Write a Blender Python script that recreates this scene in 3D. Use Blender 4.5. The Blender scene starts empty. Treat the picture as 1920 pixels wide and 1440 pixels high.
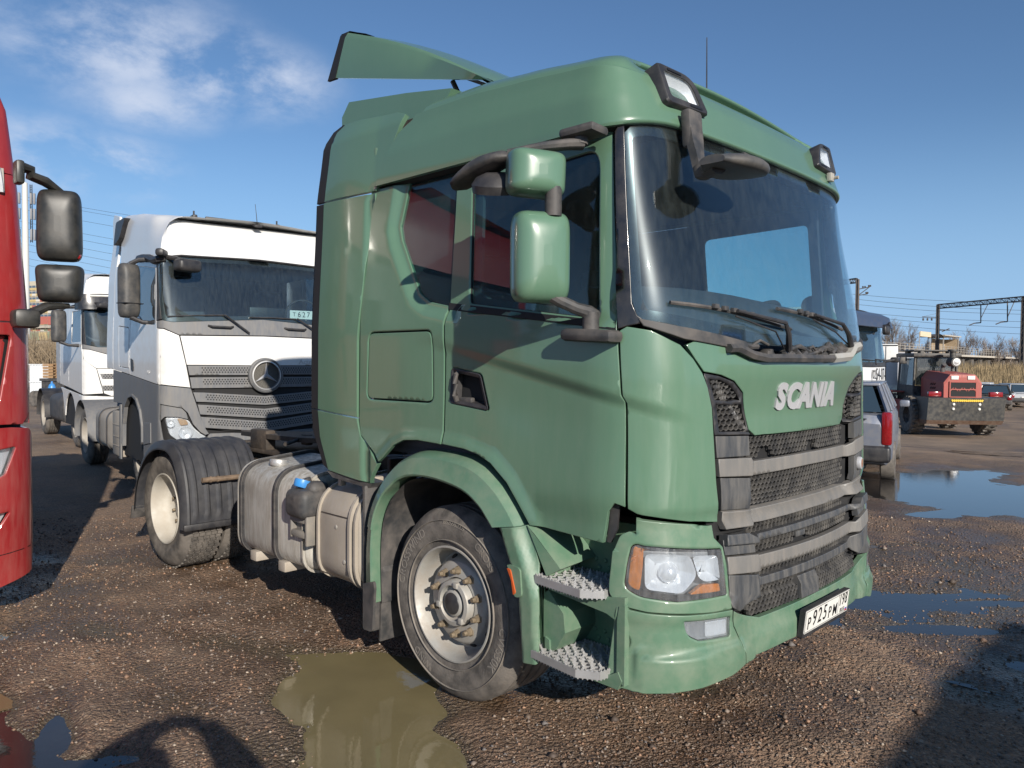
import bpy, bmesh, math, random, bisect
import numpy as np
from math import *
from mathutils import Matrix, Vector, Euler
from mathutils.geometry import delaunay_2d_cdt
random.seed(4); np.random.seed(4)
scene = bpy.context.scene
COL = scene.collection
# ---------------------------------------------------------------- camera
CAM = (3.00893, -3.77672, 1.76589)
yaw, pit, rol = radians(134.54707), radians(-1.544582), radians(0.380014)
fw = Vector((cos(yaw)*cos(pit), sin(yaw)*cos(pit), sin(pit)))
rt = Vector((sin(yaw), -cos(yaw), 0)); up = rt.cross(fw)
r2 = rt*cos(rol)+up*sin(rol); u2 = up*cos(rol)-rt*sin(rol)
cam = bpy.data.cameras.new('camera'); co = bpy.data.objects.new('camera', cam); COL.objects.link(co)
co.matrix_world = Matrix(((r2.x, u2.x, -fw.x, CAM[0]), (r2.y, u2.y, -fw.y, CAM[1]), (r2.z, u2.z, -fw.z, CAM[2]), (0, 0, 0, 1)))
cam.sensor_width = 36; cam.lens = 1437.8/1920*36; cam.clip_start = .05; cam.clip_end = 3000
scene.camera = co
# ---------------------------------------------------------------- world and sun
SUN_AZ = (0.924, -0.381); SUN_EL = radians(23.5)
w = bpy.data.worlds.new('World'); scene.world = w; w.use_nodes = True
nt = w.node_tree; N = nt.nodes; L = nt.links
bg = N['Background']; bg.inputs[1].default_value = .078
sky = N.new('ShaderNodeTexSky'); sky.sky_type = 'NISHITA'; sky.sun_disc = False
sky.sun_elevation = SUN_EL; sky.sun_rotation = atan2(SUN_AZ[0], SUN_AZ[1]); sky.air_density = 1.0; sky.dust_density = .1; sky.ozone_density = 3.0; sky.altitude = 50
tc = N.new('ShaderNodeTexCoord')
def wn(t, **k):
    n = N.new(t)
    for a, b in k.items(): setattr(n, a, b)
    return n
def vmath(op, a, b=None, val=None):
    n = wn('ShaderNodeVectorMath', operation=op); L.new(a, n.inputs[0])
    if b is not None: n.inputs[1].default_value = b
    if val is not None: n.inputs['Scale'].default_value = val
    return n
# soft high clouds: noise stretched along the wind, gathered in banks
mp = wn('ShaderNodeMapping'); L.new(tc.outputs['Generated'], mp.inputs[0]); mp.inputs['Scale'].default_value = (2.4, 2.4, 4.6); mp.inputs['Rotation'].default_value = (.12, -.1, .3)
nz = wn('ShaderNodeTexNoise'); L.new(mp.outputs[0], nz.inputs['Vector']); nz.inputs['Scale'].default_value = 3.3; nz.inputs['Detail'].default_value = 9; nz.inputs['Roughness'].default_value = .62; nz.inputs['Distortion'].default_value = .15
cr = wn('ShaderNodeMapRange', interpolation_type='SMOOTHSTEP'); L.new(nz.outputs[0], cr.inputs[0]); cr.inputs[1].default_value = .38; cr.inputs[2].default_value = .70
BANKS = [((250, 95), .15, .85), ((120, 80), .10, .6), ((400, 130), .11, .95), ((500, 155), .09, .9), ((265, 190), .075, .8), ((330, 205), .06, .7), ((215, 315), .08, 1.0), ((75, 300), .10, 1.0), ((20, 330), .08, .6), ((120, 540), .14, .5), ((190, 560), .10, .6)]
acc = None
for (px, py), rad, amp in BANKS:
    d = (fw+r2*((px-960)/1437.8)-u2*((py-720)/1437.8)).normalized()
    s = vmath('SUBTRACT', tc.outputs['Generated'], tuple(d)); m = vmath('MULTIPLY', s.outputs[0], (1, 1, 1.9)); ln = vmath('LENGTH', m.outputs[0])
    q = wn('ShaderNodeMapRange', interpolation_type='SMOOTHSTEP'); L.new(ln.outputs['Value'], q.inputs[0]); q.inputs[1].default_value = rad*1.25; q.inputs[2].default_value = 0; q.inputs[3].default_value = 0; q.inputs[4].default_value = amp
    if acc is None: acc = q.outputs[0]
    else:
        mx = wn('ShaderNodeMath', operation='MAXIMUM'); L.new(acc, mx.inputs[0]); L.new(q.outputs[0], mx.inputs[1]); acc = mx.outputs[0]
ml = wn('ShaderNodeMath', operation='MULTIPLY'); L.new(acc, ml.inputs[0]); L.new(cr.outputs[0], ml.inputs[1])
mixc = wn('ShaderNodeMix', data_type='RGBA'); L.new(ml.outputs[0], mixc.inputs[0]); L.new(sky.outputs[0], mixc.inputs[6]); mixc.inputs[7].default_value = (8.4, 7.9, 8.3, 1)
# pale clear horizon
sx_ = wn('ShaderNodeSeparateXYZ'); L.new(tc.outputs['Generated'], sx_.inputs[0])
hz = wn('ShaderNodeMapRange', interpolation_type='SMOOTHSTEP'); L.new(sx_.outputs[2], hz.inputs[0]); hz.inputs[1].default_value = .30; hz.inputs[2].default_value = -.02; hz.inputs[3].default_value = 0; hz.inputs[4].default_value = .92
mh = wn('ShaderNodeMix', data_type='RGBA'); L.new(hz.outputs[0], mh.inputs[0]); L.new(mixc.outputs[2], mh.inputs[6]); mh.inputs[7].default_value = (3.9, 5.6, 7.9, 1)
gr_ = wn('ShaderNodeMix', data_type='RGBA', blend_type='MULTIPLY'); gr_.inputs[0].default_value = 1; L.new(mh.outputs[2], gr_.inputs[6]); gr_.inputs[7].default_value = (.78, .91, 1.03, 1)
L.new(gr_.outputs[2], bg.inputs[0])
sun = bpy.data.lights.new('sun', 'SUN'); sun.energy = 4.7; sun.angle = radians(.5); sun.color = (1, .93, .83)
so = bpy.data.objects.new('sun', sun); COL.objects.link(so)
sd = Vector((SUN_AZ[0]*cos(SUN_EL), SUN_AZ[1]*cos(SUN_EL), sin(SUN_EL)))
so.rotation_euler = sd.to_track_quat('Z', 'Y').to_euler(); so.location = (20, -8, 12)
scene.view_settings.view_transform = 'Standard'; scene.view_settings.look = 'None'; scene.view_settings.exposure = .42; scene.view_settings.gamma = 1
scene.view_settings.use_curve_mapping = False
# ---------------------------------------------------------------- materials
def mat(name, col, rough=.5, metal=0., var=.0, vscale=6., dirt=0., dirtcol=(.28, .24, .19), bump=0., bscale=60., coat=0., spec=.5, streak=False, dlow=None, alpha=None, emit=None):
    m = bpy.data.materials.new(name); m.use_nodes = True; t = m.node_tree; n = t.nodes; l = t.links
    b = n['Principled BSDF']; b.inputs['Roughness'].default_value = rough; b.inputs['Metallic'].default_value = metal
    b.inputs['Coat Weight'].default_value = coat; b.inputs['Coat Roughness'].default_value = .06; b.inputs['Specular IOR Level'].default_value = spec
    b.inputs['Base Color'].default_value = (*col, 1)
    tcn = n.new('ShaderNodeTexCoord'); src = tcn.outputs['Object']
    out = None
    if var > 0:
        a = n.new('ShaderNodeTexNoise'); a.inputs['Scale'].default_value = vscale; a.inputs['Detail'].default_value = 5; l.new(src, a.inputs['Vector'])
        mr = n.new('ShaderNodeMapRange'); l.new(a.outputs[0], mr.inputs[0]); mr.inputs[1].default_value = .3; mr.inputs[2].default_value = .7; mr.inputs[3].default_value = 1-var; mr.inputs[4].default_value = 1+var
        mm = n.new('ShaderNodeVectorMath'); mm.operation = 'SCALE'; mm.inputs[0].default_value = col; l.new(mr.outputs[0], mm.inputs['Scale']); out = mm.outputs[0]
    if dirt > 0:
        mpn = n.new('ShaderNodeMapping'); l.new(src, mpn.inputs[0]); mpn.inputs['Scale'].default_value = (1, 1, .16 if streak else 1)
        a = n.new('ShaderNodeTexNoise'); a.inputs['Scale'].default_value = 26 if streak else 9; a.inputs['Detail'].default_value = 8; a.inputs['Roughness'].default_value = .65; l.new(mpn.outputs[0], a.inputs['Vector'])
        mr = n.new('ShaderNodeMapRange'); l.new(a.outputs[0], mr.inputs[0]); mr.inputs[1].default_value = .38; mr.inputs[2].default_value = .75; mr.inputs[3].default_value = 0; mr.inputs[4].default_value = 1
        fac = mr.outputs[0]
        if dlow:
            sx = n.new('ShaderNodeSeparateXYZ'); l.new(src, sx.inputs[0])
            m2 = n.new('ShaderNodeMapRange'); l.new(sx.outputs[2], m2.inputs[0]); m2.inputs[1].default_value = dlow[0]; m2.inputs[2].default_value = dlow[1]; m2.inputs[3].default_value = 1; m2.inputs[4].default_value = dlow[2]
            k = n.new('ShaderNodeMath'); k.operation = 'MULTIPLY'; l.new(fac, k.inputs[0]); l.new(m2.outputs[0], k.inputs[1]); fac = k.outputs[0]
        k = n.new('ShaderNodeMath'); k.operation = 'MULTIPLY'; l.new(fac, k.inputs[0]); k.inputs[1].default_value = dirt; fac = k.outputs[0]
        mx = n.new('ShaderNodeMix'); mx.data_type = 'RGBA'; l.new(fac, mx.inputs[0]); mx.inputs[6].default_value = (*col, 1); mx.inputs[7].default_value = (*dirtcol, 1)
        if out: l.new(out, mx.inputs[6])
        out = mx.outputs[2]
        m3 = n.new('ShaderNodeMapRange'); l.new(fac, m3.inputs[0]); m3.inputs[3].default_value = rough; m3.inputs[4].default_value = .9; l.new(m3.outputs[0], b.inputs['Roughness'])
        if coat:
            m4 = n.new('ShaderNodeMapRange'); l.new(fac, m4.inputs[0]); m4.inputs[2].default_value = .6; m4.inputs[3].default_value = coat; m4.inputs[4].default_value = 0; l.new(m4.outputs[0], b.inputs['Coat Weight'])
    if out: l.new(out, b.inputs['Base Color'])
    if bump > 0:
        a = n.new('ShaderNodeTexNoise'); a.inputs['Scale'].default_value = bscale; a.inputs['Detail'].default_value = 4; l.new(src, a.inputs['Vector'])
        bp = n.new('ShaderNodeBump'); bp.inputs['Strength'].default_value = bump; bp.inputs['Distance'].default_value = .01; l.new(a.outputs[0], bp.inputs['Height']); l.new(bp.outputs[0], b.inputs['Normal'])
    if emit: b.inputs['Emission Color'].default_value = (*emit, 1); b.inputs['Emission Strength'].default_value = 1
    return m
def glassmat(name, tint, dust=.03, rough=.01, ior=1.55, dustcol=(.45, .45, .42)):
    m = bpy.data.materials.new(name); m.use_nodes = True; t = m.node_tree; n = t.nodes; l = t.links
    n.remove(n['Principled BSDF']); o = n['Material Output']
    tr = n.new('ShaderNodeBsdfTransparent'); tr.inputs[0].default_value = (*tint, 1)
    gl = n.new('ShaderNodeBsdfGlossy'); gl.inputs['Roughness'].default_value = rough; gl.inputs[0].default_value = (.95, .97, 1, 1)
    fr = n.new('ShaderNodeFresnel'); ge = n.new('ShaderNodeNewGeometry'); mi_ = n.new('ShaderNodeMapRange'); l.new(ge.outputs['Backfacing'], mi_.inputs[0])
    mi_.inputs[3].default_value = ior; mi_.inputs[4].default_value = 1/ior; l.new(mi_.outputs[0], fr.inputs[0])   # a thin pane mirrors alike from both sides
    mx = n.new('ShaderNodeMixShader'); l.new(fr.outputs[0], mx.inputs[0]); l.new(tr.outputs[0], mx.inputs[1]); l.new(gl.outputs[0], mx.inputs[2])
    tcn = n.new('ShaderNodeTexCoord'); mpn = n.new('ShaderNodeMapping'); l.new(tcn.outputs['Object'], mpn.inputs[0]); mpn.inputs['Scale'].default_value = (1, 1, .25)
    a = n.new('ShaderNodeTexNoise'); a.inputs['Scale'].default_value = 30; a.inputs['Detail'].default_value = 9; a.inputs['Roughness'].default_value = .7; l.new(mpn.outputs[0], a.inputs['Vector'])
    mr = n.new('ShaderNodeMapRange'); l.new(a.outputs[0], mr.inputs[0]); mr.inputs[1].default_value = .35; mr.inputs[2].default_value = .8; mr.inputs[3].default_value = dust*.4; mr.inputs[4].default_value = dust*3.2
    g2 = n.new('ShaderNodeBsdfGlossy'); g2.inputs['Roughness'].default_value = .30; g2.inputs[0].default_value = (.9, .92, .95, 1); m5 = n.new('ShaderNodeMixShader'); m5.inputs[0].default_value = dust*.55; l.new(mx.outputs[0], m5.inputs[1]); l.new(g2.outputs[0], m5.inputs[2]); mx = m5   # film of fine dust
    df = n.new('ShaderNodeBsdfDiffuse'); df.inputs[0].default_value = (*dustcol, 1)
    m2 = n.new('ShaderNodeMixShader'); l.new(mr.outputs[0], m2.inputs[0]); l.new(mx.outputs[0], m2.inputs[1]); l.new(df.outputs[0], m2.inputs[2]); l.new(m2.outputs[0], o.inputs[0])
    return m
GREEN = (.096, .182, .118)
M = {}
M['green'] = mat('green_paint', GREEN, .30, coat=.7, var=.04, vscale=2, dirt=.12, streak=True, dlow=(.9, 2.2, .25), dirtcol=(.30, .31, .25))
M['green_low'] = mat('green_paint_dusty', GREEN, .38, coat=.35, var=.05, vscale=3, dirt=.42, dirtcol=(.27, .28, .21))
M['green_rough'] = mat('green_step_paint', (.09, .2, .115), .5, var=.08, dirt=.35)
M['black'] = mat('black_plastic', (.020, .020, .023), .45, var=.2, dirt=.22, dirtcol=(.2, .18, .16))
M['blackgloss'] = mat('black_gloss_trim', (.012, .012, .015), .22, coat=.3, dirt=.12)
M['rubber'] = mat('rubber_seal', (.012, .012, .013), .7)
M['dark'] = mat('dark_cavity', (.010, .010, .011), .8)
M['interior'] = mat('interior_trim', (.05, .055, .065), .75, var=.1)
M['greybar'] = mat('grey_grille_bar', (.155, .15, .142), .45, var=.06, vscale=4, dirt=.45, streak=True, dirtcol=(.27, .235, .20))
M['charcoal'] = mat('charcoal_grille_panel', (.052, .055, .06), .45, dirt=.6, streak=True, dirtcol=(.19, .175, .155))
M['mesh'] = mat('grille_mesh_plastic', (.055, .055, .057), .45, dirt=.6, dirtcol=(.28, .26, .23))
M['steel'] = mat('bare_steel', (.52, .52, .52), .38, metal=.6, var=.12, dirt=.4, dirtcol=(.25, .22, .18))
M['wheel'] = mat('grey_wheel_paint', (.38, .375, .35), .45, metal=.25, var=.1, vscale=8, dirt=.8, dirtcol=(.30, .25, .20))
M['wheel2'] = mat('cream_wheel_paint', (.42, .395, .345), .5, var=.08, dirt=.6, dirtcol=(.33, .28, .22))
M['nut'] = mat('rusty_wheel_nut', (.24, .19, .13), .55, metal=.4, var=.25, vscale=40)
M['tyre'] = mat('tyre_rubber', (.085, .077, .069), .75, var=.25, vscale=9, dirt=1., dirtcol=(.20, .175, .15), bump=.25, bscale=90)
M['tyretxt'] = mat('tyre_lettering', (.17, .155, .14), .75, dirt=.6)
M['alu'] = mat('fuel_tank_aluminium', (.54, .52, .47), .42, metal=.35, var=.16, vscale=4, dirt=1., streak=True, dirtcol=(.22, .185, .145))
M['aludust'] = mat('dusty_tank_cover', (.36, .32, .27), .6, metal=.15, var=.12, vscale=5, dirt=.8, streak=True, dirtcol=(.33, .28, .22), bump=.1, bscale=12)
M['muddark'] = mat('dusty_black_plastic', (.035, .036, .038), .55, var=.25, vscale=7, dirt=.75, dirtcol=(.15, .13, .115))
M['chassis'] = mat('dusty_chassis_steel', (.030, .024, .020), .7, var=.4, dirt=.7, dirtcol=(.12, .09, .065), bump=.5, bscale=25)
M['blue'] = mat('blue_plastic_cap', (.03, .22, .55), .35, dirt=.3)
M['rust'] = mat('rusty_pipe', (.15, .105, .07), .75, var=.4, vscale=20)
M['white'] = mat('white_paint', (.66, .66, .65), .3, coat=.4, dirt=.42, dirtcol=(.46, .40, .33), dlow=(1.0, 3.4, .22))
M['whiteplate'] = mat('white_plate', (.72, .71, .66), .45, dirt=.3)
M['ink'] = mat('black_ink', (.01, .01, .012), .5)
M['mirrorgrey'] = mat('grey_mirror_plastic', (.045, .047, .05), .5, var=.1, dirt=.3)
M['greyplastic'] = mat('grey_bumper_plastic', (.125, .13, .14), .5, dirt=.5, streak=True, dirtcol=(.25, .225, .19), var=.06)
M['red'] = mat('red_paint', (.27, .018, .020), .34, coat=.6, var=.06, dirt=.4, dirtcol=(.34, .17, .14), streak=True, dlow=(.2, 2.4, .3))
M['amber'] = mat('amber_lens', (.75, .22, .01), .15, coat=.6, var=.2, vscale=60)
M['redlens'] = mat('red_lens', (.22, .008, .010), .15, coat=.6, var=.25, vscale=60)
M['chrome'] = mat('chrome_reflector', (.90, .91, .92), .22, metal=.2, coat=.6)
M['lensgrey'] = mat('lamp_housing', (.34, .35, .36), .25, coat=.5)
M['satin'] = mat('satin_letters', (.46, .46, .47), .35, metal=.2)
M['mirrorglass'] = mat('mirror_glass', (.7, .72, .75), .03, metal=1)
M['wind'] = glassmat('windshield_glass', (.80, .90, .92), dust=.014, dustcol=(.35, .38, .36))
M['side'] = glassmat('tinted_side_glass', (.70, .87, .88), dust=.010, dustcol=(.3, .3, .28), ior=1.5)
M['lens'] = glassmat('clear_lens', (.86, .88, .9), dust=.05, rough=.05, dustcol=(.6, .6, .6))
M['glassfar'] = glassmat('vehicle_glass', (.22, .27, .30), dust=.06, dustcol=(.4, .42, .42))
# ---------------------------------------------------------------- mesh helpers
def bez(p0, p1, p2, p3, n):
    o = []
    for i in range(n+1):
        t = i/n; u = 1-t
        o.append(tuple(u**3*a+3*u*u*t*b+3*u*t*t*c+t**3*d for a, b, c, d in zip(p0, p1, p2, p3)))
    return o
def interp(z, tab):
    if z <= tab[0][0]: return tab[0][1]
    for (z0, v0), (z1, v1) in zip(tab, tab[1:]):
        if z <= z1:
            t = (z-z0)/(z1-z0); t = t*t*(3-2*t)*.35+t*.65
            return v0+(v1-v0)*t
    return tab[-1][1]
def sms(x, a, b):
    t = min(max((x-a)/(b-a), 0), 1); return t*t*(3-2*t)
def link(o, parent=None):
    COL.objects.link(o)
    if parent is not None: o.parent = parent
    return o
def empty(name, loc=(0, 0, 0), rz=0, label=None, cat=None, group=None, parent=None):
    o = bpy.data.objects.new(name, None); o.location = loc; o.rotation_euler = (0, 0, rz); o.empty_display_size = .2
    link(o, parent); tag(o, label, cat, group); return o
def tag(o, label=None, cat=None, group=None, kind=None):
    if label: o['label'] = label
    if cat: o['category'] = cat
    if group: o['group'] = group
    if kind: o['kind'] = kind
    return o
class MB:
    def __init__(s): s.v = []; s.f = []; s.m = []
    def add(s, vs, fs, T=None, mi=0):
        b = len(s.v)
        if T is not None: vs = [tuple(T @ Vector(p)) for p in vs]
        s.v += [tuple(p) for p in vs]; s.f += [[i+b for i in f] for f in fs]; s.m += [mi]*len(fs); return s
    def box(s, c, d, bev=0, T=None, mi=0, rz=0, ry=0, rx=0):
        hx, hy, hz = d[0]/2, d[1]/2, d[2]/2
        R = Matrix.Translation(c) @ Euler((rx, ry, rz)).to_matrix().to_4x4()
        if T is not None: R = T @ R
        if bev <= 0:
            vs = [(x, y, z) for x in (-hx, hx) for y in (-hy, hy) for z in (-hz, hz)]
            fs = [(0, 1, 3, 2), (4, 6, 7, 5), (0, 4, 5, 1), (2, 3, 7, 6), (0, 2, 6, 4), (1, 5, 7, 3)]
            return s.add(vs, fs, R, mi)
        bm = bmesh.new(); bmesh.ops.create_cube(bm, size=1)
        for v in bm.verts: v.co = Vector((v.co.x*d[0], v.co.y*d[1], v.co.z*d[2]))
        bmesh.ops.bevel(bm, geom=bm.edges[:], offset=bev, segments=2 if bev < .05 else 4, affect='EDGES', profile=.5)
        bm.verts.index_update()
        s.add([v.co for v in bm.verts], [[v.index for v in f.verts] for f in bm.faces], R, mi); bm.free(); return s
    def hexa(s, lo, hi, mi=0, T=None):  # lo, hi: four points each, same order
        s.add(list(lo)+list(hi), [(3, 2, 1, 0), (4, 5, 6, 7), (0, 1, 5, 4), (1, 2, 6, 5), (2, 3, 7, 6), (3, 0, 4, 7)], T, mi); return s
    def tube(s, pts, r, n=8, T=None, mi=0, sx=1., cap=True):
        P = [Vector(p) for p in pts]; R = r if isinstance(r, (list, tuple)) else [r]*len(P); vs = []; ref = None
        for i, p in enumerate(P):
            t = (P[min(i+1, len(P)-1)]-P[max(i-1, 0)]).normalized()
            if ref is None: ref = Vector((0, 0, 1)) if abs(t.z) < .9 else Vector((1, 0, 0))
            a = t.cross(ref)
            if a.length < 1e-4: a = t.cross(Vector((0, 1, 0)))
            a.normalize(); b = a.cross(t).normalized()
            for k in range(n):
                q = 2*pi*k/n; vs.append(p+a*(cos(q)*R[i]*sx)+b*(sin(q)*R[i]))
        fs = [(i*n+k, i*n+(k+1) % n, (i+1)*n+(k+1) % n, (i+1)*n+k) for i in range(len(P)-1) for k in range(n)]
        if cap: fs += [list(range(n))[::-1], [(len(P)-1)*n+k for k in range(n)]]
        return s.add(vs, fs, T, mi)
    def lathe(s, prof, n=48, T=None, mi=0, cap0=False, cap1=False):  # axis = local Y, prof [(r, y)]
        vs = [(r*sin(2*pi*k/n), y, r*cos(2*pi*k/n)) for r, y in prof for k in range(n)]
        fs = [(i*n+k, i*n+(k+1) % n, (i+1)*n+(k+1) % n, (i+1)*n+k) for i in range(len(prof)-1) for k in range(n)]
        if cap0: fs.append(list(range(n))[::-1])
        if cap1: fs.append([(len(prof)-1)*n+k for k in range(n)])
        return s.add(vs, fs, T, mi)
    def grid(s, P, T=None, mi=0, close=False):  # P[i][j] points
        n, m = len(P), len(P[0]); vs = [p for r in P for p in r]
        fs = [(i*m+j, i*m+(j+1) % m, (i+1)*m+(j+1) % m, (i+1)*m+j) for i in range(n-1) for j in range(m if close else m-1)]
        return s.add(vs, fs, T, mi)
    def prism(s, poly, f0, f1, mi=0, T=None):  # poly 2d, f0/f1 map (u,v)->3d for the two faces
        n = len(poly); A = [f0(*p) for p in poly]; B = [f1(*p) for p in poly]
        tri = tess(poly)
        s.add(A+B, [list(t) for t in tri]+[[i+n for i in t[::-1]] for t in tri]+[(i, i+n, (i+1) % n+n, (i+1) % n) for i in range(n)], T, mi); return s
    def build(s, name, mt, parent=None, smooth=35, label=None, kind=None, flip=False):
        me = bpy.data.meshes.new(name); me.from_pydata(s.v, [], s.f)
        for q in (mt if isinstance(mt, (list, tuple)) else [mt]): me.materials.append(q)
        if any(s.m): me.polygons.foreach_set('material_index', s.m)
        if len(s.f) < 60000:
            bm = bmesh.new(); bm.from_mesh(me); bmesh.ops.recalc_face_normals(bm, faces=bm.faces[:]); bm.to_mesh(me); bm.free()
        if smooth:
            me.shade_smooth(); me.set_sharp_from_angle(angle=radians(smooth))
        me.update(); o = bpy.data.objects.new(name, me); link(o, parent)
        if label: o['label'] = label
        if kind: o['kind'] = kind
        return o
def tess(poly):
    r = delaunay_2d_cdt([Vector(p) for p in poly], [], [list(range(len(poly)))], 1, 1e-7)
    if len(r[0]) == len(poly): return [list(f) for f in r[2]]
    return [list(range(len(poly)))]
def inside(p, poly):
    x, y = p; c = False; j = len(poly)-1
    for i in range(len(poly)):
        xi, yi = poly[i]; xj, yj = poly[j]
        if (yi > y) != (yj > y) and x < (xj-xi)*(y-yi)/(yj-yi)+xi: c = not c
        j = i
    return c
def dseg(p, poly):
    best = 9e9; n = len(poly)
    for i in range(n):
        ax, ay = poly[i]; bx, by = poly[(i+1) % n]; dx, dy = bx-ax, by-ay; l2 = dx*dx+dy*dy
        t = 0 if l2 == 0 else min(max(((p[0]-ax)*dx+(p[1]-ay)*dy)/l2, 0), 1)
        best = min(best, hypot(p[0]-ax-t*dx, p[1]-ay-t*dy))
    return best
def dpl(p, g):
    best = 9e9
    for (ax, ay), (bx, by) in zip(g[1], g[1][1:]):
        dx, dy = bx-ax, by-ay; l2 = dx*dx+dy*dy or 1; t = min(max(((p[0]-ax)*dx+(p[1]-ay)*dy)/l2, 0), 1)
        best = min(best, hypot(p[0]-ax-t*dx, p[1]-ay-t*dy))
    return best
def rnd(poly, r, n=5, keep=()):  # round the corners of a polygon
    o = []; m = len(poly)
    for i in range(m):
        p = Vector(poly[i]); a = Vector(poly[i-1]); b = Vector(poly[(i+1) % m])
        rr = r[i] if isinstance(r, (list, tuple)) else r
        if rr <= 0 or i in keep: o.append(tuple(p)); continue
        la, lb = (a-p).length, (b-p).length; q = min(rr, la*.48, lb*.48)
        A = p+(a-p)/la*q; B = p+(b-p)/lb*q
        for k in range(n+1):
            t = k/n; o.append(tuple(A*(1-t)**2+p*2*t*(1-t)+B*t*t))
    return o
def dens(poly, step):
    o = []; n = len(poly)
    for i in range(n):
        a = poly[i]; b = poly[(i+1) % n]; L_ = hypot(b[0]-a[0], b[1]-a[1])
        if L_ < 1e-6: continue
        k = max(1, int(ceil(L_/step)))
        for j in range(k): o.append((a[0]+(b[0]-a[0])*j/k, a[1]+(b[1]-a[1])*j/k))
    return o
def area(p): return sum(p[i][0]*p[(i+1) % len(p)][1]-p[(i+1) % len(p)][0]*p[i][1] for i in range(len(p)))/2
def inset(poly, d):
    n = len(poly); s = 1 if area(poly) > 0 else -1; o = []
    for i in range(n):
        a = poly[i-1]; p = poly[i]; b = poly[(i+1) % n]
        e1 = (p[0]-a[0], p[1]-a[1]); e2 = (b[0]-p[0], b[1]-p[1]); l1 = hypot(*e1) or 1; l2 = hypot(*e2) or 1
        nx = -(e1[1]/l1+e2[1]/l2)*s; ny = (e1[0]/l1+e2[0]/l2)*s; q = nx*nx+ny*ny
        if q < .05: o.append(p); continue
        k = 2*d/q; k = min(k, 2.5*d/sqrt(q)); o.append((p[0]+nx*k, p[1]+ny*k))
    return o
def mir(poly): return [(-a, z) for a, z in poly][::-1]
def panel(name, parent, mt, outline, f, step=.05, depth=.02, off=0., holes=(), roll=.004, label=None, kind=None, sgn=1, jit=0, guides=()):
    """a thin solid shell: outline in the surface's own (u, v), f maps to 3d; sgn gives the outward side"""
    if area(outline) < 0: outline = outline[::-1]
    def nrm(u, v):
        h = 2e-3
        a = Vector(f(u+h, v))-Vector(f(u-h, v)); b = Vector(f(u, v+h))-Vector(f(u, v-h))
        n = b.cross(a)*sgn
        return n.normalized() if n.length > 1e-9 else Vector((0, 0, 1))
    loops = [dens(outline, step)]+[dens(h if area(h) < 0 else h[::-1], step) for h in holes]
    ins = []
    if roll > 0:
        for li, lp in enumerate(loops):
            ins.append(inset(lp, roll if li == 0 else -roll))
    pts = []; edges = []; bnd = []
    for lp in loops:
        b = len(pts); pts += lp; edges += [(b+i, b+(i+1) % len(lp)) for i in range(len(lp))]; bnd.append((b, len(lp)))
    nb = len(pts)
    for lp in ins:
        pts += lp
    xs = [p[0] for p in outline]; ys = [p[1] for p in outline]
    nx = int((max(xs)-min(xs))/step)+1; ny = int((max(ys)-min(ys))/step)+1
    allb = loops
    for i in range(nx+1):
        for j in range(ny+1):
            p = (min(xs)+step*(i+.5), min(ys)+step*(j+.5))
            if any(dpl(p, g) < g[0] for g in guides): continue
            if inside(p, outline) and all(dseg(p, l_) > step*.45 for l_ in allb) and not any(inside(p, h) for h in holes): pts.append(p)
    for g in guides:   # rows of points that follow a fold in the sheet: (reach, polyline, spacing across)
        line = g[1]; acc_ = []
        for (ax, ay), (bx, by) in zip(line, line[1:]):
            l_ = hypot(bx-ax, by-ay) or 1; m_ = max(1, int(l_/(step*.8))); 
            for q_ in range(m_): acc_.append((ax+(bx-ax)*q_/m_, ay+(by-ay)*q_/m_, -(by-ay)/l_, (bx-ax)/l_))
        k_ = int(g[0]/g[2])
        for (x_, y_, nx_, ny_) in acc_:
            for j_ in range(-k_, k_+1):
                p = (x_+nx_*j_*g[2], y_+ny_*j_*g[2])
                if inside(p, outline) and all(dseg(p, l2) > .006 for l2 in allb) and not any(inside(p, h) for h in holes): pts.append(p)
    r = delaunay_2d_cdt([Vector(p) for p in pts], edges, [], 0, 1e-6)
    V = [tuple(v) for v in r[0]]; F = []
    orig = r[3]; 
    isb = [any(k < nb for k in o_) for o_ in orig]
    for t in r[2]:
        c = (sum(V[i][0] for i in t)/len(t), sum(V[i][1] for i in t)/len(t))
        if inside(c, outline) and not any(inside(c, h) for h in holes): F.append(list(t))
    NV = [nrm(*p) for p in V]
    # outward direction of boundary vertices for the rolled edge
    mapb = {}
    for i, o_ in enumerate(orig):
        for k in o_:
            if k < nb: mapb[k] = i
    NR = list(NV); P3 = [Vector(f(*p))+NV[i]*off for i, p in enumerate(V)]
    ring = []
    for (b, n) in bnd:
        ids = [mapb[b+i] for i in range(n)]
        for i in range(n):
            k = ids[i]; tdir = (P3[ids[(i+1) % n]]-P3[ids[i-1]])
            if tdir.length > 1e-9 and roll > 0:
                sd_ = tdir.normalized().cross(NV[k])*sgn*(-1)
                NR[k] = (NV[k]+sd_*.9*(1 if sgn > 0 else 1)).normalized()
        ring.append(ids)
    if roll > 0:
        for ids in ring:
            for k in ids: P3[k] = P3[k]-NV[k]*roll*.5
    verts = [tuple(p) for p in P3]; faces = []; ln = []
    def addf(t, nn):
        a, b_, c_ = Vector(verts[t[0]]), Vector(verts[t[1]]), Vector(verts[t[2]])
        g = (b_-a).cross(c_-a)
        if g.dot(nn[0]+nn[1]+nn[2]) < 0: t = t[::-1]; nn = nn[::-1]
        faces.append(t); ln.extend(nn)
    for t in F: addf(t, [NR[i] for i in t])
    nf = len(verts); verts += [tuple(P3[i]-NV[i]*depth) for i in range(len(V))]
    for t in F: addf([i+nf for i in t], [-NV[i] for i in t])
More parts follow.
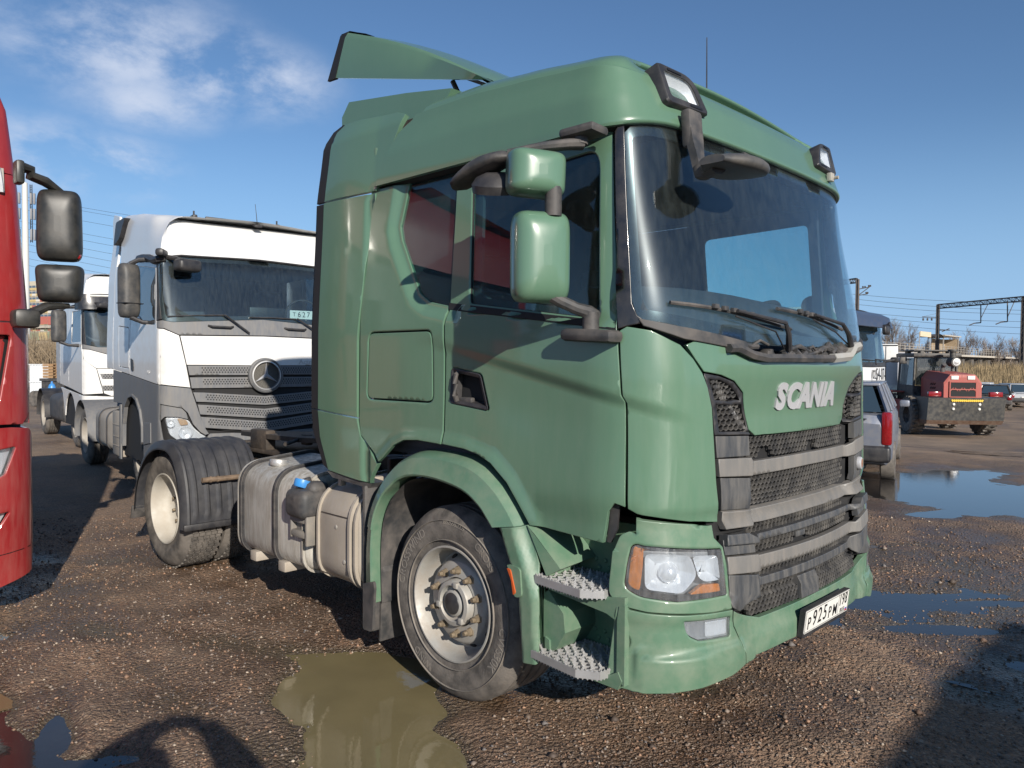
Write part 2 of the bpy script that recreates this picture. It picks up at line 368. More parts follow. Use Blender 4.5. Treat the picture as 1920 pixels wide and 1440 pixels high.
    for ids in ring:
        n = len(ids)
        for i in range(n):
            a, b_ = ids[i], ids[(i+1) % n]
            if a == b_: continue
            e = Vector(verts[b_])-Vector(verts[a]); sdn = e.cross(NV[a])*sgn*-1
            if sdn.length < 1e-9: continue
            sdn.normalize(); q = [a, b_, b_+nf, a+nf]
            g = (Vector(verts[q[1]])-Vector(verts[q[0]])).cross(Vector(verts[q[2]])-Vector(verts[q[0]]))
            if g.dot(sdn) < 0: q = q[::-1]
            faces.append(q); ln.extend([sdn]*4)
    me = bpy.data.meshes.new(name); me.from_pydata(verts, [], faces); me.materials.append(mt)
    me.shade_smooth(); me.normals_split_custom_set([tuple(x) for x in ln]); me.update()
    o = bpy.data.objects.new(name, me); link(o, parent)
    if label: o['label'] = label
    if kind: o['kind'] = kind
    return o
_tcache = {}
def textmesh(s, size, bold=0., res=4):
    k = (s, bold, res)
    if k not in _tcache:
        cu = bpy.data.curves.new('t', 'FONT'); cu.body = s; cu.align_x = 'CENTER'; cu.align_y = 'CENTER'; cu.resolution_u = res; cu.offset = bold; cu.size = 1
        ob = bpy.data.objects.new('t', cu); COL.objects.link(ob); dg = bpy.context.evaluated_depsgraph_get()
        me = bpy.data.meshes.new_from_object(ob.evaluated_get(dg)); _tcache[k] = ([tuple(v.co[:2]) for v in me.vertices], [list(p.vertices) for p in me.polygons])
        bpy.data.objects.remove(ob); bpy.data.curves.remove(cu); bpy.data.meshes.remove(me)
    v, f = _tcache[k]; return [(x*size, y*size) for x, y in v], f
def text3(mb, s, size, fmap, depth=.003, bold=0., sx=1., mi=0):
    """raised lettering: fmap(x, y, h) -> 3d"""
    v, f = textmesh(s, size, bold); n = len(v)
    A = [fmap(x*sx, y, depth) for x, y in v]; B = [fmap(x*sx, y, 0) for x, y in v]
    cnt = {}
    for p in f:
        for i in range(len(p)):
            e = (p[i], p[(i+1) % len(p)]); cnt[e] = 1
    side = [(a, b, b+n, a+n) for (a, b) in cnt if (b, a) not in cnt]
    mb.add(A+B, [p for p in f]+side, mi=mi)
class Surf:
    """a vehicle front as one smooth skin: a runs round it from the centre line, z is height"""
    def __init__(s, xf, hw, k, yc, xc, DX, DY, xrear=-2.5, rec=None, C=None):
        n = 24
        if C is None:
            C = [(xf-k*(yc*i/n)**2, yc*i/n) for i in range(n)]
            p0 = (xf-k*yc*yc, yc); sl = -2*k*yc; d = (hw-yc)*.62
            C += bez(p0, (p0[0]+sl*d, yc+d), (xc+(p0[0]-xc)*.55, hw), (xc, hw), 36)+[(xrear, hw)]
        A = [0.]
        for i in range(1, len(C)): A.append(A[-1]+hypot(C[i][0]-C[i-1][0], C[i][1]-C[i-1][1]))
        s.C = C; s.A = A; s.hw = hw; s.xf = xf; s.xc = xc; s.DX = DX; s.DY = DY; s.rec = rec; s.disp = None
    def ax(s, x): return s.A[-2]+(s.xc-x)
    def plan(s, a):
        sg = 1 if a >= 0 else -1; a = abs(a)
        i = min(max(bisect.bisect(s.A, a)-1, 0), len(s.C)-2)
        t = (a-s.A[i])/(s.A[i+1]-s.A[i]); C = s.C
        return C[i][0]+t*(C[i+1][0]-C[i][0]), -sg*(C[i][1]+t*(C[i+1][1]-C[i][1]))
    def __call__(s, a, z):
        x, y = s.plan(a)
        w_ = min(max((x-s.xc+.05)/(s.xf-s.xc+.05), 0), 1.1)**1.5
        dx = interp(z, s.DX)*w_
        if s.rec: dx -= s.rec(a, z)
        p = (x+dx, y*(1-interp(z, s.DY)/s.hw), z)
        if s.disp:
            d = s.disp(a, z)
            if d: 
                n = s.nplan(a); p = (p[0]+n[0]*d, p[1]+n[1]*d, p[2])
        return p
    def nplan(s, a):
        x0, y0 = s.plan(a-.02); x1, y1 = s.plan(a+.02); l = hypot(x1-x0, y1-y0); return (-(y1-y0)/l, (x1-x0)/l)
    def n(s, a, z):
        h = 2e-3; A = Vector(s(a+h, z))-Vector(s(a-h, z)); B = Vector(s(a, z+h))-Vector(s(a, z-h)); return B.cross(A).normalized()
    def out(s, d):
        return lambda a, z: tuple(Vector(s(a, z))+s.n(a, z)*d)
# ================================================================= the green tractor unit
T = empty('tractor_unit', (0, 0, 0), 0, 'green day-cab tractor unit in the foreground with silver letters on its bonnet', 'truck')
_C = [(1.43-.117*(i*.03)**2, i*.03) for i in range(24)]+bez((1.3694, .72), (1.315, 1.04), (1.2, 1.2), (.9, 1.2), 40)+[(-1.6, 1.2)]
DXG = [(.2, .0), (.5, .05), (.9, .03), (1.1, .0), (1.7, -.02), (1.95, -.05), (2.7, -.25), (2.95, -.32), (3.1, -.45), (3.2, -.7)]
DYG = [(1.0, .0), (1.95, .0), (2.76, .05), (2.95, .09), (3.08, .17), (3.17, .35)]
def recG(a, z):
    a = abs(a)
    if z > 1.82: return 0
    if z < .72:
        return .032*(1-sms(a, .58, .80))
    e = interp(z, [(1.45, .0), (1.72, .26)]); d = .05*(1-sms(z, 1.52, 1.80))
    return d*(1-sms(a, .535+e, .60+e))
WIN = [(2.80, 2.84), (2.87, 2.53), (2.84, 2.445), (2.652, 2.138), (2.565, 2.086), (2.38, 2.052), (1.30, 1.925), (1.29, 2.84)]
ARCH = [(2.948, 1.203), (2.907, 1.231), (2.811, 1.307), (2.718, 1.343), (2.598, 1.352), (2.4, 1.348), (2.224, 1.336), (2.035, 1.283), (1.92, 1.20), (1.845, 1.114), (1.767, 1.018)]
def dpoly(p, poly):
    best = 9
    for (ax, ay), (bx, by) in zip(poly, poly[1:]):
        dx, dy = bx-ax, by-ay; l2 = dx*dx+dy*dy or 1; t = min(max(((p[0]-ax)*dx+(p[1]-ay)*dy)/l2, 0), 1)
        best = min(best, hypot(p[0]-ax-t*dx, p[1]-ay-t*dy))
    return best
SKIRT1 = [(1.45, .30), (1.253, .30), (1.242, .562), (1.217, .590), (1.089, .585), (.763, .575), (.60, .560), (.60, .30)][1:]
SKIRT2 = [(1.215, .30), (1.207, .545), (1.172, .561), (1.035, .553), (.722, .543), (.60, .53), (.60, .30)]
def dispG(a, z):
    s = abs(a); d = 0.
    if s > 1.2 and z > 1.85 and z < 2.85:
        p = (s, z); q = dseg(p, WIN)
        if inside(p, WIN): d -= .032*(sms(q, -.0, .012) if s < 2.36 else 1)
        else: d -= .032*(1-sms(q, .0, .085))*(1 if s > 2.3 else 0)
    if s > .9 and .9 < z < 1.95 and s < 2.75:
        zl = 1.622+(s-1.26)*.2155
        if s < 1.26: zl = 1.622-(1.26-s)*.25
        k = zl-z
        fd = interp(s, [(.93, 0), (1.2, 1), (1.8, 1), (2.3, .55), (2.7, 0)])
        d -= .022*fd*sms(k, -.02, .05)*(1-sms(k, .12, .62))
    if s > 1.7 and z < 1.5:
        q = dpoly((s, z), ARCH)
        if q < .08: d += .016*(1-sms(q, .0, .07))
    if s > 1.2 and s < 1.75 and .98 < z < 1.35:   # soft fold low on the door
        zl = 1.20-(s-1.26)*.02
        d -= .018*sms(zl-z, -.01, .14)
    if z < .62:
        p = (s, z)
        if inside(p, SKIRT1): d += .012*sms(dseg(p, SKIRT1), 0, .018)
        if inside(p, SKIRT2): d += .012*sms(dseg(p, SKIRT2), 0, .014)
        if s < .74: d += .014*(1-sms(z, .565, .60))*(1-sms(s, .50, .74))
    if .6 < z < .76 and s > .7: d += .012*sms(z, .66, .72)
    if 1.085 < z < 1.20 and s < 1.27: d -= .018*(1-sms(z, 1.09, 1.17))
    return d
SG = Surf(1.43, 1.2, 0, 0, .9, DXG, DYG, rec=recG, C=_C); SG.disp = dispG
SG0 = Surf(1.43, 1.2, 0, 0, .9, DXG, DYG, C=_C)
CREASE = [(2.62, 1.9152), (1.26, 1.622), (.95, 1.545)]
GC = (.056, CREASE, .014)
GA = (.08, ARCH, .02)
GW = (.10, [(2.82, 2.80), (2.87, 2.53), (2.84, 2.445), (2.652, 2.138), (2.565, 2.086), (2.38, 2.052)], .02)
def both(name, mt, poly, holes=(), guides=(), **k):
    a = panel(name, T, mt, poly, SG, holes=holes, guides=guides, **k)
    b = panel(name, T, mt, mir(poly), SG, holes=[mir(h) for h in holes], guides=[(g[0], [(-x, y) for x, y in g[1]], g[2]) for g in guides], **k)
    return a, b
# --- quarter panel behind the door, door, storage hatch
QP = [(3.112, 2.765), (2.92, 2.765), (2.794, 2.765), (2.86, 2.529), (2.835, 2.449), (2.647, 2.142), (2.561, 2.092), (2.404, 2.062), (2.407, 1.95), (2.407, 1.345), (2.598, 1.352), (2.718, 1.343), (2.811, 1.307), (2.907, 1.231), (2.948, 1.203), (3.145, 1.341), (3.160, 1.431), (3.152, 1.937), (3.155, 2.45)]
HATCH = rnd([(3.066, 1.94), (2.495, 1.94), (2.485, 1.553), (3.085, 1.552)], .05)
both('quarter_panel', M['green'], QP, holes=[HATCH], step=.035, guides=[GW, GA])
both('storage_hatch', M['green'], inset(HATCH if area(HATCH) > 0 else HATCH[::-1], .009), step=.05)
DOOR = [(2.392, 2.765), (1.345, 2.768), (1.30, 1.925), (1.285, 1.636), (1.268, 1.607), (1.266, 1.165), (1.312, 1.178), (1.345, 1.136), (1.373, 1.0), (1.767, 1.02), (1.845, 1.114), (1.92, 1.20), (2.035, 1.283), (2.13, 1.318), (2.224, 1.336), (2.393, 1.347), (2.393, 2.0)]
GLS = rnd([(2.271, 2.655), (1.44, 2.70), (1.405, 1.958), (2.24, 2.066)], [.02, .09, .02, .02])
HND = rnd([(2.345, 1.742), (2.13, 1.712), (2.07, 1.533), (2.355, 1.562)], .02)
doors = both('door', M['green'], DOOR, holes=[GLS, HND], step=.035, guides=[GC, GA])
qglass = rnd([(2.795, 2.766), (2.858, 2.528), (2.835, 2.449), (2.646, 2.142), (2.563, 2.092), (2.402, 2.060), (2.400, 2.766)], [.01, .03, .03, .06, .06, .01, .01])
both('quarter_glass', M['side'], inset(qglass if area(qglass) > 0 else qglass[::-1], .004), step=.1, off=-.006, depth=.005, roll=0)
for s in (0, 1):
    g = inset(GLS if area(GLS) > 0 else GLS[::-1], -.004)
    fr = panel('window_seal', doors[s], M['rubber'], g if s == 0 else mir(g), SG, step=.08, off=-.004, depth=.012, roll=0, holes=[inset(g, .013) if s == 0 else mir(inset(g, .013))])
    panel('window_glass', doors[s], M['side'], inset(g, .01) if s == 0 else mir(inset(g, .01)), SG, step=.1, off=-.011, depth=.004, roll=0)
    bs = [(2.40, 2.078), (2.40, 2.042), (1.79, 1.968), (1.302, 1.908), (1.302, 1.94), (1.79, 2.0)]
    panel('belt_trim', doors[s], M['rubber'], bs if s == 0 else mir(bs), SG, step=.06, off=.004, depth=.01, roll=.003)
    # door handle pocket
    hp = HND if area(HND) > 0 else HND[::-1]
    hp = hp if s == 0 else mir(hp)
    panel('handle_pocket', doors[s], M['dark'], inset(hp, .003), SG, step=.06, off=-.055, depth=.004, roll=0)
    b = MB(); A = [SG(*p) for p in hp]; nn = [SG.n(*p) for p in hp]
    k = len(hp); ins_ = inset(hp, .02)
    b.grid([[tuple(Vector(SG(*p))+SG.n(*p)*.004) for p in hp], [tuple(Vector(SG(*p))+SG.n(*p)*.006) for p in inset(hp, .005)], [tuple(Vector(SG(*p))+SG.n(*p)*.0) for p in ins_], [tuple(Vector(SG(*p))-SG.n(*p)*.05) for p in inset(hp, .03)]], close=True)
    b.build('handle_surround', M['black'], doors[s])
    sg = 1 if s == 0 else -1
    b = MB(); b.tube([SG.out(.0)(sg*2.305, 1.575), SG.out(.016)(sg*2.303, 1.60), SG.out(.02)(sg*2.300, 1.66), SG.out(.016)(sg*2.300, 1.705), SG.out(-.01)(sg*2.302, 1.725)], [.014, .014, .013, .013, .01], 10)
    b.box(SG.out(-.02)(sg*2.25, 1.578), (.09, .03, .03), .008)
    b.build('door_handle', M['steel'] if False else M['muddark'], doors[s])
    # lower front return of the door (dark edge)
    e = [(1.346, 1.145), (1.326, 1.17), (1.300, 1.165), (1.318, 1.06), (1.352, 0.998), (1.372, 1.0)]
    panel('door_edge_seal', doors[s], M['black'], e if s == 0 else mir(e), SG, step=.05, off=-.03, depth=.02, roll=0)
# --- windscreen with its black pillar trims
TRI = [(1.328, 2.775), (1.243, 2.782), (1.236, 2.4), (1.228, 2.02), (1.205, 1.968), (1.16, 1.940), (1.25, 1.925), (1.292, 1.912), (1.305, 2.1)]
both('pillar_trim', M['blackgloss'], TRI, step=.05, off=.004, depth=.03)
WS = [(1.238, 2.75), (1.19, 2.785), (1.09, 2.80), (.77, 2.808), (.4, 2.813), (0, 2.815)]
WSL = [(0, 1.86), (.49, 1.86), (.80, 1.895), (1.17, 1.945), (1.205, 1.970), (1.228, 2.03)]
ws = WS+mir(WS)[1:]+[(-a, z) for a, z in WSL[::-1]]+WSL[1:]
panel('windscreen', T, M['wind'], ws, SG0, step=.06, depth=.006, off=-.004, roll=0)
# black ceramic border printed round the windscreen
bo = ws if area(ws) > 0 else ws[::-1]; bi = rnd(inset(bo, .05), .06)
panel('windscreen_border', T, M['blackgloss'], bo, SG0, step=.07, depth=.002, off=-.0115, roll=0, holes=[bi])
# --- front corner panels
CP = [(1.286, 1.905), (1.252, 1.922), (1.145, 1.906), (1.016, 1.848), (.955, 1.79), (.910, 1.729), (.882, 1.668), (.858, 1.581), (.850, 1.458), (.838, 1.258), (.815, 1.088), (.968, 1.102), (1.138, 1.127), (1.216, 1.137), (1.254, 1.158), (1.257, 1.504), (1.259, 1.60), (1.276, 1.632), (1.283, 1.75)]
cps = both('corner_panel', M['green'], CP, step=.032, guides=[GC])
# --- bonnet
BO = [(0, 1.792), (.519, 1.788), (.593, 1.806), (.772, 1.846), (.93, 1.868), (.985, 1.848), (.943, 1.79), (.900, 1.737), (.786, 1.722), (.69, 1.695), (.607, 1.642), (.568, 1.55), (.537, 1.472), (.49, 1.443), (0, 1.441)]
bon = BO+mir(BO)[1:-1]
bon = BO+[(-a, z) for a, z in BO[1:-1]][::-1]
bonnet = panel('bonnet', T, M['green'], bon, SG, step=.03, depth=.02)
for ch, cx in zip('SCANIA', (-.295, -.175, -.058, .070, .168, .268)):
    b = MB(); text3(b, ch, .165, lambda x, y, h, cx=cx: tuple(Vector(SG(-(cx+x), 1.612+y))+SG.n(-(cx+x), 1.612+y)*(h-.001)), .010, bold=.052, sx=1.06); b.build('letter', M['satin'], bonnet, smooth=20)
# --- grille
bk = [(.88, 1.725), (.80, 1.72), (.69, 1.70), (.61, 1.66), (0, 1.60)]
back = [(.86, 1.60), (.88, 1.725), (.70, 1.72), (.5, 1.5), (0, 1.47), (-.5, 1.5), (-.70, 1.72), (-.88, 1.725), (-.86, 1.60), (-.85, 1.05), (-.80, .71), (-.62, .66), (-.55, .63), (.55, .63), (.62, .66), (.80, .71), (.85, 1.05)]
panel('grille_backing', T, M['dark'], back, SG, step=.07, off=-.05, depth=.01, roll=0)
def hexfield(name, poly, off=-.012, pa=.034, pz=.0235, holes=(), parent=T):
    b = MB(); poly = poly if area(poly) > 0 else poly[::-1]
    a0 = min(p[0] for p in poly); a1 = max(p[0] for p in poly); z0 = min(p[1] for p in poly); z1 = max(p[1] for p in poly)
    r = 0; z = z0
    while z < z1+pz:
        a = a0+(pa/2 if r % 2 else 0)
        while a < a1+pa:
            if inside((a, z), poly) and not any(inside((a, z), h) for h in holes):
                O = SG(a, z); n = SG.n(a, z); rings = []
                for (k, dpt) in ((1.02, -.014), (.985, .0), (.91, .004), (.84, .0), (.80, -.026)):
                    ring = []
                    for q in range(6):
                        th = pi/3*q+pi/6
                        aa = a+cos(th)*pa*.56*k; zz = z+sin(th)*pz*.63*k
                        P_ = SG(aa, zz); ring.append((P_[0]+n.x*(off+dpt), P_[1]+n.y*(off+dpt), P_[2]+n.z*(off+dpt)))
                    rings.append(ring)
                b.grid(rings, close=True)
            a += pa
        z += pz; r += 1
    return b.build(name, M['mesh'], parent, smooth=0, kind='stuff')
UL = [[(.872, 1.706), (.787, 1.70), (.71, 1.675), (.655, 1.640), (.612, 1.605), (.836, 1.614)], [(.829, 1.596), (.598, 1.587), (.562, 1.508), (.545, 1.474), (.59, 1.468), (.813, 1.478)]]
FRM = [(.898, 1.729), (.80, 1.717), (.69, 1.689), (.605, 1.637), (.563, 1.55), (.53, 1.472), (.55, 1.455), (.60, 1.456), (.84, 1.463), (.852, 1.58), (.878, 1.66)]
both('grille_surround', M['black'], FRM, step=.05, off=-.004, depth=.03, holes=UL)
for s in (1, -1):
    for u in UL: hexfield('grille_mesh', u if s > 0 else mir(u), off=-.012)
def sym(top, bot):  # half outlines from outside to the centre
    P = top+[(-a, z) for a, z in top[::-1] if a != 0]+[(-a, z) for a, z in bot[::-1]]+[p for p in bot if p[0] != 0][::-1] if False else None
    t = top+[(-a, z) for a, z in top[::-1] if a > 0]
    bt = bot+[(-a, z) for a, z in bot[::-1] if a > 0]
    return t+bt[::-1]
S1 = [(.45, 1.378), (.33, 1.378), (.33, 1.342), (.455, 1.342)]; S2 = [(-.03, 1.385), (-.17, 1.385), (-.17, 1.35), (-.02, 1.35)]
mt_ = sym([(.532, 1.450), (.52, 1.446), (.49, 1.435), (0, 1.434)], [(.532, 1.328), (0, 1.332)])
hexfield('grille_mesh', mt_, off=-.016, holes=[S1, S2])
hexfield('grille_mesh', sym([(.532, 1.260), (0, 1.266)], [(.532, 1.112), (.5, 1.107), (0, 1.112)]), off=-.016)
hexfield('grille_mesh', sym([(.532, 1.045), (0, 1.045)], [(.532, 1.01), (0, 1.01)]), off=-.03)
hexfield('grille_mesh', sym([(.532, .985), (0, .985)], [(.532, .908), (0, .905)]), off=-.016, holes=[[(.18, .968), (.02, .968), (.02, .925), (.18, .925)]])
hexfield('grille_mesh', sym([(.532, .838), (0, .838)], [(.525, .808), (0, .808)]), off=-.025)
hexfield('grille_mesh', sym([(.60, .755), (0, .755)], [(.615, .652), (.54, .633), (0, .65)]), off=-.012)
def bar(name, mt, top, bot, off=0, depth=.035, step=.04): return panel(name, T, mt, sym(top, bot), SG, step=step, off=off, depth=depth, roll=.005, guides=[(.05, [(x_, top[0][1]+.01), (x_, bot[0][1]-.01)], .012) for x_ in (.567, -.567)])
bar('grille_bar', M['greybar'], [(.828, 1.361), (.605, 1.353), (.56, 1.326), (0, 1.330)], [(.822, 1.285), (.60, 1.272), (.565, 1.262), (0, 1.268)], off=.006)
bar('grille_bar', M['greybar'], [(.797, 1.130), (.59, 1.118), (.555, 1.105), (0, 1.110)], [(.789, 1.056), (.46, 1.046), (0, 1.050)], off=.006)
bar('grille_bar', M['greybar'], [(.806, .941), (.60, .926), (.572, .903), (0, .900)], [(.803, .867), (.52, .842), (0, .842)], off=.012)
bar('lower_grille_bar', M['charcoal'], [(.799, .863), (.575, .832), (.50, .800), (0, .802)], [(.793, .728), (.741, .702), (.612, .712), (.525, .763), (0, .760)], off=.008)
lb = sym([(.80, 1.034), (.66, 1.026), (.60, .998), (0, 1.004)], [(.806, .99), (.60, .975), (.575, .968), (0, .972)])
panel('grille_ledge', T, M['charcoal'], lb, SG, step=.05, off=.022, depth=.05, roll=.006)
for P_ in ([(.836, 1.459), (.612, 1.450), (.607, 1.362), (.830, 1.366)], [(.813, 1.279), (.606, 1.262), (.598, 1.122), (.800, 1.136)], [(.808, 1.012), (.603, .985), (.60, .933), (.806, .947)]):
    both('grille_end_panel', M['charcoal'], P_, step=.05, off=-.002, depth=.03)
b = MB(); Pq = SG.out(.0)(.06, .70)
n_ = SG.n(.06, .70)
panel('radar_cover', T, M['charcoal'], [(.20, .752), (.015, .752), (.015, .648), (.20, .648)], SG, step=.05, off=.012, depth=.04)
b = MB(); b.box(SG.out(-.02)(.10, .945), (.02, .10, .03), .006); b.build('tow_eye_slot', M['charcoal'], T)
O = Vector(SG.out(.008)(-.69, 1.215)); n_ = SG.n(-.69, 1.215)
b = MB(); Tm = Matrix.Translation(O) @ n_.to_track_quat('Y', 'Z').to_matrix().to_4x4()
b.lathe([(.0, .012), (.028, .012), (.034, .008), (.037, 0), (.037, -.01)], 28, Tm); o = b.build('round_badge', M['satin'], T)
b = MB(); b.lathe([(.0, .0135), (.022, .0135), (.026, .0125)], 24, Tm); b.build('badge_face', mat('badge_enamel', (.30, .16, .10), .3, var=.4, vscale=60), o)
# --- bumper
HL = rnd([(1.275, .83), (1.262, .92), (1.243, 1.013), (1.133, 1.007), (.828, .981), (.806, .779), (1.059, .776), (1.215, .796)], [.03, .0, .03, .0, .01, .01, 0, .03])
HF = [(1.298, .757), (1.338, .79), (1.337, .84), (1.322, .977), (1.291, 1.044), (1.25, 1.062), (1.219, 1.052), (1.219, 1.112), (1.05, 1.098), (.868, 1.082), (.862, 1.028), (.818, .986), (.796, .866), (.79, .722), (.90, .722), (1.035, .730), (1.18, .738)]
hfs = both('headlight_panel', M['green_low'], rnd(HF, [.02, .03, 0, .02, .02, .01, 0, 0, 0, 0, 0, 0, 0, 0, 0, 0, 0]), holes=[HL], step=.03)
BL = [(1.347, .405), (1.342, .477), (1.315, .671), (1.300, .746), (1.18, .731), (1.035, .722), (.785, .714), (.768, .637), (.718, .562), (.700, .463), (.80, .437), (.95, .413), (1.10, .403), (1.25, .398)]
FOG = rnd([(1.034, .695), (.793, .686), (.795, .600), (.963, .605), (1.018, .632)], [.005, .01, .01, .01, .03])
HOL = [(1.268+.020*cos(t*pi/8), .601+.032*sin(t*pi/8)) for t in range(16)]
both('bumper_corner', M['green_low'], BL, holes=[FOG, HOL], step=.02)
for s in (1, -1): panel('tow_hole', T, M['dark'], [(s*a, z) for a, z in HOL], SG, step=.05, off=-.02, depth=.002, roll=0)
BC = [(.775, .706), (.74, .688), (.645, .655), (.548, .628), (0, .640)]
BCL = [(.762, .637), (.712, .562), (.694, .463), (.36, .480), (0, .484)]
bar_ = panel('bumper_centre', T, M['green_low'], sym(BC, BCL), SG, step=.03, depth=.03)
# dark underside behind the bumper
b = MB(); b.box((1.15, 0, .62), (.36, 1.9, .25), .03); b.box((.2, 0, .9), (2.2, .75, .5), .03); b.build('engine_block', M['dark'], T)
# head lamps
for s in (0, 1):
    sg = 1 if s == 0 else -1; par = hfs[s]
    def q(poly): 
        poly = poly if area(poly) > 0 else poly[::-1]
        return poly if s == 0 else mir(poly)
    hl = panel('headlight', T, M['lensgrey'], q(inset(HL if area(HL) > 0 else HL[::-1], .003)), SG, step=.06, off=-.075, depth=.004, roll=0)
    hi = HL if area(HL) > 0 else HL[::-1]
    b = MB(); r0 = q(hi); b.grid([[SG.out(-.004)(*p) for p in r0], [SG.out(-.075)(*p) for p in q(inset(hi, .012))]], close=True); b.build('lamp_bowl', M['blackgloss'], hl)
    am = rnd([(1.262, .835), (1.252, .93), (1.236, 1.0), (1.190, .992), (1.197, .93), (1.212, .812)], .02)
    panel('side_indicator', hl, M['amber'], q(am), SG, step=.03, off=-.022, depth=.02)
    rf = rnd([(1.190, .826), (1.188, .975), (.985, .965), (.955, .875), (1.028, .806)], .03)
    r1 = q(rf if area(rf) > 0 else rf[::-1]); r2_ = q(inset(rf if area(rf) > 0 else rf[::-1], .028)); r3 = q(inset(rf if area(rf) > 0 else rf[::-1], .05))
    b = MB(); b.grid([[SG.out(-.016)(*p) for p in r1], [SG.out(-.022)(*p) for p in q(inset(rf if area(rf) > 0 else rf[::-1], .010))], [SG.out(-.052)(*p) for p in r2_], [SG.out(-.066)(*p) for p in r3]], close=True)
    b.build('main_reflector', M['chrome'], hl)
    O = Vector(SG.out(-.06)(sg*1.075, .885)); nn = SG.n(sg*1.075, .885); Tm = Matrix.Translation(O) @ nn.to_track_quat('Y', 'Z').to_matrix().to_4x4()
    b = MB(); b.lathe([(.0, .040), (.02, .037), (.036, .026), (.042, .01), (.044, -.01), (.062, -.012)], 32, Tm); b.build('projector_lens', M['chrome'], hl)
    pr_ = rnd([(.975, .962), (.84, .952), (.83, .845), (.915, .846), (.95, .868)], .02)
    r1 = q(pr_); b = MB(); b.grid([[SG.out(-.016)(*p) for p in r1], [SG.out(-.062)(*p) for p in q(inset(pr_ if area(pr_) > 0 else pr_[::-1], .03))], [SG.out(-.066)(*p) for p in q(inset(pr_ if area(pr_) > 0 else pr_[::-1], .045))]], close=True); b.build('daylight_reflector', M['chrome'], hl)
    tr_ = [(.990, .799), (.925, .834), (.832, .828), (.826, .795)]
    panel('front_indicator', hl, M['amber'], q(rnd(tr_, .008)), SG, step=.05, off=-.018, depth=.02)
    panel('lamp_cover', hl, M['lens'], q(inset(hi, .004)), SG, step=.035, off=.001, depth=.003, roll=0)
    fg = panel('fog_light', T, M['lensgrey'], q(inset(FOG if area(FOG) > 0 else FOG[::-1], .003)), SG, step=.05, off=-.016, depth=.004, roll=0)
    panel('fog_reflector', fg, M['chrome'], q(rnd([(.925, .675), (.805, .672), (.807, .612), (.925, .615)], .01)), SG, step=.02, off=-.010, depth=.004)
    panel('fog_cover', fg, M['lens'], q(inset(FOG if area(FOG) > 0 else FOG[::-1], .003)), SG, step=.05, off=-.001, depth=.003, roll=0)
# number plate
PL0 = Vector(SG.out(.022)(.0, .553)); nP = Vector((1, 0, -.10)).normalized()
def pm(x, y, h, o=PL0): return (o.x+h+y*.12, o.y+x, o.z+y)
b = MB(); 
def plate(par, fm, txt, reg, W_=.52, H_=.112):
    b = MB(); c = rnd([(-W_/2-.006, -H_/2-.022), (W_/2+.006, -H_/2-.022), (W_/2+.006, H_/2+.006), (-W_/2-.006, H_/2+.006)], .01)
    b.prism(c, lambda x, y: fm(x, y, .006), lambda x, y: fm(x, y, -.02)); pl = b.build('number_plate', M['black'], par, smooth=0)
    b = MB(); c = rnd([(-W_/2, -H_/2), (W_/2, -H_/2), (W_/2, H_/2), (-W_/2, H_/2)], .008)
    b.prism(c, lambda x, y: fm(x, y, .009), lambda x, y: fm(x, y, .002)); b.build('plate_face', M['whiteplate'], pl, smooth=0)
    b = MB()
    for ch, x, sz in txt: text3(b, ch, sz, lambda u, v, h, x=x, sz=sz: fm(x+u, v+(-.014 if sz < .09 else 0), .0092+h), .0012, bold=.004, sx=.86)
    for ch, x in reg: text3(b, ch, .085, lambda u, v, h, x=x: fm(x+u, v+.018, .0092+h), .0012, bold=.004, sx=.72)
    text3(b, 'RUS', .032, lambda u, v, h: fm(.185+u, v-.036, .0092+h), .0012)
    for y0 in (-1, 1): b.add([fm(.128, -.054, .0098), fm(.130, -.054, .0098), fm(.130, .054, .0098), fm(.128, .054, .0098)], [(0, 1, 2, 3)]) if y0 > 0 else None
    fr = [(-.256, -.052), (.256, -.052), (.256, .052), (-.256, .052)]; fi = [(-.2535, -.0495), (.2535, -.0495), (.2535, .0495), (-.2535, .0495)]
    b.add([fm(x, y, .0098) for x, y in fr]+[fm(x, y, .0098) for x, y in fi], [(i, (i+1) % 4, (i+1) % 4+4, i+4) for i in range(4)])
    b.build('plate_characters', M['ink'], pl, smooth=0)
    for k, cc in enumerate(('whiteplate', 'flagblue', 'flagred')):
        if cc not in M: M[cc] = mat(cc, (.02, .06, .35) if cc == 'flagblue' else (.45, .02, .02), .5)
        b = MB(); y0 = -.026-k*.008; b.add([fm(.222, y0-.008, .0096), fm(.247, y0-.008, .0096), fm(.247, y0, .0096), fm(.222, y0, .0096)], [(0, 1, 2, 3)]); b.build('plate_flag', M[cc], pl, smooth=0)
    return pl
plate(T, pm, [('P', -.215, .085), ('9', -.155, .108), ('2', -.095, .108), ('5', -.035, .108), ('P', .025, .085), ('M', .088, .085)], [('1', .150), ('9', .185), ('8', .222)])
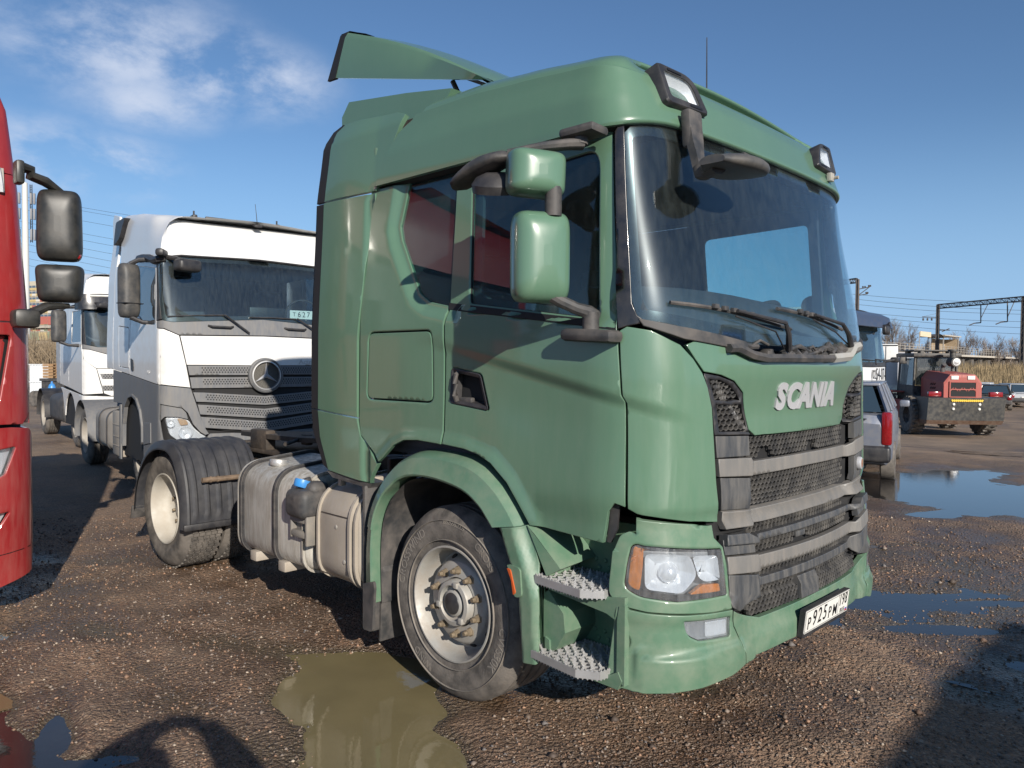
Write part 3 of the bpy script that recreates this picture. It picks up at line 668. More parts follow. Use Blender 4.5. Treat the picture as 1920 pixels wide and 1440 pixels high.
# --- cowl and wipers below the windscreen
cw = sym([(1.17, 1.935), (.80, 1.888), (.49, 1.852), (0, 1.848)], [(1.145, 1.90), (1.0, 1.85), (.77, 1.83), (.52, 1.79), (0, 1.79)])
panel('scuttle', T, M['dark'], cw, SG0, step=.07, off=-.10, depth=.02, roll=0)
b = MB()
random.seed(12)
for k in range(26):
    a = random.uniform(-.6, .55); z = 1.80+random.random()*.05+abs(a)*.03; l = random.uniform(.05, .2)
    b.tube([SG0(a, z), SG0(a+l*.5, z+random.uniform(-.02, .03)), SG0(a+l, z+random.uniform(-.02, .02))], random.uniform(.005, .015), 6)
for k in range(14):
    a = random.uniform(-.6, .45); b.box(SG0.out(-.04)(a, 1.815+random.random()*.03), (.05, random.uniform(.03, .12), .04), .006, rz=random.uniform(-.2, .2), rx=random.uniform(-.3, .3))
b.build('wiper_linkage', M['muddark'], T)
pl_ = [(1.20, 1.955), (1.02, 1.925), (.80, 1.895), (.62, 1.868), (.60, 1.825), (.78, 1.845), (1.0, 1.872), (1.18, 1.925)]
both('scuttle_cover', M['muddark'], pl_, step=.05, off=.012, depth=.03)
b = MB(); b.tube([SG0.out(.02)(a, z) for a, z in ((.76, 1.835), (.70, 1.838), (.60, 1.808), (.50, 1.795), (.3, 1.797), (0, 1.797), (-.2, 1.80))], .021, 6); b.build('slam_panel', M['muddark'], T)
b = MB(); b.tube([SG0.out(.02)(a, z) for a, z in ((-.19, 1.80), (-.45, 1.812), (-.50, 1.83), (-.56, 1.862), (-.68, 1.875))], .026, 6); b.build('slam_panel_end', mat('grey_bracket', (.33, .33, .31), .6, dirt=.5), T)
for (a0, z0, a1, z1, a2, z2) in ((.29, 1.835, .36, 1.952, 1.06, 2.022), (-.53, 1.87, -.30, 1.972, .34, 2.028)):
    mid = ((a1+a2)*.5, (z1+z2)*.5+.006)
    b = MB(); b.tube([SG0.out(.02)(a0, z0), SG0.out(.05)(a0+(a1-a0)*.6, z0+(z1-z0)*.6), SG0.out(.055)(a1, z1), SG0.out(.045)(*mid)], [.016, .013, .010, .008], 8)
    b.tube([SG0.out(.012)(a0+.03, z0+.01), SG0.out(.03)(a1+.05, z1-.035), SG0.out(.03)(mid[0], mid[1]-.02)], .004, 6)
    wp = b.build('wiper', M['black'], T)
    b = MB(); dz = (z2-z1)/(a2-a1)
    b.tube([SG0.out(.012)(a, z1+(a-a1)*dz+.008*sin((a-a1)/(a2-a1)*pi)) for a in [a1-.12+(a2-a1+.12)*i/9 for i in range(10)]], .009, 6)
    for i in range(5): a = mid[0]-.12+.06*i; b.box(SG0.out(.026)(a, z1+(a-a1)*dz+.012), (.02, .035, .02), .003)
    b.build('wiper_blade', M['muddark'], wp)
# --- roof
def Htop(x): return interp(x, [(-.7, 3.245), (-.3, 3.26), (.1, 3.255), (.45, 3.225), (.8, 3.185), (1.05, 3.15), (1.3, 3.12)])
GS = [(0, -.004), (.02, -.028), (.06, -.030), (.35, -.020), (.60, .010), (.70, .016), (.715, .044), (.80, .062), (.88, .115), (.94, .18), (1.0, .32)]
GF = [(0, .0), (.03, -.020), (.06, -.022), (.3, .012), (.55, .045), (.75, .085), (.85, .125), (.93, .19), (1.0, .34)]
HT = [(0, 0), (.02, .004), (.06, .05), (.35, .36), (.6, .62), (.7, .725), (.715, .735), (.80, .81), (.88, .90), (.94, .955), (1., 1.)]
def lin(t, tab):
    for (a, b_), (c, d) in zip(tab, tab[1:]):
        if t <= c: return b_+(d-b_)*(t-a)/(c-a)
    return tab[-1][1]
def roofpt(u, t):
    # u in [-1, 1] : 0 = front centre, +-1 = rear edge; the rear edge leans forward with height
    z_ = 2.775+lin(t, HT)*.47
    xr = interp(z_, [(2.76, -.672), (2.95, -.56), (3.05, -.49), (3.1, -.36), (3.2, -.28), (3.3, -.2)])
    amax = SG0.ax(xr); a = u*amax
    z0 = 2.775+.032*(1-sms(abs(a), .9, 1.35))
    x, y = SG0.plan(a); P0 = SG0(a, z0); n = SG0.nplan(a); wf = sms(x, .85, 1.30)
    crease = sms(abs(a), 1.35, 1.75)   # shoulder fades towards the front corner
    g = lin(t, GS)*(1-wf)+lin(t, GF)*wf
    g = g if wf > 0 else g
    H = Htop(P0[0])-(.02*wf)
    return (P0[0]-n[0]*g, P0[1]-n[1]*g, z0+(H-z0)*lin(t, HT))
US = []
u = -1.
NU = 150
US = [-1+2*i/NU for i in range(NU+1)]
TS = [0, .01, .02, .04, .06, .1, .15, .2, .25, .3, .35, .4, .45, .5, .55, .6, .65, .69, .70, .7075, .715, .74, .77, .80, .84, .88, .91, .94, .97, 1.]
b = MB(); G_ = [[roofpt(u, t) for u in US] for t in TS]; b.grid(G_)
ring = G_[-1]; half = NU//2; rows = []
for i in range(0, half+1):
    p, q_ = Vector(ring[i]), Vector(ring[NU-i]); rows.append([tuple(p.lerp(q_, k/10)+Vector((0, 0, .035*sin(pi*k/10)*min(1, (half-i)/12)))) for k in range(11)])
b.grid(rows[:-1]); b.add([ring[half-1], ring[half], ring[half+1]], [(0, 1, 2)])
b.build('roof', M['green'], T, smooth=50)
# dark liner that closes the gap under the roof edge
b = MB(); b.grid([[tuple(Vector(roofpt(u, 0))+Vector((0, 0, 0))) for u in US], [tuple(Vector(SG0.out(-.05)(u*SG0.ax(-.672), 2.77))) for u in US]]); b.build('roof_gutter', M['dark'], T)
# roof corner lamps
for s in (1, -1):
    Q = [Vector((1.121, -.912*s, 2.902)), Vector((1.139, -.600*s, 2.908)), Vector((1.101, -.690*s, 3.070)), Vector((1.066, -.930*s, 3.088))]
    nr = (Q[1]-Q[0]).cross(Q[3]-Q[0]).normalized(); nr = nr if nr.x > 0 else -nr
    ctr = sum(Q, Vector())/4
    def qm(u, v, h): return tuple((Q[0]*(1-u)+Q[1]*u)*(1-v)+(Q[3]*(1-u)+Q[2]*u)*v+nr*h-Vector((1, 0, 0))*.05*0)
    def lean(u): return 0
    P0 = rnd([(0, 0), (1, 0), (1, 1), (0, 1)], [.12, .1, .35, .1], 5); P1 = rnd([(.17, .22), (.86, .20), (.86, .82), (.17, .86)], .08, 4)
    P1 = P1[:]; n0 = len(P0); P1 = [((P0[i][0]-.5)*.72+.5, (P0[i][1]-.5)*.64+.52) for i in range(n0)]
    b = MB(); b.grid([[qm(u, v, -.07) for u, v in P0], [qm(u, v, .004) for u, v in P0], [qm((u-.5)*.95+.5, (v-.5)*.94+.5, .013) for u, v in P0], [qm(u, v, .010) for u, v in P1], [qm(u, v, -.025) for u, v in P1]], close=True)
    lo = b.build('roof_lamp', M['black'], T, smooth=40)
    b = MB(); b.grid([[qm(u, v, -.004) for u, v in P1], [qm((u-.5)*.75+.5, (v-.5)*.75+.5, -.03) for u, v in P1], [qm((u-.5)*.2+.5, (v-.5)*.2+.5, -.045) for u, v in P1]], close=True); b.add([qm((u-.5)*.2+.5, (v-.5)*.2+.5, -.045) for u, v in P1], [list(range(n0))])
    b.build('lamp_reflector', M['chrome'], lo)
    b = MB(); b.add([qm(u, v, .006) for u, v in P1], [list(range(n0))]); b.build('lamp_lens', M['lens'], lo, smooth=0)
    for (u0, u1, v) in ((.25, .62, .90), (.55, .85, .11)): b = MB(); b.add([qm(u0, v-.03, .0155), qm(u1, v-.03, .0155), qm(u1, v+.03, .0155), qm(u0, v+.03, .0155)], [(0, 1, 2, 3)]); b.build('lamp_slot', M['ink'], lo, smooth=0)
    b = MB(); b.box((1.150, -.775*s, 2.873), (.03, .05, .05), .006); b.tube([(1.14, -.79*s, 2.87), (1.19, -.79*s, 2.87)], .010, 8); b.build('mirror_bracket_plate', M['alu'], T)
b = MB(); b.tube([(.76, .03, 3.18), (.76, .03, 3.30), (.757, .03, 3.575)], [.008, .004, .0025], 6); b.build('aerial', M['black'], T)
# --- roof deflector, closing board and side deflectors
bd0, bd1 = .05, -1.36
def board(u, v):   # u 0 front .. 1 rear, v -1..1 across
    x = bd0+(bd1-bd0)*u-.07*u*(1-abs(v)**4); z = 3.295+.69*u**.93-.030*max(0, abs(v)-.80)/.2*1.6
    return (x, v*.90, z+.045*sin(pi*u)*.8)
b = MB(); b.grid([[board(i/10, -1+2*j/24) for j in range(25)] for i in range(11)])
b.grid([[tuple(Vector(board(i/10, -1+2*j/24))-Vector((0, 0, .02))) for j in range(25)] for i in range(11)])
df = b.build('roof_deflector', M['green'], T, smooth=50)
for s in (-1, 1):
    top = [board(i/10, s) for i in range(11)]
    bot = [(bd0-.05+(-1.51-bd0+.05)*i/10, s*.90, 3.288+(3.68-3.288)*(i/10)) for i in range(11)]
    b = MB(); b.grid([top, [(p[0], p[1]*1.0+s*.012, p[2]) for p in [tuple(Vector(t_).lerp(Vector(b_), .12)) for t_, b_ in zip(top, bot)]], bot]); b.grid([[(p[0], p[1]-s*.015, p[2]) for p in top], [(p[0], p[1]-s*.015, p[2]) for p in bot]])
    b.grid([bot, [(p[0], p[1]-s*.015, p[2]) for p in bot]]); b.build('deflector_cheek', M['green'], df)
    # rubber trailing edge
    t0 = Vector(top[-1]); b0 = Vector(bot[-1]); dr = Vector((-.085, 0, .012)); b = MB()
    for (A_, B_) in ((t0+Vector((.0, 0, .004)), b0+Vector((0, 0, -.004))),): b.hexa([A_+Vector((0, s*.006, 0)), A_+Vector((0, -s*.02, 0)), B_+Vector((0, -s*.02, 0)), B_+Vector((0, s*.006, 0))], [A_+dr+Vector((0, s*.004, -.012)), A_+dr+Vector((0, -s*.015, -.012)), B_+dr*1.1+Vector((0, -s*.015, -.01)), B_+dr*1.1+Vector((0, s*.004, -.01))])
    b.build('rubber_edge', M['rubber'], df)
    b = MB(); b.tube([(-.32, s*.80, 3.24), (-.40, s*.82, 3.40)], .016, 8); b.build('deflector_strut', M['black'], df)
E1 = [board(1, -1+2*j/24) for j in range(25)]
b = MB(); b.grid([[(p[0]+.02, p[1], p[2]+.006) for p in E1], [(p[0]-.08, p[1], p[2]+.012) for p in E1], [(p[0]-.08, p[1], p[2]-.005) for p in E1], [(p[0]+.02, p[1], p[2]-.03) for p in E1]], close=False); b.build('rubber_edge', M['rubber'], df)
# closing board on the roof between cab and body
b = MB()
cb = [(-.22, 3.275), (-.62, 3.345), (-1.22, 3.43), (-1.30, 3.35), (-1.30, 3.20), (-.30, 3.18)]
b.prism(cb, lambda x, z: (x, -.985, z), lambda x, z: (x, .985, z)); b.build('roof_closing_board', M['green'], T, smooth=0)
def sdef(a, z): # side deflector skin: flush with the cab, toeing in a little to the rear
    x, y = SG0.plan(abs(a)); y = abs(y); s = 1 if a >= 0 else -1
    inn = interp(z, [(1.95, 0), (2.76, .035), (3.1, .06), (3.25, .12)])
    inn += .03*sms(x, -.80, -.70)*0
    k = -.020*(1-sms(abs(x+.715), .0, .045))*(1-sms(z, 2.70, 2.80))
    return (x, -s*(y-inn+k+.012*sin(max(0, min(1, (-.7-x)/.6))*pi)), z)
xa = SG0.ax
U1 = [(xa(-.675), 2.755), (xa(-.655), 2.79), (xa(-.57), 2.95), (xa(-.50), 3.06), (xa(-.455), 3.155), (xa(-.55), 3.19), (xa(-.95), 3.232), (xa(-1.10), 3.235), (xa(-1.17), 3.20), (xa(-1.215), 2.765)]
U2 = [(xa(-.690), 2.742), (xa(-1.222), 2.758), (xa(-1.235), 1.470), (xa(-.800), 1.442), (xa(-.800), 1.9), (xa(-.745), 2.35)]
U3 = [(xa(-.803), 1.436), (xa(-1.237), 1.463), (xa(-1.21), 1.30), (xa(-1.105), 1.10), (xa(-.70), 1.063), (xa(-.605), 1.185), (xa(-.77), 1.335)]
sdp = {}
for nm, U in (('side_deflector', U1), ('side_deflector', U2), ('side_deflector_lower', U3)):
    for s in (0, 1): 
        o = panel(nm, T, M['green'], U if s == 0 else mir(U), sdef, step=.04, depth=.025, off=0)
R1 = [(xa(-1.215), 2.765), (xa(-1.17), 3.20), (xa(-1.10), 3.235), (xa(-1.13), 3.247), (xa(-1.235), 3.22), (xa(-1.275), 3.15), (xa(-1.318), 2.767)]
R2 = [(xa(-1.222), 2.755), (xa(-1.320), 2.757), (xa(-1.325), 1.47), (xa(-1.235), 1.470)]
R3 = [(xa(-1.237), 1.463), (xa(-1.325), 1.466), (xa(-1.30), 1.32), (xa(-1.175), 1.125), (xa(-1.105), 1.10), (xa(-1.21), 1.30)]
for U in (R1, R2, R3):
    for s in (0, 1): panel('rubber_edge', T, M['rubber'], U if s == 0 else mir(U), sdef, step=.05, depth=.02, off=-.004)
for s in (1, -1):
    b = MB(); b.prism([(xa(-1.12), 1.095), (xa(-.70), 1.06), (xa(-.72), 1.03), (xa(-1.05), 1.06)], lambda a, z, s=s: sdef(a*s, z), lambda a, z, s=s: (sdef(a*s, z)[0], sdef(a*s, z)[1]*.9, z)); b.build('deflector_bottom_seal', M['muddark'], T, smooth=0)
# --- cab shell: back wall, roof lining, floor, inner sides, seats, dash
b = MB(); b.box((-.70, 0, 2.16), (.04, 2.30, 1.7), .01); b.build('rear_wall', mat('cab_back_green', GREEN, .5, dirt=.4), T)
b = MB(); b.box((-.66, 0, 2.05), (.03, 2.2, 1.5)); b.box((.12, 0, 2.79), (1.5, 2.1, .03)); b.box((.9, 0, 2.79), (.30, 1.7, .03)); b.box((.15, 0, 1.28), (1.6, 2.2, .05)); b.box((1.05, 0, 1.28), (.4, 1.7, .05)); b.build('cab_lining', M['interior'], T)
INN = [(3.07, 1.30), (1.36, 1.30), (1.36, 2.76), (3.07, 2.76)]
for s in (0, 1):
    g = rnd([(2.235, 2.65), (1.475, 2.67), (1.44, 2.0), (2.21, 2.10)], .05)
    panel('door_lining', T, M['interior'], INN if s == 0 else mir(INN), SG0, step=.12, off=-.075, depth=.02, roll=0, holes=[g if s == 0 else mir(g)])
b = MB()
db = []
for i in range(9):
    y = -1.06+2.12*i/8; ex = .10*(1-(y/1.06)**2)
    db.append([(.62-ex*0, y, 1.30), (.68, y, 1.80), (.70, y, 2.06+.04*(1-(y/1.06)**2)), (.80, y, 2.115+.055*(1-(y/1.06)**2)), (1.00, y, 2.08+.03*(1-(y/1.06)**2)), (1.12+ex, y, 1.99), (1.17+ex, y, 1.90), (1.17+ex, y, 1.35)])
b.grid(db); b.build('dashboard', M['interior'], T)
b = MB(); b.grid([[(.66+.18*sin(pi*j/8)*0+.14*j/8, .25+.62*i/8, 2.03+.10*sin(pi*i/8)*(1-.2*j/8)) for j in range(9)] for i in range(9)]); b.box((.74, .56, 2.06), (.2, .46, .1), .04); b.build('instrument_binnacle', M['interior'], T)
Tm = Matrix.Translation((.72, .62, 1.99)) @ Euler((0, radians(-42), 0)).to_matrix().to_4x4() @ Euler((radians(90), 0, 0)).to_matrix().to_4x4()
b = MB(); b.grid([[(sin(2*pi*i/36)*(.225+.016*cos(2*pi*j/10)), .016*sin(2*pi*j/10), cos(2*pi*i/36)*(.225+.016*cos(2*pi*j/10))) for j in range(10)] for i in range(37)], T=Tm, close=True)
for q in (0, 2.1, 4.2): b.tube([(0, 0, 0), (sin(q)*.22, 0, cos(q)*.22)], .016, 6, T=Tm)
b.lathe([(0, -.03), (.06, -.025), (.075, 0), (0, .02)], 20, T=Tm); b.build('steering_wheel', M['black'], T)
for y in (-.60, .60):
    b = MB(); b.box((-.05, y, 1.75), (.5, .5, .16), .06); b.box((-.32, y, 2.08), (.16, .5, .66), .06, ry=-.12); b.box((-.40, y, 2.50), (.1, .3, .2), .04); b.box((-.05, y, 1.5), (.3, .3, .4), .02); b.build('seat', M['interior'], T)
O = Vector((.9, 1.12, 2.15)); b = MB(); b.lathe([(0, .0), (.04, -.01), (.06, -.02), (.065, 0)], 20, T=Matrix.Translation(O)); b.build('door_speaker', M['black'], T)
# --- wheels
def wheel(x, y, R, Wd, sgn, kind, par=T, lettering=None, spin=0., mw=None):
    """sgn: -1 outer face towards -Y.  local axis +Y = inward"""
    wt = empty('front_wheel' if kind == 'front' else 'rear_wheel', (x, y, R), 0, parent=par)
    Tm = Matrix.Diagonal((1, -sgn, 1, 1)) @ Matrix.Rotation(spin, 4, 'Y')
    rl = .300
    prof = [(rl-.012, .012), (rl+.004, .004), (rl+.02, .004), (rl+.05, -.006), (rl+.09, -.014), (rl+.125, -.012), (R-.06, -.004), (R-.035, .010), (R-.016, .028), (R-.005, .050)]
    ng = 4
    for k in range(ng):
        yc = .05+(Wd-.1)*(k+.5)/ng; prof += [(R, yc-.03), (R, yc-.010), (R-.012, yc-.007), (R-.012, yc+.007), (R, yc+.010)]
    prof += [(R, Wd-.06), (R-.005, Wd-.05), (R-.03, Wd-.015), (R-.09, Wd+.0), (rl+.02, Wd-.01), (rl-.01, Wd-.015)]
    b = MB(); b.lathe(prof, 72, Tm); b.build('tyre', M['tyre'], wt, smooth=30)
    if lettering:
        b = MB()
        for s_, ang, rad, sz in lettering:
            text3(b, s_, sz, lambda u, v, h, ang=ang, rad=rad: tuple(Tm @ Vector((-(rad+v)*sin(ang-u/rad), -.0125-h, (rad+v)*cos(ang-u/rad)))) if sgn < 0 else tuple(Tm @ Vector(((rad+v)*sin(ang-u/rad), -.0125-h, (rad+v)*cos(ang-u/rad)))), .0022, bold=.0)
        for rr in (rl+.035, R-.07): b.lathe([(rr-.002, -.008), (rr-.001, -.0165), (rr+.001, -.0165), (rr+.002, -.008)], 72, Tm)
        b.build('tyre_lettering', M['tyretxt'], wt, smooth=0)
    mw = mw or (M['wheel'] if kind == 'front' else M['wheel2'])
    b = MB()
    if kind == 'front':
        b.lathe([(rl-.01, .018), (rl+.003, .000), (rl+.001, -.006), (rl-.007, -.006), (rl-.012, .004), (rl-.022, .022), (rl-.026, .06), (rl-.034, .10), (rl-.045, .115), (.245, .112), (.228, .085), (.215, .060), (.205, .052), (.130, .050), (.126, .060), (.126, .10)], 72, Tm)
        rim = b.build('rim', mw, wt, smooth=40)
        b = MB(); b.lathe([(.122, .09), (.122, .020), (.116, .010), (.095, .006), (.090, .012), (.088, .030), (.075, .034), (.07, .030), (.070, .016), (.062, .008), (.03, .004), (0, .004)], 48, Tm)
        for k in range(3):
            q = k*2*pi/3+.3; b.box((.105*sin(q), .012, .105*cos(q)), (.03, .03, .03), .004, T=Tm)
        b.build('hub', M['wheel'], wt, smooth=40)
        b = MB(); b.lathe([(.0, -.006), (.035, -.004), (.055, .004), (.060, .012)], 40, Tm); b.build('hub_cap', M['black'], wt)
        for k in range(10):
            b = MB(); q = k*2*pi/10+.3; c = Vector((.232*sin(q), .093, .232*cos(q))); Rm = Matrix.Translation(c) @ Matrix.Rotation(q, 4, 'Y')
            b.lathe([(0, -.006), (.016, -.006), (.020, .0)], 12, Tm @ Rm @ Matrix.Rotation(radians(-50), 4, 'X'))
            b.build('hand_hole_disc', M['ink'], wt)  # dark disc on the rim, painting in the shade of an open hole
        for k in range(10):
            q = k*2*pi/10; b = MB(); Rm = Matrix.Translation((.1675*sin(q), .014, .1675*cos(q)))
            b.lathe([(0, -.012), (.011, -.012), (.012, -.008), (.012, .012)], 10, Tm @ Rm)
            b.lathe([(.012, .006), (.0185, .008), (.0185, .032), (.026, .036), (.026, .044), (.020, .05)], 6, Tm @ Rm); b.build('wheel_nut', M['nut'], wt, smooth=25)
    else:
        b.lathe([(rl-.01, .018), (rl+.003, .000), (rl+.001, -.006), (rl-.008, -.006), (rl-.012, .004), (rl-.020, .03), (rl-.026, .08), (rl-.040, .13), (.235, .150), (.19, .165), (.145, .17), (.13, .165)], 72, Tm)
        b.build('rim', mw, wt, smooth=40)
        b = MB(); b.lathe([(.13, .17), (.115, .15), (.10, .13), (.09, .125), (0, .125)], 40, Tm); b.build('hub', M['wheel'], wt)
        b = MB()
        for k in range(10):
            q = k*2*pi/10; b.lathe([(0, .130), (.012, .130), (.014, .17)], 8, Tm @ Matrix.Translation((.168*sin(q), 0, .168*cos(q))))
        b.build('wheel_nuts', M['nut'], wt)
    return wt
LT = [('CROSSWIND', radians(52), .405, .058), ('CWS30K', radians(-108), .405, .058), ('385/55R22.5', radians(-12), .425, .030), ('CROSSWIND', radians(-52)-.25, .405, .040), ('CARGO', radians(150), .405, .05)]
LT = [('CROSSWIND', radians(58), .400, .066), ('CWS30K', radians(-112), .400, .066), ('385/55R22.5', radians(-4), .425, .034), ('CROSS', radians(-42), .400, .055), ('WIND', radians(148), .400, .055)]
wheel(0, -1.165, .508, .385, -1, 'front', lettering=LT)
wheel(0, 1.165, .508, .385, 1, 'front')
XR = -3.696
for s in (-1, 1):
    wheel(XR, s*1.20, .502, .29, s, 'rear', lettering=None)
    wt = empty('inner_rear_wheel', (XR, s*.86, .502), 0, parent=T)
    b = MB(); b.lathe([(.29, .0), (.33, -.0), (.46, .0), (.495, .03), (.502, .06), (.502, .24), (.49, .27), (.45, .29), (.29, .29)], 64, Matrix.Diagonal((1, -s, 1, 1))); b.build('tyre', M['tyre'], wt)
# tread blocks on the rear duals
b = MB()
for s, y0 in ((-1, -1.20), (-1, -.86)):
    for k in range(96):
        q = 2*pi*k/96
        for j in range(5):
            yy = y0+.035+.05*j+(.012 if k % 2 else 0); cx = XR+.508*sin(q); cz = .502+.504*cos(q)
            b.box((cx, yy+.02, cz), (.026, .040, .012), ry=q)
b.build('tread_blocks', M['tyre'], T, smooth=0, kind='stuff')
# --- front wheel arch
def arc(pts, n=6):  # smooth a polyline (Catmull-Rom)
    o = []; P = [Vector(p) for p in pts]
    for i in range(len(P)-1):
        a = P[max(i-1, 0)]; b_ = P[i]; c = P[i+1]; d = P[min(i+2, len(P)-1)]
        for k in range(n):
            t = k/n; o.append(tuple(.5*((2*b_)+(c-a)*t+(2*a-5*b_+4*c-d)*t*t+(3*b_-a-3*c+d)*t**3)))
    o.append(tuple(P[-1])); return o
OUT = arc([(-.700, .40), (-.695, .70), (-.655, .90), (-.56, 1.065), (-.452, 1.179), (-.325, 1.257), (-.17, 1.297), (.10, 1.295), (.26, 1.265), (.395, 1.193), (.501, 1.097), (.567, 1.012)], 5)
INN_ = arc([(-.575, .40), (-.585, .70), (-.56, .88), (-.49, 1.01), (-.405, 1.085), (-.33, 1.133), (-.22, 1.163), (-.04, 1.168), (.18, 1.135), (.30, 1.075), (.36, 1.02), (.394, .985)], 5)
for s in (-1, 1):
    b = MB(); rows = []
    for (ox, oz), (ix, iz) in zip(OUT, INN_):
        def L_(t): return (ox+(ix-ox)*t, oz+(iz-oz)*t)
        rows.append([(*L_(-.05)[:1], s*1.02, L_(-.05)[1]), (L_(0)[0], s*1.175, L_(0)[1]), (L_(.10)[0], s*1.212, L_(.10)[1]), (L_(.25)[0], s*1.235, L_(.25)[1]), (L_(.92)[0], s*1.262, L_(.92)[1]), (L_(1)[0], s*1.255, L_(1)[1]), (L_(1.02)[0], s*1.22, L_(1.02)[1]), (L_(.9)[0], s*1.10, L_(.9)[1])])
    k0 = 8
    b.grid(rows[k0:]); b.build('wheel_arch', M['green_low'], T, smooth=28)
    b = MB(); r2s = [[(p[0], p[1]-s*.006, p[2]) for p in r] for r in rows[:k0+1]]; b.grid(r2s); b.build('wheel_arch_rear', M['green_low'], T, smooth=28)
    # inner liner and mud flap
    b = MB(); b.grid([[(x*.97, s*yy, z*.985) for yy in (.55, 1.0, 1.20)] for x, z in INN_]); b.grid([[(x*1.02-.03, s*yy, z*1.01) for yy in (.55, 1.02)] for x, z in INN_]); b.build('arch_liner', M['muddark'], T, smooth=50)
    b = MB(); b.box((-.60, s*1.20, .33), (.012, .07, .20), .003); b.box((-.585, s*.98, .38), (.02, .42, .44), .006, ry=.05); b.build('mud_flap', M['muddark'], T)
    b = MB()
    pn = rnd([(-.655, .235), (-.565, .24), (-.545, .50), (-.555, .53), (-.655, .50)], .02); b.prism(pn, lambda x, z: (x, s*1.262, z), lambda x, z: (x, s*1.245, z)); b.build('flap_plate', M['muddark'], T, smooth=0)
    # forward part of the arch down to the step
    FP = [(.394, .982), (.567, 1.010), (.596, 1.022), (.66, .85), (.690, .70), (.704, .409), (.595, .392), (.560, .55), (.560, .70), (.50, .83)]
    def fpm(x, z, s=s):
        c = interp(z, [(.4, .50), (.7, .50), (1.0, .50)]); edge = .10-abs(x-interp(z, [(.4, .65), (.7, .625), (1.0, .50)]))
        return (x, s*(1.262-.055*(1-sms(edge, -.0, .07))), z)
    panel('arch_front', T, M['green_low'], rnd(FP, [.0, 0, 0, 0, 0, .02, .03, 0, 0, 0]), fpm, step=.016, depth=.10, off=0, sgn=-1 if s < 0 else 1)
    # side marker
    b = MB(); mk = rnd([(.512, .835), (.60, .83), (.612, .70), (.565, .69), (.555, .78)], .02); 
    b.prism(mk, lambda x, z: (x, s*1.272, z), lambda x, z: (x, s*1.24, z)); mo = b.build('side_marker', M['green_low'], T, smooth=30)
    b = MB(); mk = rnd([(.522, .82), (.545, .815), (.578, .715), (.565, .70), (.55, .77)], .008); b.prism(mk, lambda x, z: (x, s*1.278, z), lambda x, z: (x, s*1.26, z)); b.build('marker_lens', M['amber'] if False else mat('orange_red_lens', (.5, .09, .02), .2, coat=.5), mo, smooth=0)
    # step well : back wall, shelves, cheek
    b = MB(); yb = s*.955
    b.box((.86, yb, .72), (.56, .02, .66)); 
    dim = []
    for zc in (.86, .53):
        for i in range(5):
            for j in range(3):
                b.lathe([(.0, -.006), (.008, -.005), (.012, .0)], 10, Matrix.Translation((.80+.055*i+(.02 if j % 2 else 0), yb+s*.012, zc-.035*j)) @ Matrix.Diagonal((1, -s, 1, 1)))
    b.build('step_well', M['green_rough'], T, smooth=40)
    b = MB()
    # upper cheek triangle from the arch to the step
    b.hexa([(.596, s*1.22, 1.02), (.70, s*1.20, .80), (.66, s*.98, .86), (.60, s*1.0, 1.05)], [(.64, s*1.215, .985), (.775, s*1.19, .845), (.80, s*.96, .87), (.64, s*.98, 1.02)])
    b.build('step_cheek', M['green_low'], T, smooth=0)
    b = MB()
    fz = [(.655, .775), (.70, .765), (1.04, .715), (1.10, .705), (1.10, .635), (1.065, .665), (.79, .672), (.70, .735), (.655, .745)]
    ch = [(.69, .81), (.72, .795), (1.10, .79), (1.135, .785), (1.125, .70), (1.09, .695), (1.05, .705), (.70, .735)]
    b.prism([(.68, .835), (.705, .800), (1.02, .775), (1.125, .790), (1.125, .705), (1.07, .690), (1.03, .705), (.705, .738), (.68, .72)], lambda x, z: (x, s*1.185, z), lambda x, z: (x, s*.96, z))
    b.prism([(.69, .52), (.69, .408), (1.10, .40), (1.12, .44), (1.10, .475), (1.06, .452), (.72, .435), (.715, .51)], lambda x, z: (x, s*1.195, z), lambda x, z: (x, s*.96, z))
    b.prism([(.672, .80), (.70, .735), (.79, .645), (.80, .56), (.745, .47), (.672, .44)], lambda x, z: (x, s*1.185, z), lambda x, z: (x, s*.96, z))
    b.prism([(1.10, .75), (1.13, .76), (1.13, .42), (1.09, .44), (1.09, .69)], lambda x, z: (x, s*1.19, z), lambda x, z: (x, s*.96, z))
    b.build('step_frame', M['green_low'], T, smooth=0)
    # open gratings
    for (zt, poly) in ((.792, [(.66, 1.235), (.95, 1.265), (1.03, 1.20), (1.03, .985), (.70, .985)]), (.458, [(.64, 1.235), (.665, 1.26), (.95, 1.29), (1.04, 1.24), (1.06, 1.13), (1.06, .985), (.69, .985)])):
        g = MB(); poly2 = poly if area(poly) > 0 else poly[::-1]
        n = len(poly)
        for i in range(n):
            a, c = poly[i], poly[(i+1) % n]; L0 = hypot(c[0]-a[0], c[1]-a[1]); th = atan2(c[1]-a[1], c[0]-a[0])
            g.box(((a[0]+c[0])/2, s*(a[1]+c[1])/2, zt-.004), (L0, .005, .034), rz=s*th)
            m = max(1, int(L0/.018))
            for k in range(m):
                t = (k+.5)/m; p = (a[0]+(c[0]-a[0])*t, s*(a[1]+(c[1]-a[1])*t)); 
                for z_, dz in ((zt+.013, .008), (zt-.021, -.008)): g.add([(p[0]-.006*cos(th), p[1]-s*.006*sin(th), z_), (p[0]+.006*cos(th), p[1]+s*.006*sin(th), z_), (p[0], p[1], z_+dz)], [(0, 1, 2)])
        pitch = .050
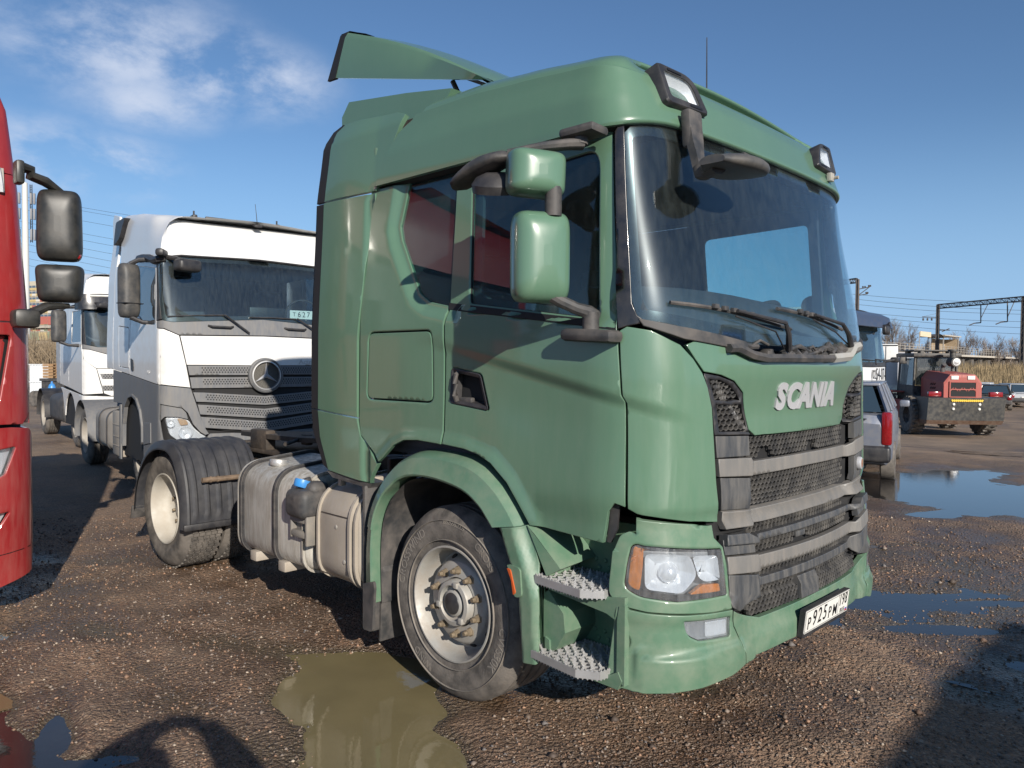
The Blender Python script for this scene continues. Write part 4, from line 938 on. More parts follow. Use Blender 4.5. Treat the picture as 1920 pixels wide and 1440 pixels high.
        for dirn in (1, -1):
            th = dirn*radians(38); dx, dy = cos(th), sin(th)
            for k in range(-14, 15):
                # clip a line to the polygon
                ox, oy = .85-dy*k*pitch*.72, 1.12+dx*k*pitch*.72; ts = []
                for i in range(n):
                    a, c = poly2[i], poly2[(i+1) % n]; ex, ey = c[0]-a[0], c[1]-a[1]; det = dx*ey-dy*ex
                    if abs(det) < 1e-9: continue
                    t = ((a[0]-ox)*ey-(a[1]-oy)*ex)/det; u_ = ((a[0]-ox)*dy-(a[1]-oy)*dx)/det
                    if 0 <= u_ <= 1: ts.append(t)
                if len(ts) < 2: continue
                t0, t1 = min(ts), max(ts)
                if t1-t0 < .02: continue
                g.box((ox+dx*(t0+t1)/2, s*(oy+dy*(t0+t1)/2), zt+.003), (t1-t0, .0045, .014), rz=s*th)
                m = int((t1-t0)/.0373)
                for q in range(m+1):
                    t = t0+.01+q*.0373; px_, py_ = ox+dx*t, s*(oy+dy*t)
                    g.add([(px_-.007*dx, py_-s*.007*dy, zt+.010), (px_+.007*dx, py_+s*.007*dy, zt+.010), (px_, py_, zt+.022)], [(0, 1, 2)])
        g.build('step_grating', M['steel'], T, smooth=0)
# --- mirrors
def housing(name, mt, c, d, par, cut=.25, rz=0., rx=0, taper=0., gl=True):
    """rounded mirror shell open to the rear; d = (depth x, width y, height z)"""
    b = MB(); n = 40; rows = []
    for (k, sc) in [(0., .90), (.10, .965), (.25, 1.0)]+[(.25+.75*q, (1-q**3.4)**(1/3.4)) for q in (.3, .5, .63, .74, .83, .90, .95, .98, .995, .9995)]:
        r = []
        for i in range(n):
            q = 2*pi*i/n; cx, sx_ = cos(q), sin(q); e = 2/6.4
            yy = (abs(cx)**e)*(1 if cx > 0 else -1); zz = (abs(sx_)**e)*(1 if sx_ > 0 else -1)
            yy *= 1+taper*zz
            r.append((-d[0]/2+d[0]*k-.06*d[0]*(yy*sc)**2*k, yy*d[1]/2*sc, zz*d[2]/2*(sc**.8 if k > .3 else 1-(1-sc)*.3)))
        rows.append(r)
    Tm = Matrix.Translation(c) @ Euler((rx, 0, rz)).to_matrix().to_4x4()
    b.grid(rows, T=Tm, close=True); b.add(rows[-1], [list(range(n))], T=Tm)
    o = b.build(name, mt, par, smooth=60)
    if gl:
        b = MB(); b.grid([rows[0], [(p[0]+.012, p[1]*.93, p[2]*.95) for p in rows[0]]], T=Tm, close=True); b.build('mirror_rim', M['black'], o)
        b = MB(); b.add([(p[0]+.012, p[1]*.93, p[2]*.95) for p in rows[0]], [list(range(n))], T=Tm); b.build('mirror_glass', M['mirrorglass'], o, smooth=0)
    return o
for s in (-1,):
    mo = empty('door_mirror', (.96, s*1.2, 2.3), 0, parent=T); mo['label'] = 'twin green mirror on black arms'
    def loc(o): o.location = Vector(o.location)-Vector((.96, s*1.2, 2.3)); return o
    loc(housing('main_mirror', M['green'], (.825, s*1.385, 2.213), (.150, .250, .385), mo, rz=s*radians(27), taper=0))
    loc(housing('wide_mirror', M['green'], (.815, s*1.405, 2.562), (.150, .250, .190), mo, rz=s*radians(27), rx=s*radians(2)))
    b = MB(); b.tube([(.87, s*1.365, 2.38), (.87, s*1.365, 2.50)], .036, 12); loc(b.build('mirror_link', M['muddark'], mo))
    b = MB(); b.tube([(.955, s*1.19, 1.965), (.950, s*1.225, 1.985), (.92, s*1.27, 2.0), (.88, s*1.33, 2.03), (.85, s*1.37, 2.06)], [.034, .030, .026, .026, .03], 10); b.tube([(.955, s*1.215, 1.90), (.955, s*1.215, 1.985)], .036, 14); loc(b.build('lower_arm', M['muddark'], mo))
    b = MB(); b.box((.965, s*1.225, 1.885), (.27, .11, .055), .022, ry=radians(3)); loc(b.build('lower_arm_base', M['muddark'], mo))
    b = MB(); b.tube([(.90, s*1.22, 2.745), (.90, s*1.225, 2.70)], .030, 12); b.tube([(.90, s*1.215, 2.705), (.87, s*1.27, 2.698), (.80, s*1.35, 2.685), (.66, s*1.42, 2.665)], [.026, .024, .022, .022], 10, sx=1.2); loc(b.build('upper_arm', M['muddark'], mo))
    b = MB(); b.box((.905, s*1.215, 2.752), (.19, .12, .042), .018, rx=s*.05); loc(b.build('upper_arm_base', M['muddark'], mo))
    # kerb mirror: drooping hood outboard of the upper mirror
    rows = []
    for i in range(13):
        t = i/12; xh = .68-.32*t; zc = 2.648-.03*t-.06*t**2.0; hw = .050+.050*sin(pi*min(1, .10+t*.80)); hh = .024+.016*sin(pi*t)
        if i in (0, 12): hw *= .45; hh *= .5
        rows.append([(xh, s*(1.43+.03*t)+hw*.8*cos(q), zc+hh*sin(q)*(1.2 if sin(q) > 0 else .7)) for q in [2*pi*k/16 for k in range(16)]])
    b = MB(); b.grid(rows, close=True); b.add(rows[0], [list(range(16))]); b.add(rows[-1], [list(range(16))]); loc(b.build('kerb_mirror_hood', M['muddark'], mo, smooth=60))
    Tm = Matrix.Translation((.60, s*1.43, 2.545)) @ Euler((s*radians(-14), radians(14), 0)).to_matrix().to_4x4() @ Matrix.Rotation(radians(90), 4, 'X')
    b = MB(); b.lathe([(0, .05), (.05, .048), (.09, .030), (.112, .0), (.108, -.035)], 30, T=Tm @ Matrix.Diagonal((1, 1, 1.35, 1)) if False else Tm); loc(b.build('kerb_mirror', M['black'], mo))
b = MB(); b.box((.965, 1.225, 1.885), (.27, .11, .055), .022, ry=radians(3)); b.build('mirror_base', M['muddark'], T)
# front mirror over the windscreen
fm = empty('front_mirror', (1.2, -.86, 2.85), 0, parent=T)
def fl(o): o.location = Vector(o.location)-Vector((1.2, -.86, 2.85)); return o
b = MB(); b.box((1.175, -.79, 2.80), (.05, .115, .17), .016, ry=-.08); b.grid([[(x+dx_, y+dy_, z) for dx_, dy_ in ((-.018, -w_), (.018, -w_), (.018, w_), (-.018, w_))] for x, y, z, w_ in ((1.18, -.79, 2.80, .05), (1.195, -.80, 2.74, .045), (1.215, -.815, 2.68, .032), (1.235, -.825, 2.62, .030), (1.25, -.83, 2.58, .028))], close=True); b.box((1.262, -.835, 2.598), (.075, .075, .075), .026); fl(b.build('mirror_bracket', M['muddark'], fm))
rows = []
for i in range(11):
    t = i/10; sc = sin(pi*min(.97, max(.06, t)))**.45
    yy = -.965+.415*t; rows.append([(1.375+.125*sc*cos(q)-.01*t, yy, 2.600+.012*t+.048*sc*max(-.55, sin(q))) for q in [2*pi*k/24 for k in range(24)]])
b = MB(); b.grid(rows, close=True); b.add(rows[0], [list(range(24))]); b.add(rows[-1], [list(range(24))]); hd = fl(b.build('mirror_shell', M['mirrorgrey'], fm, smooth=50))
b = MB(); b.tube([(1.26, -.835, 2.598), (1.32, -.86, 2.60), (1.36, -.88, 2.60)], [.035, .035, .04], 10); fl(b.build('mirror_neck', M['muddark'], fm))
b = MB(); b.box((1.40, -.74, 2.652), (.05, .09, .012), .004, rx=-.05); fl(b.build('mirror_moulding', M['muddark'], fm))
# --- chassis, fuel tank, tanks
b = MB()
for s in (-1, 1): b.box((-2.0, s*.40, .82), (5.6, .08, .27), .01)
for x in (-4.7, -3.9, -3.2, -2.4, -1.5): b.box((x, 0, .82), (.12, .8, .22), .01)
b.build('chassis_frame', M['chassis'], T)
b = MB(); b.tube([(XR, -1.0, .5), (XR, 1.0, .5)], .09, 16); b.lathe([(0, -.2), (.18, -.15), (.24, 0), (.18, .15), (0, .2)], 20, Matrix.Translation((XR, 0, .5))); b.tube([(0, -1.0, .47), (0, 1.0, .47)], .06, 12); b.build('axle', M['chassis'], T)
random.seed(5); b = MB()
for k in range(30):
    x = random.uniform(-1.8, -.75); y = random.uniform(-.75, .7); z = random.uniform(.85, 1.08); b.box((x, y, z), (random.uniform(.06, .3), random.uniform(.06, .25), random.uniform(.04, .14)), .012, rz=random.uniform(-.3, .3))
for k in range(12):
    x0 = random.uniform(-2.6, -1.0); y0 = random.uniform(-.5, .5); b.tube([(x0, y0, 1.0), (x0+.3, y0+random.uniform(-.2, .2), 1.12), (x0+.7, y0+random.uniform(-.3, .3), 1.0)], .016, 6)
b.build('chassis_equipment', M['chassis'], T)
# coupling plate
b = MB()
out_ = [(-3.25+.52*cos(t), .50*sin(t)) for t in [radians(-60+i*15) for i in range(9)]]
fw_ = [(-2.75, -.42), (-2.72, 0), (-2.75, .42), (-3.05, .50), (-3.55, .50), (-4.15, .46), (-4.30, .38), (-3.6, .10), (-3.6, -.10), (-4.30, -.38), (-4.15, -.46), (-3.55, -.50), (-3.05, -.50)]
b.prism(fw_, lambda x, y: (x+.35, y, 1.13+.02*(x+3.5)), lambda x, y: (x+.35, y, 1.09+.02*(x+3.5))); b.build('coupling_plate', M['chassis'], T, smooth=30)
b = MB(); b.box((-3.4, -.45, 1.07), (.3, .1, .18), .02); b.box((-3.4, .45, 1.07), (.3, .1, .18), .02); b.box((-3.4, 0, .97), (1.1, 1.0, .04), .01); b.tube([(-2.75, -.45, 1.12), (-2.55, -.7, 1.11)], .016, 8); b.box((-2.85, -.33, 1.10), (.1, .06, .09), .01); b.build('coupling_mount', M['chassis'], T)
def tankshape(name, x0, x1, mt, y0=-.60, y1=-1.205, z0=.395, z1=1.075, r=.14, endr=.045, par=T, sgn=1):
    poly = rnd([(y1, z0), (y1, z1-.06), (y0, z1), (y0, z0)], [r, r*1.15, r*.6, r*.6], 8)
    if sgn < 0: poly = [(-y, z) for y, z in poly]
    rows = []; pi_ = poly if area(poly) > 0 else poly[::-1]
    for x, d in ((x0, endr), (x0+.012, .022), (x0+.035, .006), (x0+.05, 0), (x1-.05, 0), (x1-.035, .006), (x1-.012, .022), (x1, endr)):
        rows.append([(x, y, z) for y, z in (inset(pi_, d) if d else pi_)])
    b = MB(); b.grid(rows, close=True); n = len(pi_); b.add(rows[0], [list(range(n))]); b.add(rows[-1], [list(range(n))])
    return b.build(name, mt, par, smooth=40), pi_
def band(b, prof, x, wd, h):
    pr2 = inset(prof, -h); b.grid([[(x-wd/2, y, z) for y, z in inset(prof, .002)], [(x-wd/2, y, z) for y, z in pr2], [(x+wd/2, y, z) for y, z in pr2], [(x+wd/2, y, z) for y, z in inset(prof, .002)]], close=True)
tk, prof = tankshape('fuel_tank', -2.325, -1.36, M['alu'])
for x in (-2.245, -1.76):
    b = MB(); band(b, prof, x, .05, .007); b.build('tank_strap', M['black'], tk, smooth=40)
    b = MB(); band(b, prof, x+.012, .018, .010); b.build('tank_strap_edge', M['muddark'], tk, smooth=40)
b = MB()
band(b, prof, -2.285, .016, .007); b.build('tank_weld', M['alu'], tk, smooth=40); b = MB(); band(b, prof, -1.40, .016, .006)
b.build('tank_weld', M['alu'], tk, smooth=40)
b = MB(); Tm = Matrix.Translation((-2.02, -1.04, 1.065)) @ Euler((radians(-98), 0, 0)).to_matrix().to_4x4()
b.lathe([(.062, .0), (.066, .012), (.066, .03), (.060, .042), (.05, .046), (0, .048)], 28, Tm @ Matrix.Diagonal((1, 1, 1, 1))); b.build('tank_cap', M['steel'], tk, smooth=40)
for x in (-2.10, -1.70): b = MB(); b.box((x, -1.0, .385), (.09, .40, .07), .008); b.build('tank_bracket', M['aludust'], tk)
# washer / additive bottle with blue cap in front of the tank
b = MB(); b.box((-1.38, -1.20, .86), (.235, .20, .185), .05); b.box((-1.36, -1.15, .95), (.16, .14, .09), .035); b.tube([(-1.395, -1.185, .96), (-1.405, -1.20, 1.01)], .042, 16); bt = b.build('additive_bottle', M['muddark'], T, smooth=50)
b = MB(); Tm = Matrix.Translation((-1.405, -1.205, 1.005)) @ Euler((radians(-110), 0, 0)).to_matrix().to_4x4(); b.lathe([(.052, 0), (.054, .015), (.052, .04), (.047, .05), (0, .055)], 24, Tm); b.build('bottle_cap', M['blue'], bt, smooth=40)
b = MB()
for z in (.755, .66): b.box((-1.39, -1.225, z), (.21, .05, .045), .012)
b.box((-1.49, -1.22, .71), (.02, .06, .16), .006); b.box((-1.285, -1.225, .70), (.022, .07, .20), .006); b.box((-1.39, -1.20, .71), (.20, .02, .16), .004); b.build('bottle_carrier', M['greybar'] if False else mat('dusty_grey_plastic', (.17, .16, .145), .65, dirt=.7, var=.1), bt)
tk2, prof2 = tankshape('exhaust_cover', -1.255, -.755, M['aludust'], z0=.40, z1=1.035, r=.17, endr=.06)
b = MB(); band(b, prof2, -1.215, .018, .006); b.build('cover_rib', M['aludust'], tk2, smooth=40); b = MB(); band(b, prof2, -.86, .022, .008); b.build('cover_rib', M['aludust'], tk2, smooth=40); b = MB(); band(b, prof2, -.80, .016, .008); b.build('cover_rib', M['aludust'], tk2, smooth=40)
b = MB(); b.box((-1.02, -1.204, .83), (.34, .006, .005)); b.box((-1.02, -1.204, .455), (.36, .006, .005)); b.build('cover_seam', M['chassis'], tk2)
b = MB()
for x, z in ((-1.02, .76), (-.93, .56)): b.lathe([(0, -.004), (.011, -.003), (.014, .0)], 14, Matrix.Translation((x, -1.207, z)))
b.build('cover_rivet', M['alu'], tk2)
b = MB()
for x in (-1.12, -.86): b.box((x, -1.02, 1.045), (.05, .07, .05), .008); b.box((x, -1.10, 1.015), (.03, .04, .05), .006)
b.box((-.78, -1.0, 1.02), (.10, .12, .05), .01); b.build('cover_hook', M['aludust'], tk2)
b = MB(); b.box((-.735, -.98, .70), (.03, .45, .70), .02); b.build('cover_shield', M['muddark'], T)
tk3, prof3 = tankshape('fuel_tank', -2.6, -.9, M['alu'], sgn=-1)
M['guard'] = mat('mudguard_plastic', (.030, .031, .036), .48, var=.15, dirt=.28, dirtcol=(.14, .13, .12))
# --- rear mudguards
def rfend(t, off=0.):   # t 0 front low .. 1 rear low
    pts = FEN; k = t*(len(pts)-1); i = min(int(k), len(pts)-2); f_ = k-i
    return pts[i][0]+(pts[i+1][0]-pts[i][0])*f_, pts[i][1]+(pts[i+1][1]-pts[i][1])*f_
FEN = arc([(-3.145, .40), (-3.15, .60), (-3.19, .80), (-3.28, .965), (-3.42, 1.065), (-3.60, 1.085), (-3.80, 1.055), (-3.98, .965), (-4.14, .80), (-4.23, .62), (-4.27, .43)], 5)
for s in (-1, 1):
    b = MB(); rows = []; rin = []
    for i, (x, z) in enumerate(FEN):
        cx, cz = XR, .5; l = hypot(x-cx, z-cz); nx_, nz_ = (x-cx)/l, (z-cz)/l
        r = []; q = []
        for j in range(41):
            yy = 1.27-.66*j/40
            h = 0
            if j == 0: h = -.055
            elif j == 1: h = -.012
            elif j == 2: h = .010
            elif j == 3: h = .014
            ph = (j-6)/5.0
            if j > 5 and j < 38 and 2 < i < 47:
                fr_ = (j-6) % 6
                if fr_ in (0, 1): h = .014
            r.append((x+nx_*h, s*yy, z+nz_*h)); q.append((x+nx_*(min(h, 0)-.012), s*yy, z+nz_*(min(h, 0)-.012)))
        rows.append(r); rin.append(q)
    b.grid(rows); b.grid(rin); b.grid([rows[0], rin[0]]); b.grid([rows[-1], rin[-1]]); b.grid([[r[0] for r in rows], [r[0] for r in rin]]); b.grid([[r[-1] for r in rows], [r[-1] for r in rin]])
    fd = b.build('rear_mudguard', M['guard'], T, smooth=28)
    b = MB(); b.box((-3.138, s*.94, .425), (.03, .655, .055), .012); b.build('mudguard_rail', M['black'], fd)
    b = MB(); b.tube([(-3.125, s*1.12, .80), (-3.11, s*.60, .80)], .022, 10); b.tube([(-3.125, s*1.06, .80), (-3.122, s*1.045, .80)], .027, 10); b.tube([(-3.124, s*1.0, .80), (-3.121, s*.985, .80)], .027, 10); b.build('mudguard_bar', M['rust'], fd)
    b = MB(); b.box((-4.28, s*1.12, .40), (.02, .30, .12), .004, ry=.3); b.build('mud_flap', M['muddark'], T)
b = MB(); b.box((-4.7, 0, .80), (.12, .9, .16), .02)
b.build('rear_crossmember', M['chassis'], T)
# ================================================================= ground, puddles, gravel
def vnoise(x, y, seed):
    rs = np.random.RandomState(seed); tab = rs.rand(256, 256)
    xi = np.floor(x).astype(int); yi = np.floor(y).astype(int); fx = x-xi; fy = y-yi; fx = fx*fx*(3-2*fx); fy = fy*fy*(3-2*fy)
    a = tab[xi & 255, yi & 255]; b_ = tab[(xi+1) & 255, yi & 255]; c = tab[xi & 255, (yi+1) & 255]; d = tab[(xi+1) & 255, (yi+1) & 255]
    return (a*(1-fx)+b_*fx)*(1-fy)+(c*(1-fx)+d*fx)*fy-.5
def fbm(x, y, f, oct_, seed):
    s = 0; a = 1.
    for o in range(oct_): s = s+a*vnoise(x*f+13.7*o, y*f-7.1*o, seed+o); a *= .5; f *= 2.03
    return s
def np_sms(x, a, b): t = np.clip((x-a)/(b-a), 0, 1); return t*t*(3-2*t)
# pools: (x, y, rx, ry, angle, depth)
POOLS = [(-.55, -1.30, .50, .42, .4, .045), (-.15, -1.60, .66, .34, .12, .045), (.36, -1.78, .52, .32, .1, .042), (-.1, -1.2, .30, .25, 0, .035), (.75, -2.1, .5, .3, .3, .03),
         (-.75, 9.3, .8, 1.7, -.2, .045), (-.55, 8.0, .8, 1.1, -.2, .042), (-1.4, 8.9, .5, .9, 0, .045), (.3, 6.4, .25, .8, -.6, .03), (.45, 8.3, .9, 1.5, -.1, .042), (1.7, 7.5, 1.1, 1.4, .1, .045), (3.0, 8.6, 1.6, 2.4, 0, .05), (1.75, 4.75, .35, .55, .3, .032), (2.6, 5.3, .8, .7, .1, .045),
         (1.0, 2.3, 1.4, .65, .75, .017), (.6, 3.8, 1.3, .6, .85, .018), (1.7, 3.6, .8, .5, .8, .018), (1.5, 1.9, .6, .12, .7, .022), (.85, 2.0, .50, .09, .75, .024), (1.3, 2.8, .45, .08, .8, .022), (.6, 3.1, .45, .08, .8, .022), (.35, 4.2, .5, .10, .9, .020), (1.1, 1.25, .28, .07, .7, .026), (1.65, 2.9, .4, .07, .8, .022), (.3, 2.4, .35, .06, .8, .022), (-1.05, -2.72, .42, .10, -.4, .035), (-.62, -2.66, .3, .10, 1.0, .034), (-1.75, -2.98, .4, .22, .2, .05), (-1.2, -2.96, .5, .12, .2, .05), (-2.72, -2.62, .12, .1, 0, .03),
         (-4.2, 12.2, .6, 1.1, .2, .04), (-1.4, 17.0, .6, 1.6, -.4, .05), (-1.0, 19.2, .5, 1.6, -.2, .05)]
def ground_z(x, y):
    x = np.asarray(x, float); y = np.asarray(y, float)
    z = -.70*np_sms(y, 11.5, 24.)
    near = 1-np_sms(np.hypot(x-1.5, (y-2.5)*.7), 9, 13)
    wz = np_sms(y, .6, 1.6)*np_sms(x, -.6, .2)
    h = (.020+.012*np_sms(y, 5.5, 7.))*fbm(x, y, .9, 3, 3)+.012*wz*fbm(x+3, y, 2.6, 3, 51)+.012*fbm(x, y, 5., 3, 11)+.0028*fbm(x, y, 26., 2, 21)+.008
    wet = 0
    for (px, py, rx, ry, an, dp) in POOLS:
        c, s = cos(an), sin(an); dx = x-px; dy = y-py; u = (dx*c+dy*s)/rx; v = (-dx*s+dy*c)/ry; r = np.sqrt(u*u+v*v)
        w_ = 1-np_sms(r, .35, 1.30); h = h-dp*w_*(1.0 if rx > .5 else .85)
    # heaps of looser gravel
    h = h+.045*np.exp(-(((x-1.55)/.45)**2+((y+.15)/.7)**2))+.03*np.exp(-(((x+1.15)/.25)**2+((y+2.55)/.12)**2))+.03*np.exp(-(((x-1.15)/.25)**2+((y-.9)/.5)**2))
    for (rx, ry, ra, rw) in ((2.2, 1.0, .62, .16), (2.2, 3.1, .62, .17), (-2.0, -2.05, .02, .15), (1.5, -.45, -.55, .14), (2.6, .45, -.50, .14), (-4., .9, .10, .16), (.6, -2.6, .30, .13)):   # wheel ruts pressed into the soft yard
        q = -(x-rx)*sin(ra)+(y-ry)*cos(ra)+.12*np.sin((x+y)*.9+rx); h = h-.012*np.exp(-(q/rw)**2)+.006*np.exp(-((np.abs(q)-rw*1.6)/(rw*.5))**2)
    # flat under the tyres
    for (tx, ty) in ((0, -1.0), (0, 1.0), (-3.7, -1.03), (-3.7, 1.03)):
        m = np.exp(-(((x-tx)/.28)**2+((y-ty)/.26)**2)**2); h = h*(1-m)+(-.004)*m
    return z+h*near
WATER = -.013
GX0, GX1, GY0, GY1, GS_ = -7.5, 5.1, -4.5, 13.5, .03
xs = np.arange(GX0, GX1+1e-6, GS_); ys = np.arange(GY0, GY1+1e-6, GS_)
X, Y = np.meshgrid(xs, ys, indexing='ij'); Zg = ground_z(X, Y)
def npmesh(name, co_, quads, mt, parent=None, kind=None, smooth=True):
    me = bpy.data.meshes.new(name); n = len(co_); q = quads.shape[1]
    me.vertices.add(n); me.vertices.foreach_set('co', np.ascontiguousarray(co_, dtype=np.float32).ravel())
    me.loops.add(quads.size); me.loops.foreach_set('vertex_index', quads.ravel().astype(np.int32))
    me.polygons.add(len(quads)); me.polygons.foreach_set('loop_start', np.arange(0, quads.size, q, dtype=np.int32)); me.polygons.foreach_set('loop_total', np.full(len(quads), q, dtype=np.int32))
    me.update(calc_edges=True); me.validate()
    if smooth: me.shade_smooth()
    me.materials.append(mt); o = bpy.data.objects.new(name, me); link(o, parent)
    if kind: o['kind'] = kind
    return o
def gridquads(nx, ny, mask=None):
    i, j = np.meshgrid(np.arange(nx-1), np.arange(ny-1), indexing='ij'); a = i*ny+j
    q = np.stack([a, a+ny, a+ny+1, a+1], -1).reshape(-1, 4)
    return q if mask is None else q[mask.reshape(-1)]
# --- gravel material: stones of several sizes and tints, damp where the ground lies low
gm = bpy.data.materials.new('wet_gravel'); gm.use_nodes = True; t_ = gm.node_tree; n_ = t_.nodes; l_ = t_.links; B_ = n_['Principled BSDF']
ge_ = n_.new('ShaderNodeNewGeometry'); P_ = ge_.outputs['Position']
def gn(t, **k):
    q = n_.new(t)
    for a, b_ in k.items(): setattr(q, a, b_)
    return q
def math_(op, a, b_=None, c=None):
    q = gn('ShaderNodeMath', operation=op)
    for i, v in enumerate((a, b_, c)):
        if v is None: continue
        if isinstance(v, (int, float)): q.inputs[i].default_value = v
        else: l_.new(v, q.inputs[i])
    return q.outputs[0]
def vor(scale, feat='F1'):
    v = gn('ShaderNodeTexVoronoi', feature=feat); v.inputs['Scale'].default_value = scale; l_.new(P_, v.inputs['Vector']); v.inputs['Randomness'].default_value = 1; return v
def nse(scale, det=6, ro=.6):
    v = gn('ShaderNodeTexNoise'); v.inputs['Scale'].default_value = scale; v.inputs['Detail'].default_value = det; v.inputs['Roughness'].default_value = ro; l_.new(P_, v.inputs['Vector']); return v.outputs[0]
def rng(src, a, b_, c, d):
    q = gn('ShaderNodeMapRange'); l_.new(src, q.inputs[0])
    for i, v in enumerate((a, b_, c, d)): q.inputs[i+1].default_value = v
    return q.outputs[0]
def mixc_(f, a, b_, bt='MIX'):
    q = gn('ShaderNodeMix', data_type='RGBA', blend_type=bt)
    if isinstance(f, float): q.inputs[0].default_value = f
    else: l_.new(f, q.inputs[0])
    for i, v in ((6, a), (7, b_)):
        if isinstance(v, tuple): q.inputs[i].default_value = (*v, 1)
        else: l_.new(v, q.inputs[i])
    return q.outputs[2]
v1 = vor(95); v2 = vor(42); v3 = vor(17)
def tint(v):
    s = gn('ShaderNodeSeparateColor'); l_.new(v.outputs['Color'], s.inputs[0]); r = gn('ShaderNodeValToRGB'); l_.new(s.outputs[0], r.inputs[0]); e = r.color_ramp.elements
    e[0].position = 0; e[0].color = (.065, .046, .034, 1); e[1].position = 1; e[1].color = (.48, .38, .29, 1)
    for p, c in ((.25, (.16, .11, .078, 1)), (.5, (.235, .145, .09, 1)), (.72, (.27, .195, .14, 1)), (.90, (.33, .20, .125, 1))): k = e.new(p); k.color = c
    return r.outputs[0]
big = nse(1.1, 5); mid = nse(6, 6)
c1 = mixc_(rng(mid, .4, .62, .15, .75), tint(v1), tint(v2))
mud = mixc_(rng(nse(3.3, 8, .7), .38, .68, 0., .85), c1, (.175, .128, .092))
dist = gn('ShaderNodeVectorMath', operation='DISTANCE'); l_.new(P_, dist.inputs[0]); dist.inputs[1].default_value = (1.5, -1., 0)
base = mixc_(rng(dist.outputs['Value'], 6., 22., 0., .75), mud, mixc_(rng(nse(.35, 9, .72), .35, .7, 0., 1.), (.175, .135, .102), (.27, .215, .165)))
sp_ = gn('ShaderNodeSeparateXYZ'); l_.new(P_, sp_.inputs[0])
low = rng(sp_.outputs[2], WATER-.001, .022, 1., 0.)
farm = math_('MULTIPLY', rng(sp_.outputs[1], 11., 13., 1., 0.), rng(sp_.outputs[0], -6.5, -5., 0., 1.))
damp = math_('MULTIPLY', math_('MINIMUM', math_('ADD', low, rng(big, .44, .64, 0., .85)), 1.), farm)
damp2 = math_('MAXIMUM', damp, rng(nse(.30, 7, .65), .50, .62, 0., .6))
shore = math_('MULTIPLY', rng(sp_.outputs[2], WATER+.001, WATER+.016, .85, 0.), farm)
trk = rng(nse(.7, 7, .62), .40, .66, 0., 1.)
base = mixc_(1., base, (.98, .96, .94), 'MULTIPLY'); base = mixc_(trk, base, mixc_(1., base, (1.34, 1.28, 1.20), 'MULTIPLY'))
colw = mixc_(damp2, base, mixc_(1., base, (.50, .47, .44), 'MULTIPLY')); colw = mixc_(shore, colw, (.105, .082, .052)); l_.new(colw, B_.inputs['Base Color'])
l_.new(rng(damp2, 0., 1., .92, .30), B_.inputs['Roughness'])
hh = math_('ADD', math_('MULTIPLY', v1.outputs['Distance'], -.9), math_('ADD', math_('MULTIPLY', v2.outputs['Distance'], -1.7), math_('MULTIPLY', nse(260, 3), .35)))
bp_ = gn('ShaderNodeBump'); bp_.inputs['Strength'].default_value = .85; bp_.inputs['Distance'].default_value = .016; l_.new(hh, bp_.inputs['Height']); l_.new(bp_.outputs[0], B_.inputs['Normal'])
npmesh('ground', np.stack([X, Y, Zg], -1).reshape(-1, 3), gridquads(len(xs), len(ys)), gm, kind='structure')
# wider yard: coarse sheet with the fine patch left out, dipping gently to the far side
ax_ = np.unique(np.concatenate([np.linspace(-60, 60, 81), np.array([GX1-.4, GX0+.4]), -np.geomspace(60, 900, 14), np.geomspace(60, 900, 14)]))
ay_ = np.unique(np.concatenate([np.linspace(-60, 60, 81), np.array([GY0+.4, GY1-.4]), -np.geomspace(60, 900, 14), np.geomspace(60, 900, 14)]))
AX, AY = np.meshgrid(ax_, ay_, indexing='ij'); AZ = ground_z(AX, AY)
AZ = AZ-.002-.05*((AX > GX0) & (AX < GX1) & (AY > GY0) & (AY < GY1))
cx_ = (ax_[:-1]+ax_[1:])/2; cy_ = (ay_[:-1]+ay_[1:])/2
mk = ~(((cx_[:, None] > GX0+.4) & (cx_[:, None] < GX1-.4)) & ((cy_[None, :] > GY0+.4) & (cy_[None, :] < GY1-.4)))
npmesh('yard_ground', np.stack([AX, AY, AZ], -1).reshape(-1, 3), gridquads(len(ax_), len(ay_), mk), gm, kind='structure')
# --- water
def watermat(name, col, murk, tint_):
    m = bpy.data.materials.new(name); m.use_nodes = True; b_ = m.node_tree.nodes['Principled BSDF']; t = m.node_tree
    b_.inputs['Base Color'].default_value = (*col, 1); b_.inputs['Roughness'].default_value = .03; b_.inputs['IOR'].default_value = 1.33; b_.inputs['Specular IOR Level'].default_value = .9
    g = t.nodes.new('ShaderNodeNewGeometry'); a = t.nodes.new('ShaderNodeTexNoise'); a.inputs['Scale'].default_value = 26; a.inputs['Detail'].default_value = 3; t.links.new(g.outputs['Position'], a.inputs['Vector'])
    bp = t.nodes.new('ShaderNodeBump'); bp.inputs['Strength'].default_value = .10; bp.inputs['Distance'].default_value = .004; t.links.new(a.outputs[0], bp.inputs['Height']); t.links.new(bp.outputs[0], b_.inputs['Normal'])
    a2 = t.nodes.new('ShaderNodeTexNoise'); a2.inputs['Scale'].default_value = 2.6; a2.inputs['Detail'].default_value = 6; t.links.new(g.outputs['Position'], a2.inputs['Vector'])
    mr = t.nodes.new('ShaderNodeMix'); mr.data_type = 'RGBA'; t.links.new(a2.outputs[0], mr.inputs[0]); mr.inputs[6].default_value = (*[c*.72 for c in col], 1); mr.inputs[7].default_value = (*[c*1.25 for c in col], 1); t.links.new(mr.outputs[2], b_.inputs['Base Color'])
    return m
MUD = watermat('muddy_water', (.175, .145, .075), 1, None); CLEAR = watermat('dark_puddle_water', (.030, .027, .025), 0, None)
def pool(poly, mt, z=WATER, st=None):
    b = MB(); b.add([(x, y, z) for x, y in poly], [list(range(len(poly)))]); return b.build('puddle', mt, None, smooth=0, kind='structure')
